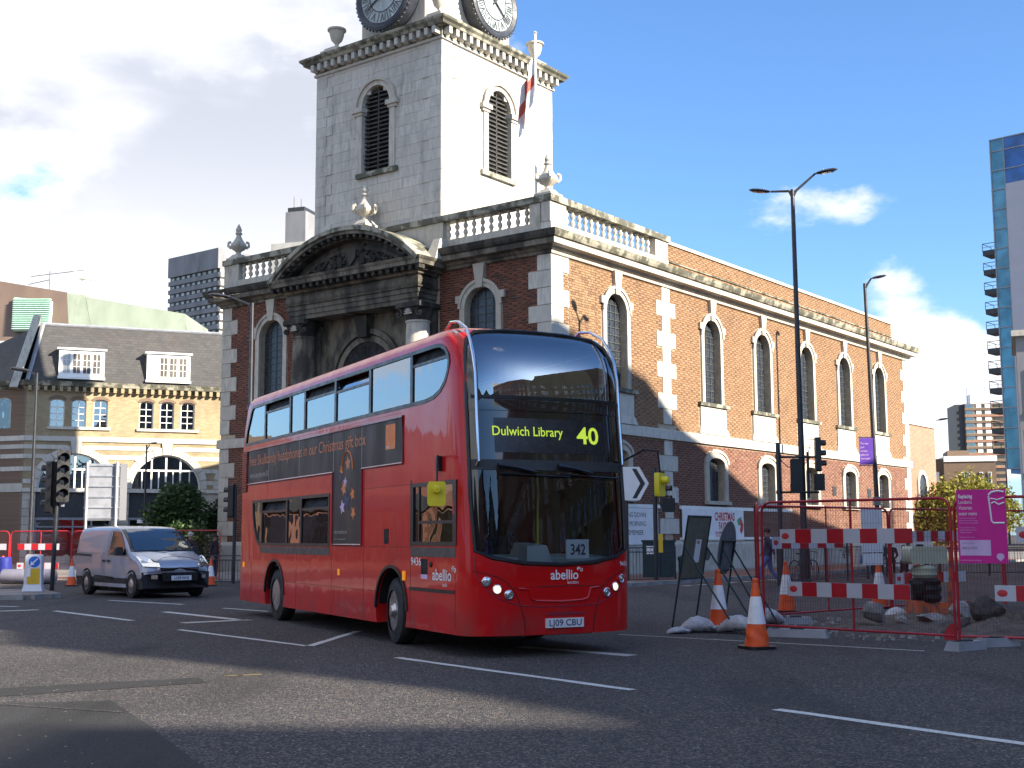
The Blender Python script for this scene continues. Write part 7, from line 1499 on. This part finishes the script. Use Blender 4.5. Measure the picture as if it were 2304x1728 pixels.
cone_obj('traffic cone inside the barriers left of the machine, crossed by a striped board', (7.76, 26.6, 0), 1.02, .3)
cone_obj('traffic cone half hidden behind the water tank machine', (8.25, 25.6, 0), 1.05, .3)
cone_obj('traffic cone on the pavement right of the van', (-9.65, 40.1, 0), .86, .1); cone_obj('traffic cone between the bollard post and the van', (-14.2, 40.4, 0), .86, .5)
cone_obj('traffic cone beside the pink barrier at the left edge', (-17.9, 44.0, 0), .92)

# red barrier fence panels
def panel(label, a, b, h=2.07, z0=.12, boards=(), leaf=True, mesh=True, r=.021, mid=True, tag_=True):
    a, b = Vector(a), Vector(b); L = (b - a).length; t = thing('mesh_barrier', label, 'barrier', (a.x, a.y, 0), atan2((b - a).y, (b - a).x), 'red mesh barrier panels round the roadworks')
    c = .16; pts = [(0, 0, z0 - .1), (0, 0, h - c)] + [(c - c * cos(q), 0, h - c + c * sin(q)) for q in (.5, 1.05)] + [(c, 0, h), (L - c, 0, h)] + [(L - c + c * sin(q), 0, h - c + c * cos(q)) for q in (.5, 1.05)] + [(L, 0, h - c), (L, 0, z0 - .1)]
    m = MB(); m.tube(pts, r, 8); m.tube([(0, 0, z0), (L, 0, z0)], r * .9, 7); m.build('frame', MT['fence_red'], t)
    if mid: m = MB(); m.tube([(L * .5, 0, z0), (L * .5, 0, h)], r * .75, 7); m.build('middle_bar', MT['fence_red'], t)
    if mesh:
        m = MB(); n = int(L / .045); q = .0013
        for k in range(1, n): x = L * k / n; m.box(x - q, -.001 - q, z0, x + q, -.001 + q, h)
        for k in range(1, int(h / .2)): m.box(0, .002 - q, z0 + k * .2, L, .002 + q, z0 + k * .2 + q * 2)
        m.build('wire_mesh', MT['wire'], t, kind='stuff', smooth=False)
    for x0, x1, z, first in boards:
        n = max(1, round((x1 - x0) / .27)); w = (x1 - x0) / n; bd_ = MB(); bd_.box(x0, -.036, z, x1, -.026, z + .22); bd_ = bd_.build('striped_board', MT['board_white'], t, smooth=False)
        for k in range(n):
            if (k + first) % 2: m = MB(); m.box(x0 + k * w, -.039, z + .002, x0 + (k + 1) * w, -.0362, z + .218); m.build('red_stripe', MT['board_red'], bd_, smooth=False)
        m = MB(); m.lathe([(0, -.039), (.045, -.038), (.05, -.0362)], (x0 + .1, 0, z + .11), 14, 'b'); m.v = [(x0 + .1 + (x - x0 - .1) * 1.4, y, z_) for x, y, z_ in m.v]; m.build('red_oval', MT['red_print'], bd_)
    if leaf: m = MB(); m.prism([(L + .0, z0 - .06), (L, z0 + .18), (L - .08, z0 + .16), (L - .15, z0 + .08), (L - .17, z0 - .06)], -.01, .01); m.build('corner_plate', MT['fence_red'], t, smooth=False)
    return t
panel('near barrier panel between the dented cone and the magenta sign', (4.02, 20.15), (6.27, 17.88), boards=((.36, 2.62, 1.42, 0), (.48, 2.55, .60, 0)))
panel('near right barrier panel carrying the magenta sign, cut by the picture edge', (6.32, 17.86), (9.1, 16.4), boards=((.82, 3.1, 1.43, 0), (.5, 3.0, .62, 0)))
panel('barrier panel folded edge-on beside the dented cone, left end of the roadworks', (3.97, 20.25), (4.35, 22.4), mid=False, leaf=False)
panel('rear left barrier panel behind the bicycle railing line', (4.4, 22.5), (7.6, 25.3), boards=((.4, 2.6, 1.30, 0),), leaf=False)
panel('rear middle barrier panel behind the water tank machine', (7.65, 25.35), (10.9, 27.9), boards=((.1, 2.4, 1.40, 0), (.1, 2.6, .55, 0)), leaf=False)
panel('rear right barrier panel behind the magenta sign', (10.95, 27.9), (15, 29.6), boards=((.4, 2.9, 1.40, 0), (.6, 3.2, .55, 0)), leaf=False)
m = MB(); m.box(-.36, 0, 1.2, .36, .01, 2.05); m.box(-.34, 0, .95, .34, .01, 1.18); m.build('white_sheet', MT['whiteboard'], None, 'plain white sheet tied to the rear barrier, left of the middle', 'sheet', loc=(7.15, 24.85, 0), rz=radians(40))
def block(label, loc, rz, L=.62):
    t = thing('rubber_block', label, 'barrier foot', loc, rz, 'grey recycled rubber barrier feet'); m = MB(); m.hexa([(-L / 2, -.12, 0), (L / 2, -.12, 0), (L / 2, .12, 0), (-L / 2, .12, 0), (-L / 2 + .04, -.09, .12), (L / 2 - .04, -.09, .12), (L / 2 - .04, .09, .12), (-L / 2 + .04, .09, .12)]); m.build('foot_block', MT['lead'], t, smooth=False)
    m = MB(); m.box(-.1, -.06, .12, .1, .06, .135); m.box(-L / 2 + .08, -.05, .121, -L / 2 + .2, .05, .126); m.build('socket', MT['dark'], t, smooth=False); return t
block('rubber foot at the meeting of the two near barrier panels', (6.1, 17.05, 0), radians(36)); block('rubber foot just right of the meeting of the near barrier panels', (6.75, 17.6, 0), radians(20)); block('flat dark barrier foot right of the dented cone', (4.35, 19.3, 0), radians(-25), .95); block('grey foot block beside the sandbag inside the barriers', (4.95, 22.1, 0), radians(5), .6)
for i, p in enumerate(((-14.0, 43.2), (-16.2, 43.6))): pass
# left barriers
for a, b, lab in (((-19.9, 45.0), (-17.95, 44.6), 'red barrier panel at the far left edge above the pink barrier'), ((-17.9, 44.6), (-15.6, 44.2), 'red barrier panel behind the bollard'), ((-15.55, 44.2), (-13.3, 43.8), 'red barrier panel left of the van roof'), ((-13.2, 44.8), (-10.2, 43.6), 'red barrier panel showing past the van bonnet')):
    panel(lab, a, b, h=1.78, z0=.14, boards=((.3, 1.9, 1.12, 1), (.3, 1.9, .45, 0)), leaf=False)
pb = thing('pink_barrier', 'bright pink-red plastic road barrier with square holes at the left edge', 'barrier', (-18.75, 44.1, 0), radians(-8))
m = MB()
for poly in ([(-1.2, .72), (-1.2, .92), (.62, .92), (.66, .78), (.95, .72), (1.0, .55), (.85, .45), (.68, .42), (.68, .05), (.2, .05), (.2, .2), (.3, .25), (.3, .72)], [(-1.2, .05), (-1.2, .28), (.2, .28), (.2, .05)], [(-.35, .28), (-.35, .72), (-.15, .72), (-.15, .28)]): m.prism(poly, -.09 + .001 * len(poly), .09 - .001 * len(poly))
m.build('barrier_body', MT['pinkred'], pb, smooth=False); m = MB(); m.box(-.5, -.35, 0, -.3, .35, .06); m.box(.3, -.35, 0, .5, .35, .06); m.build('barrier_feet', MT['black'], pb, smooth=False)
m = MB(); m.lathe([(.24, 0), (.25, .02), (.25, 1.75), (.24, 1.8)], (0, 0, 0), 16, 'a'); m.build('grey_pipe', MT['pipe'], None, 'fat grey pipe lying behind the bollard', 'pipe', loc=(-17.3, 42.6, .25), rz=radians(-4))
m = MB(); m.lathe([(.22, 0), (.24, .05), (.24, .6), (.2, .64), (0, .64)], (0, 0, 0), 16); m.build('blue_drum', MT['blue_plastic'], None, 'dark blue plastic drum between the pink barrier and the bollard', 'drum', loc=(-17.6, 43.4, .25))
# magenta sign
ps = thing('notice_board', 'magenta notice about replacing water mains, with a drawing of a glass, tied to the barrier', 'sign', (6.33, 17.80, .04), radians(-27)); ps.scale = (.85, 1, .985)
m = MB(); m.box(.02, -.06, 1.12, .79, -.045, 2.17); m.build('sign_sheet', MT['magenta'], ps, smooth=False)
for i, (s, b_) in enumerate((('Replacing', .03), ("London's", .0), ('Victorian', .0), ('water mains', .0))): m = MB(); m.text(s, .05, 2.05 - i * .082, .052, -.0625, .78, bold=b_); m.build('sign_text', MT['white_print'], ps, fixn=False, smooth=False)
m = MB()
for i, s in enumerate(('Thames Water is replacing old', 'worn out water mains to cut leaks.', 'We are sorry for any inconvenience', '', 'We aim to finish this work as', 'quickly and safely as we can and', 'will keep you informed', '', 'Thank you for your patience')): m.text(s, .05, 1.755 - i * .034, .017, -.0625, .85)
m.text('www.thameswater.co.uk/mains', .05, 1.155, .02, -.0625, .9); m.build('sign_small_print', MT['lilac'], ps, fixn=False, smooth=False)
m = MB(); m.box(.05, -.064, 1.23, .53, -.0605, 1.45); m.build('pale_panel', MT['lilac'], ps, smooth=False); m = MB(); m.text('0208 213 8756', .08, 1.32, .032, -.066, .85); m.text('Any questions please call', .08, 1.40, .016, -.066, .85); m.build('phone_number', MT['blue_print'], ps, fixn=False, smooth=False)
m = MB(); m.tube([(.53, -.063, 2.08), (.56, -.063, 1.72), (.59, -.063, 1.69), (.76, -.063, 1.69)], .014, 5); m.tube([(.53, -.063, 2.09), (.58, -.063, 2.13), (.68, -.063, 2.145), (.77, -.063, 2.13)], .014, 5); m.tube([(.56, -.063, 2.04), (.66, -.063, 2.02), (.77, -.063, 2.05)], .009, 5); m.tube([(.57, -.063, 1.97), (.62, -.063, 1.99), (.68, -.063, 1.95), (.77, -.063, 1.98)], .012, 5); m.build('drawn_glass', MT['white_print'], ps)
m = MB(); m.prism([(.62, 1.25), (.61, 1.20), (.67, 1.15), (.73, 1.20), (.72, 1.25), (.67, 1.265)], -.064, -.0605); m.build('heart_badge', MT['lilac'], ps, smooth=False)
# A-frame signs seen from behind
af = thing('roadworks_sign', 'leaning square roadworks sign seen from behind, olive with a white label', 'road sign', (2.82, 20.87, 0), radians(60))
def lean(y0, k): return lambda x, o, z: (x, y0 + z * k + o, z)
f = lean(0, -.18); m = MB(f); m.box(-.50, 0, .84, .50, .012, 1.86); m.build('sign_back', MT['olive'], af, smooth=False)
m = MB(f); 
for q in ([(-.50, 0, 0), (-.50, 0, 1.86)], [(.50, 0, 0), (.50, 0, 1.86)], [(-.5, 0, 1.86), (.5, 0, 1.86)], [(-.5, 0, .84), (.5, 0, .84)]): m.tube(q, .017, 6)
m.build('frame', MT['darkteal'], af)
m = MB(); m.tube([(-.48, -.26, 1.35), (-.46, -1.12, 0)], .016, 6); m.tube([(.48, -.26, 1.35), (.46, -1.12, 0)], .016, 6); m.build('rear_legs', MT['darkteal'], af)
m = MB(f); m.box(-.02, -.008, 1.10, .22, -.002, 1.48); lb2 = m.build('white_label', MT['white_print'], af, smooth=False); m = MB(f); m.text('DHB', .0, 1.41, .05, -.011, .9, bold=.03); m.build('label_text', MT['red_print'], lb2, fixn=False, smooth=False)
af = thing('roadworks_sign', 'round roadworks sign on a tripod seen from behind, beside the olive square one', 'road sign', (3.55, 21.9, 0), radians(62))
f = lean(0, -.16); m = MB(f); m.lathe([(0, 0), (.46, 0), (.46, .012), (0, .014)], (0, 0, 1.33), 32, 'b'); m.build('sign_disc', MT['greyback'], af)
m = MB(f)
for q in ([(-.36, 0, 0), (-.30, -.02, 1.45)], [(.36, 0, 0), (.30, -.02, 1.45)], [(-.33, -.02, 1.45), (.33, -.02, 1.45)], [(-.34, -.02, .95), (.34, -.02, .95)]): m.tube(q, .017, 6)
m.build('frame', MT['darkteal'], af); m = MB(); m.tube([(-.30, -.24, 1.3), (-.34, -1.0, 0)], .016, 6); m.tube([(.30, -.24, 1.3), (.34, -1.0, 0)], .016, 6); m.build('rear_legs', MT['darkteal'], af)
# sandbags
def sandbag(label, loc, rz, L=.5, W_=.26, H_=.2, sag=0., seed=1, mat='sack'):
    rr = random.Random(seed); m = MB(); n = 14; R = []
    for i in range(13):
        u = i / 12; x = (u - .5) * L; w = W_ * .5 * (sin(pi * min(1, max(0, u * .94 + .03))) ** .55); h = H_ * (sin(pi * (u * .9 + .05)) ** .7)
        R.append([m.p(x, w * cos(2 * pi * k / n) * (1 + rr.uniform(-.06, .06) + .05 * sin(i * 2.4 + k)), max(0, h * .5 + h * .5 * sin(2 * pi * k / n) * (1 + rr.uniform(-.10, .08) - .10 * (sin(i * 1.9 + k * 1.1 + seed) > .55))) - 0 + sag * sin(pi * u)) for k in range(n)])
    for a, b in zip(R, R[1:]):
        for k in range(n): m.face(a[k], a[(k + 1) % n], b[(k + 1) % n], b[k])
    m.face(*R[0]); m.face(*R[-1]); m.tube([(L * .5, 0, H_ * .35), (L * .5 + .06, .02, H_ * .3), (L * .5 + .1, .05, H_ * .45)], [.03, .02, .035], 6)
    return m.build('sandbag', MT[mat], None, label, 'sandbag', 'sandbags weighing down the signs', loc=loc, rz=rz, sharp=55)
sandbag('plump white sandbag at the foot of the olive sign frame', (2.98, 20.3, 0), .1, .62, .36, .26, seed=1); sandbag('flattened striped sack end beside the plump white sandbag', (2.62, 20.05, 0), .5, .4, .26, .11, seed=2)
sandbag('grey sandbag folded over in front of the second cone', (3.58, 20.05, 0), 2.8, .66, .36, .27, .03, 3); sandbag('white sandbag with a brown patch inside the barrier', (4.45, 22.0, 0), .2, .62, .4, .28, seed=4); sandbag('small crumpled white bag behind the dented cone', (3.95, 20.9, 0), .9, .4, .3, .2, seed=5)
sandbag('crumpled pale bag lying behind the concrete slab', (7.1, 23.3, 0), .3, .5, .35, .22, seed=8)
# dug ground and broken pieces inside the barriers
def heap(name, poly, zmax, seed, mat, res=26):
    rr = random.Random(seed); xs = [p[0] for p in poly]; ys = [p[1] for p in poly]; cx_, cy_ = sum(xs) / len(xs), sum(ys) / len(ys); m = MB(); R = [[m.p(cx_, cy_, zmax * .6)]]
    n = 40
    for j in range(1, 9):
        u = j / 8; row = []
        for k in range(n):
            a = 2 * pi * k / n; d = Vector((cos(a), sin(a))); t_ = min([((p - Vector((cx_, cy_))).length) for p in [Vector(q) for q in poly]]) ; rr_ = 1 + .25 * sin(3 * a + seed) + .12 * sin(7 * a)
            row.append(m.p(cx_ + d.x * (max(xs) - min(xs)) / 2 * u * rr_, cy_ + d.y * (max(ys) - min(ys)) / 2 * u * rr_, max(-.01, zmax * (1 - u ** 1.6) * (.55 + .5 * rr.random())) if j < 8 else -.01))
        R.append(row)
    for k in range(n): m.face(R[0][0], R[1][k], R[1][(k + 1) % n])
    for a, b in zip(R[1:], R[2:]):
        for k in range(n): m.face(a[k], a[(k + 1) % n], b[(k + 1) % n], b[k])
    return m.build(name, MT[mat], kind='stuff', sharp=20)
heap('dug_earth', [(4.9, 19.4), (6.9, 19.4), (6.9, 21.6), (4.9, 21.6)], .12, 1, 'dirt'); heap('dug_earth', [(6.6, 18.3), (10.0, 18.3), (10.0, 22.8), (6.6, 22.8)], .34, 2, 'dirt'); heap('dug_earth', [(5.6, 20.6), (9, 20.6), (9, 23.8), (5.6, 23.8)], .16, 3, 'dirt')
def chunk(label, loc, size, seed, mat, rot=(0, 0, 0)):
    rr = random.Random(seed); bm = bmesh.new(); bmesh.ops.create_icosphere(bm, subdivisions=2, radius=1)
    pl_ = [(Vector((rr.gauss(0, 1), rr.gauss(0, 1), rr.gauss(0, 1))).normalized(), rr.uniform(.5, .85)) for _ in range(11)]
    for v in bm.verts:
        for n_, d in pl_:
            k = v.co.dot(n_)
            if k > d: v.co -= n_ * (k - d)
        v.co += Vector((rr.uniform(-.03, .03), rr.uniform(-.03, .03), rr.uniform(-.03, .03))); v.co.x *= size[0]; v.co.y *= size[1]; v.co.z *= size[2]
    me = bpy.data.meshes.new('chunk'); bm.to_mesh(me); bm.free(); me.materials.append(MT[mat]); o = link(me, 'broken_slab', None, label, 'rubble', 'broken lumps in the roadworks'); o.location = loc; o.rotation_euler = rot
for i, (lab, loc, sz, mt, ro) in enumerate((('upright broken disc of brown concrete left of the machine', (6.05, 21.0, .27), (.27, .12, .27), 'rubble', (.2, .1, .4)), ('pale broken lump leaning on the brown concrete disc', (6.38, 20.8, .12), (.13, .1, .15), 'rubble', (0, .3, 0)), ('small dark lump under the concrete disc', (6.15, 20.6, .06), (.25, .14, .09), 'tarmac_chunk', (0, 0, .2)),
        ('pale flat broken slab at the foot of the orange machine', (7.2, 21.6, .12), (.38, .22, .11), 'rubble', (.1, .15, .3)), ('pale jagged slab right of the machine, behind the barrier posts', (7.6, 21.4, .22), (.34, .25, .2), 'rubble', (.3, -.2, .9)), ('long black tarmac slab tilted behind the barrier posts', (7.0, 20.3, .10), (.5, .28, .11), 'tarmac_chunk', (.1, -.25, .5)),
        ('big dark upright tarmac slab right of the barrier posts', (7.75, 20.5, .34), (.36, .16, .30), 'tarmac_chunk', (.15, .35, .2)), ('long sloping tarmac slab below the right striped board', (8.7, 20.4, .42), (.75, .25, .16), 'tarmac_chunk', (.1, -.5, .1)), ('large pale concrete lump at the right edge', (8.75, 19.0, .30), (.5, .4, .32), 'rubble', (.2, .1, 0)), ('square pale concrete lump at the bottom right corner of the dig', (7.75, 18.2, .14), (.26, .2, .17), 'rubble', (0, 0, .4)),
        ('wide black slab lying under the big tarmac slab', (7.7, 19.4, .10), (.6, .35, .12), 'tarmac_chunk', (0, .1, .1)), ('rough grey lump above the wide black slab', (8.3, 19.7, .34), (.35, .3, .2), 'rubble', (.3, 0, .5)), ('small black lump at the left end of the dug strip', (4.95, 20.3, .05), (.22, .14, .07), 'tarmac_chunk', (0, 0, 0)), ('small grey lump left of the orange machine foot', (6.75, 22.0, .1), (.18, .14, .12), 'rubble', (0, 0, 1)))): chunk(lab, loc, sz, 20 + i, mt, ro)
rr = random.Random(77); m = MB()
for k in range(420):
    x, y = rr.uniform(4.6, 9.6), 0; y = rr.uniform(max(17.9, 24.0 - x), 23.5); s = rr.uniform(.01, .045); z = s * .5
    m.hexa([(x - s, y - s, 0), (x + s * rr.uniform(.4, 1), y - s, 0), (x + s, y + s, 0), (x - s * rr.uniform(.4, 1), y + s, 0), (x - s * .6, y - s * .5, z * 2), (x + s * .4, y - s * .6, z * 2.2), (x + s * .7, y + s * .5, z * 1.7), (x - s * .5, y + s * .7, z * 2)])
m.build('loose_rubble', MT['rubble'], kind='stuff', smooth=False)
# plate compactor with cloudy water tank
mc = thing('compactor_machine', 'orange and black compacting machine with a cloudy white water tank on top', 'machine', (7.65, 23.1, 0), radians(10)); mc.scale = (.95, .95, .95)
m = MB(); m.hexa([(-.40, -.25, .05), (.55, -.25, .05), (.55, .25, .05), (-.40, .25, .05), (-.38, -.22, .38), (.30, -.22, .32), (.30, .22, .32), (-.38, .22, .38)]); m.build('base_plate', MT['machine'], mc, smooth=False)
m = MB(); m.lathe([(.26, .34), (.30, .42), (.27, .5), (.31, .58), (.27, .66), (.30, .74), (.22, .80)], (-.08, 0, 0), 14); m.lathe([(.10, 0), (.14, .1), (.14, .25), (.06, .3)], (-.3, -.16, .45), 10); m.build('engine', MT['dark'], mc)
m = MB(); m.lathe([(.20, .80), (.24, .86), (.22, .92), (.24, .98), (.2, 1.04)], (-.08, 0, 0), 14); m.build('engine_shroud', MT['tank'], mc)
m = MB(); m.prism([(-.42, 1.07), (-.45, 1.12), (-.45, 1.34), (-.41, 1.40), (.27, 1.40), (.31, 1.34), (.31, 1.12), (.28, 1.07)], -.2, .2); tk = m.build('water_tank', MT['tank'], mc, sharp=60); m = MB(); m.lathe([(.07, 1.40), (.07, 1.44), (0, 1.45)], (-.15, 0, 0), 12); m.build('tank_cap', MT['black'], tk)
m = MB(); m.tube([(.30, -.2, .3), (.36, -.2, 1.0), (.38, -.2, 1.38)], .03, 7); m.tube([(.30, .2, .3), (.36, .2, 1.0), (.38, .2, 1.38)], .03, 7); m.tube([(.38, -.2, 1.38), (.38, .2, 1.38)], .03, 7); m.build('handle_frame', MT['machine'], mc)
m = MB(); m.tube([(.1, -.1, 1.35), (.15, -.1, 1.55), (.35, -.1, 1.5)], .012, 5); m.build('throttle_hose', MT['red_print'], mc)
lw = thing('low_white_wall', 'low sunlit white wall at the far foot of the church, behind the seated people', 'wall', (15.2, 55.5, 0), radians(20)); m = MB(); m.box(0, 0, 0, 4.2, .25, 1.55); m.build('wall_face', MT['render_white'], lw, smooth=False); m = MB(); m.box(-.04, -.04, 1.55, 4.24, .29, 1.62); m.build('wall_coping', MT['stone_bright'], lw, smooth=False)
for x, lab in ((16.7, 'slim black bollard in front of the low white wall, left one'), (17.3, 'slim black bollard in front of the low white wall, right one')): m = MB(); m.lathe([(.09, 0), (.08, .9), (.11, .93), (.11, 1.0), (.05, 1.1), (0, 1.12)], (0, 0, 0), 10); m.build('street_bollard', MT['black'], None, lab, 'bollard', 'black street bollards', loc=(x, 53.5, 0))
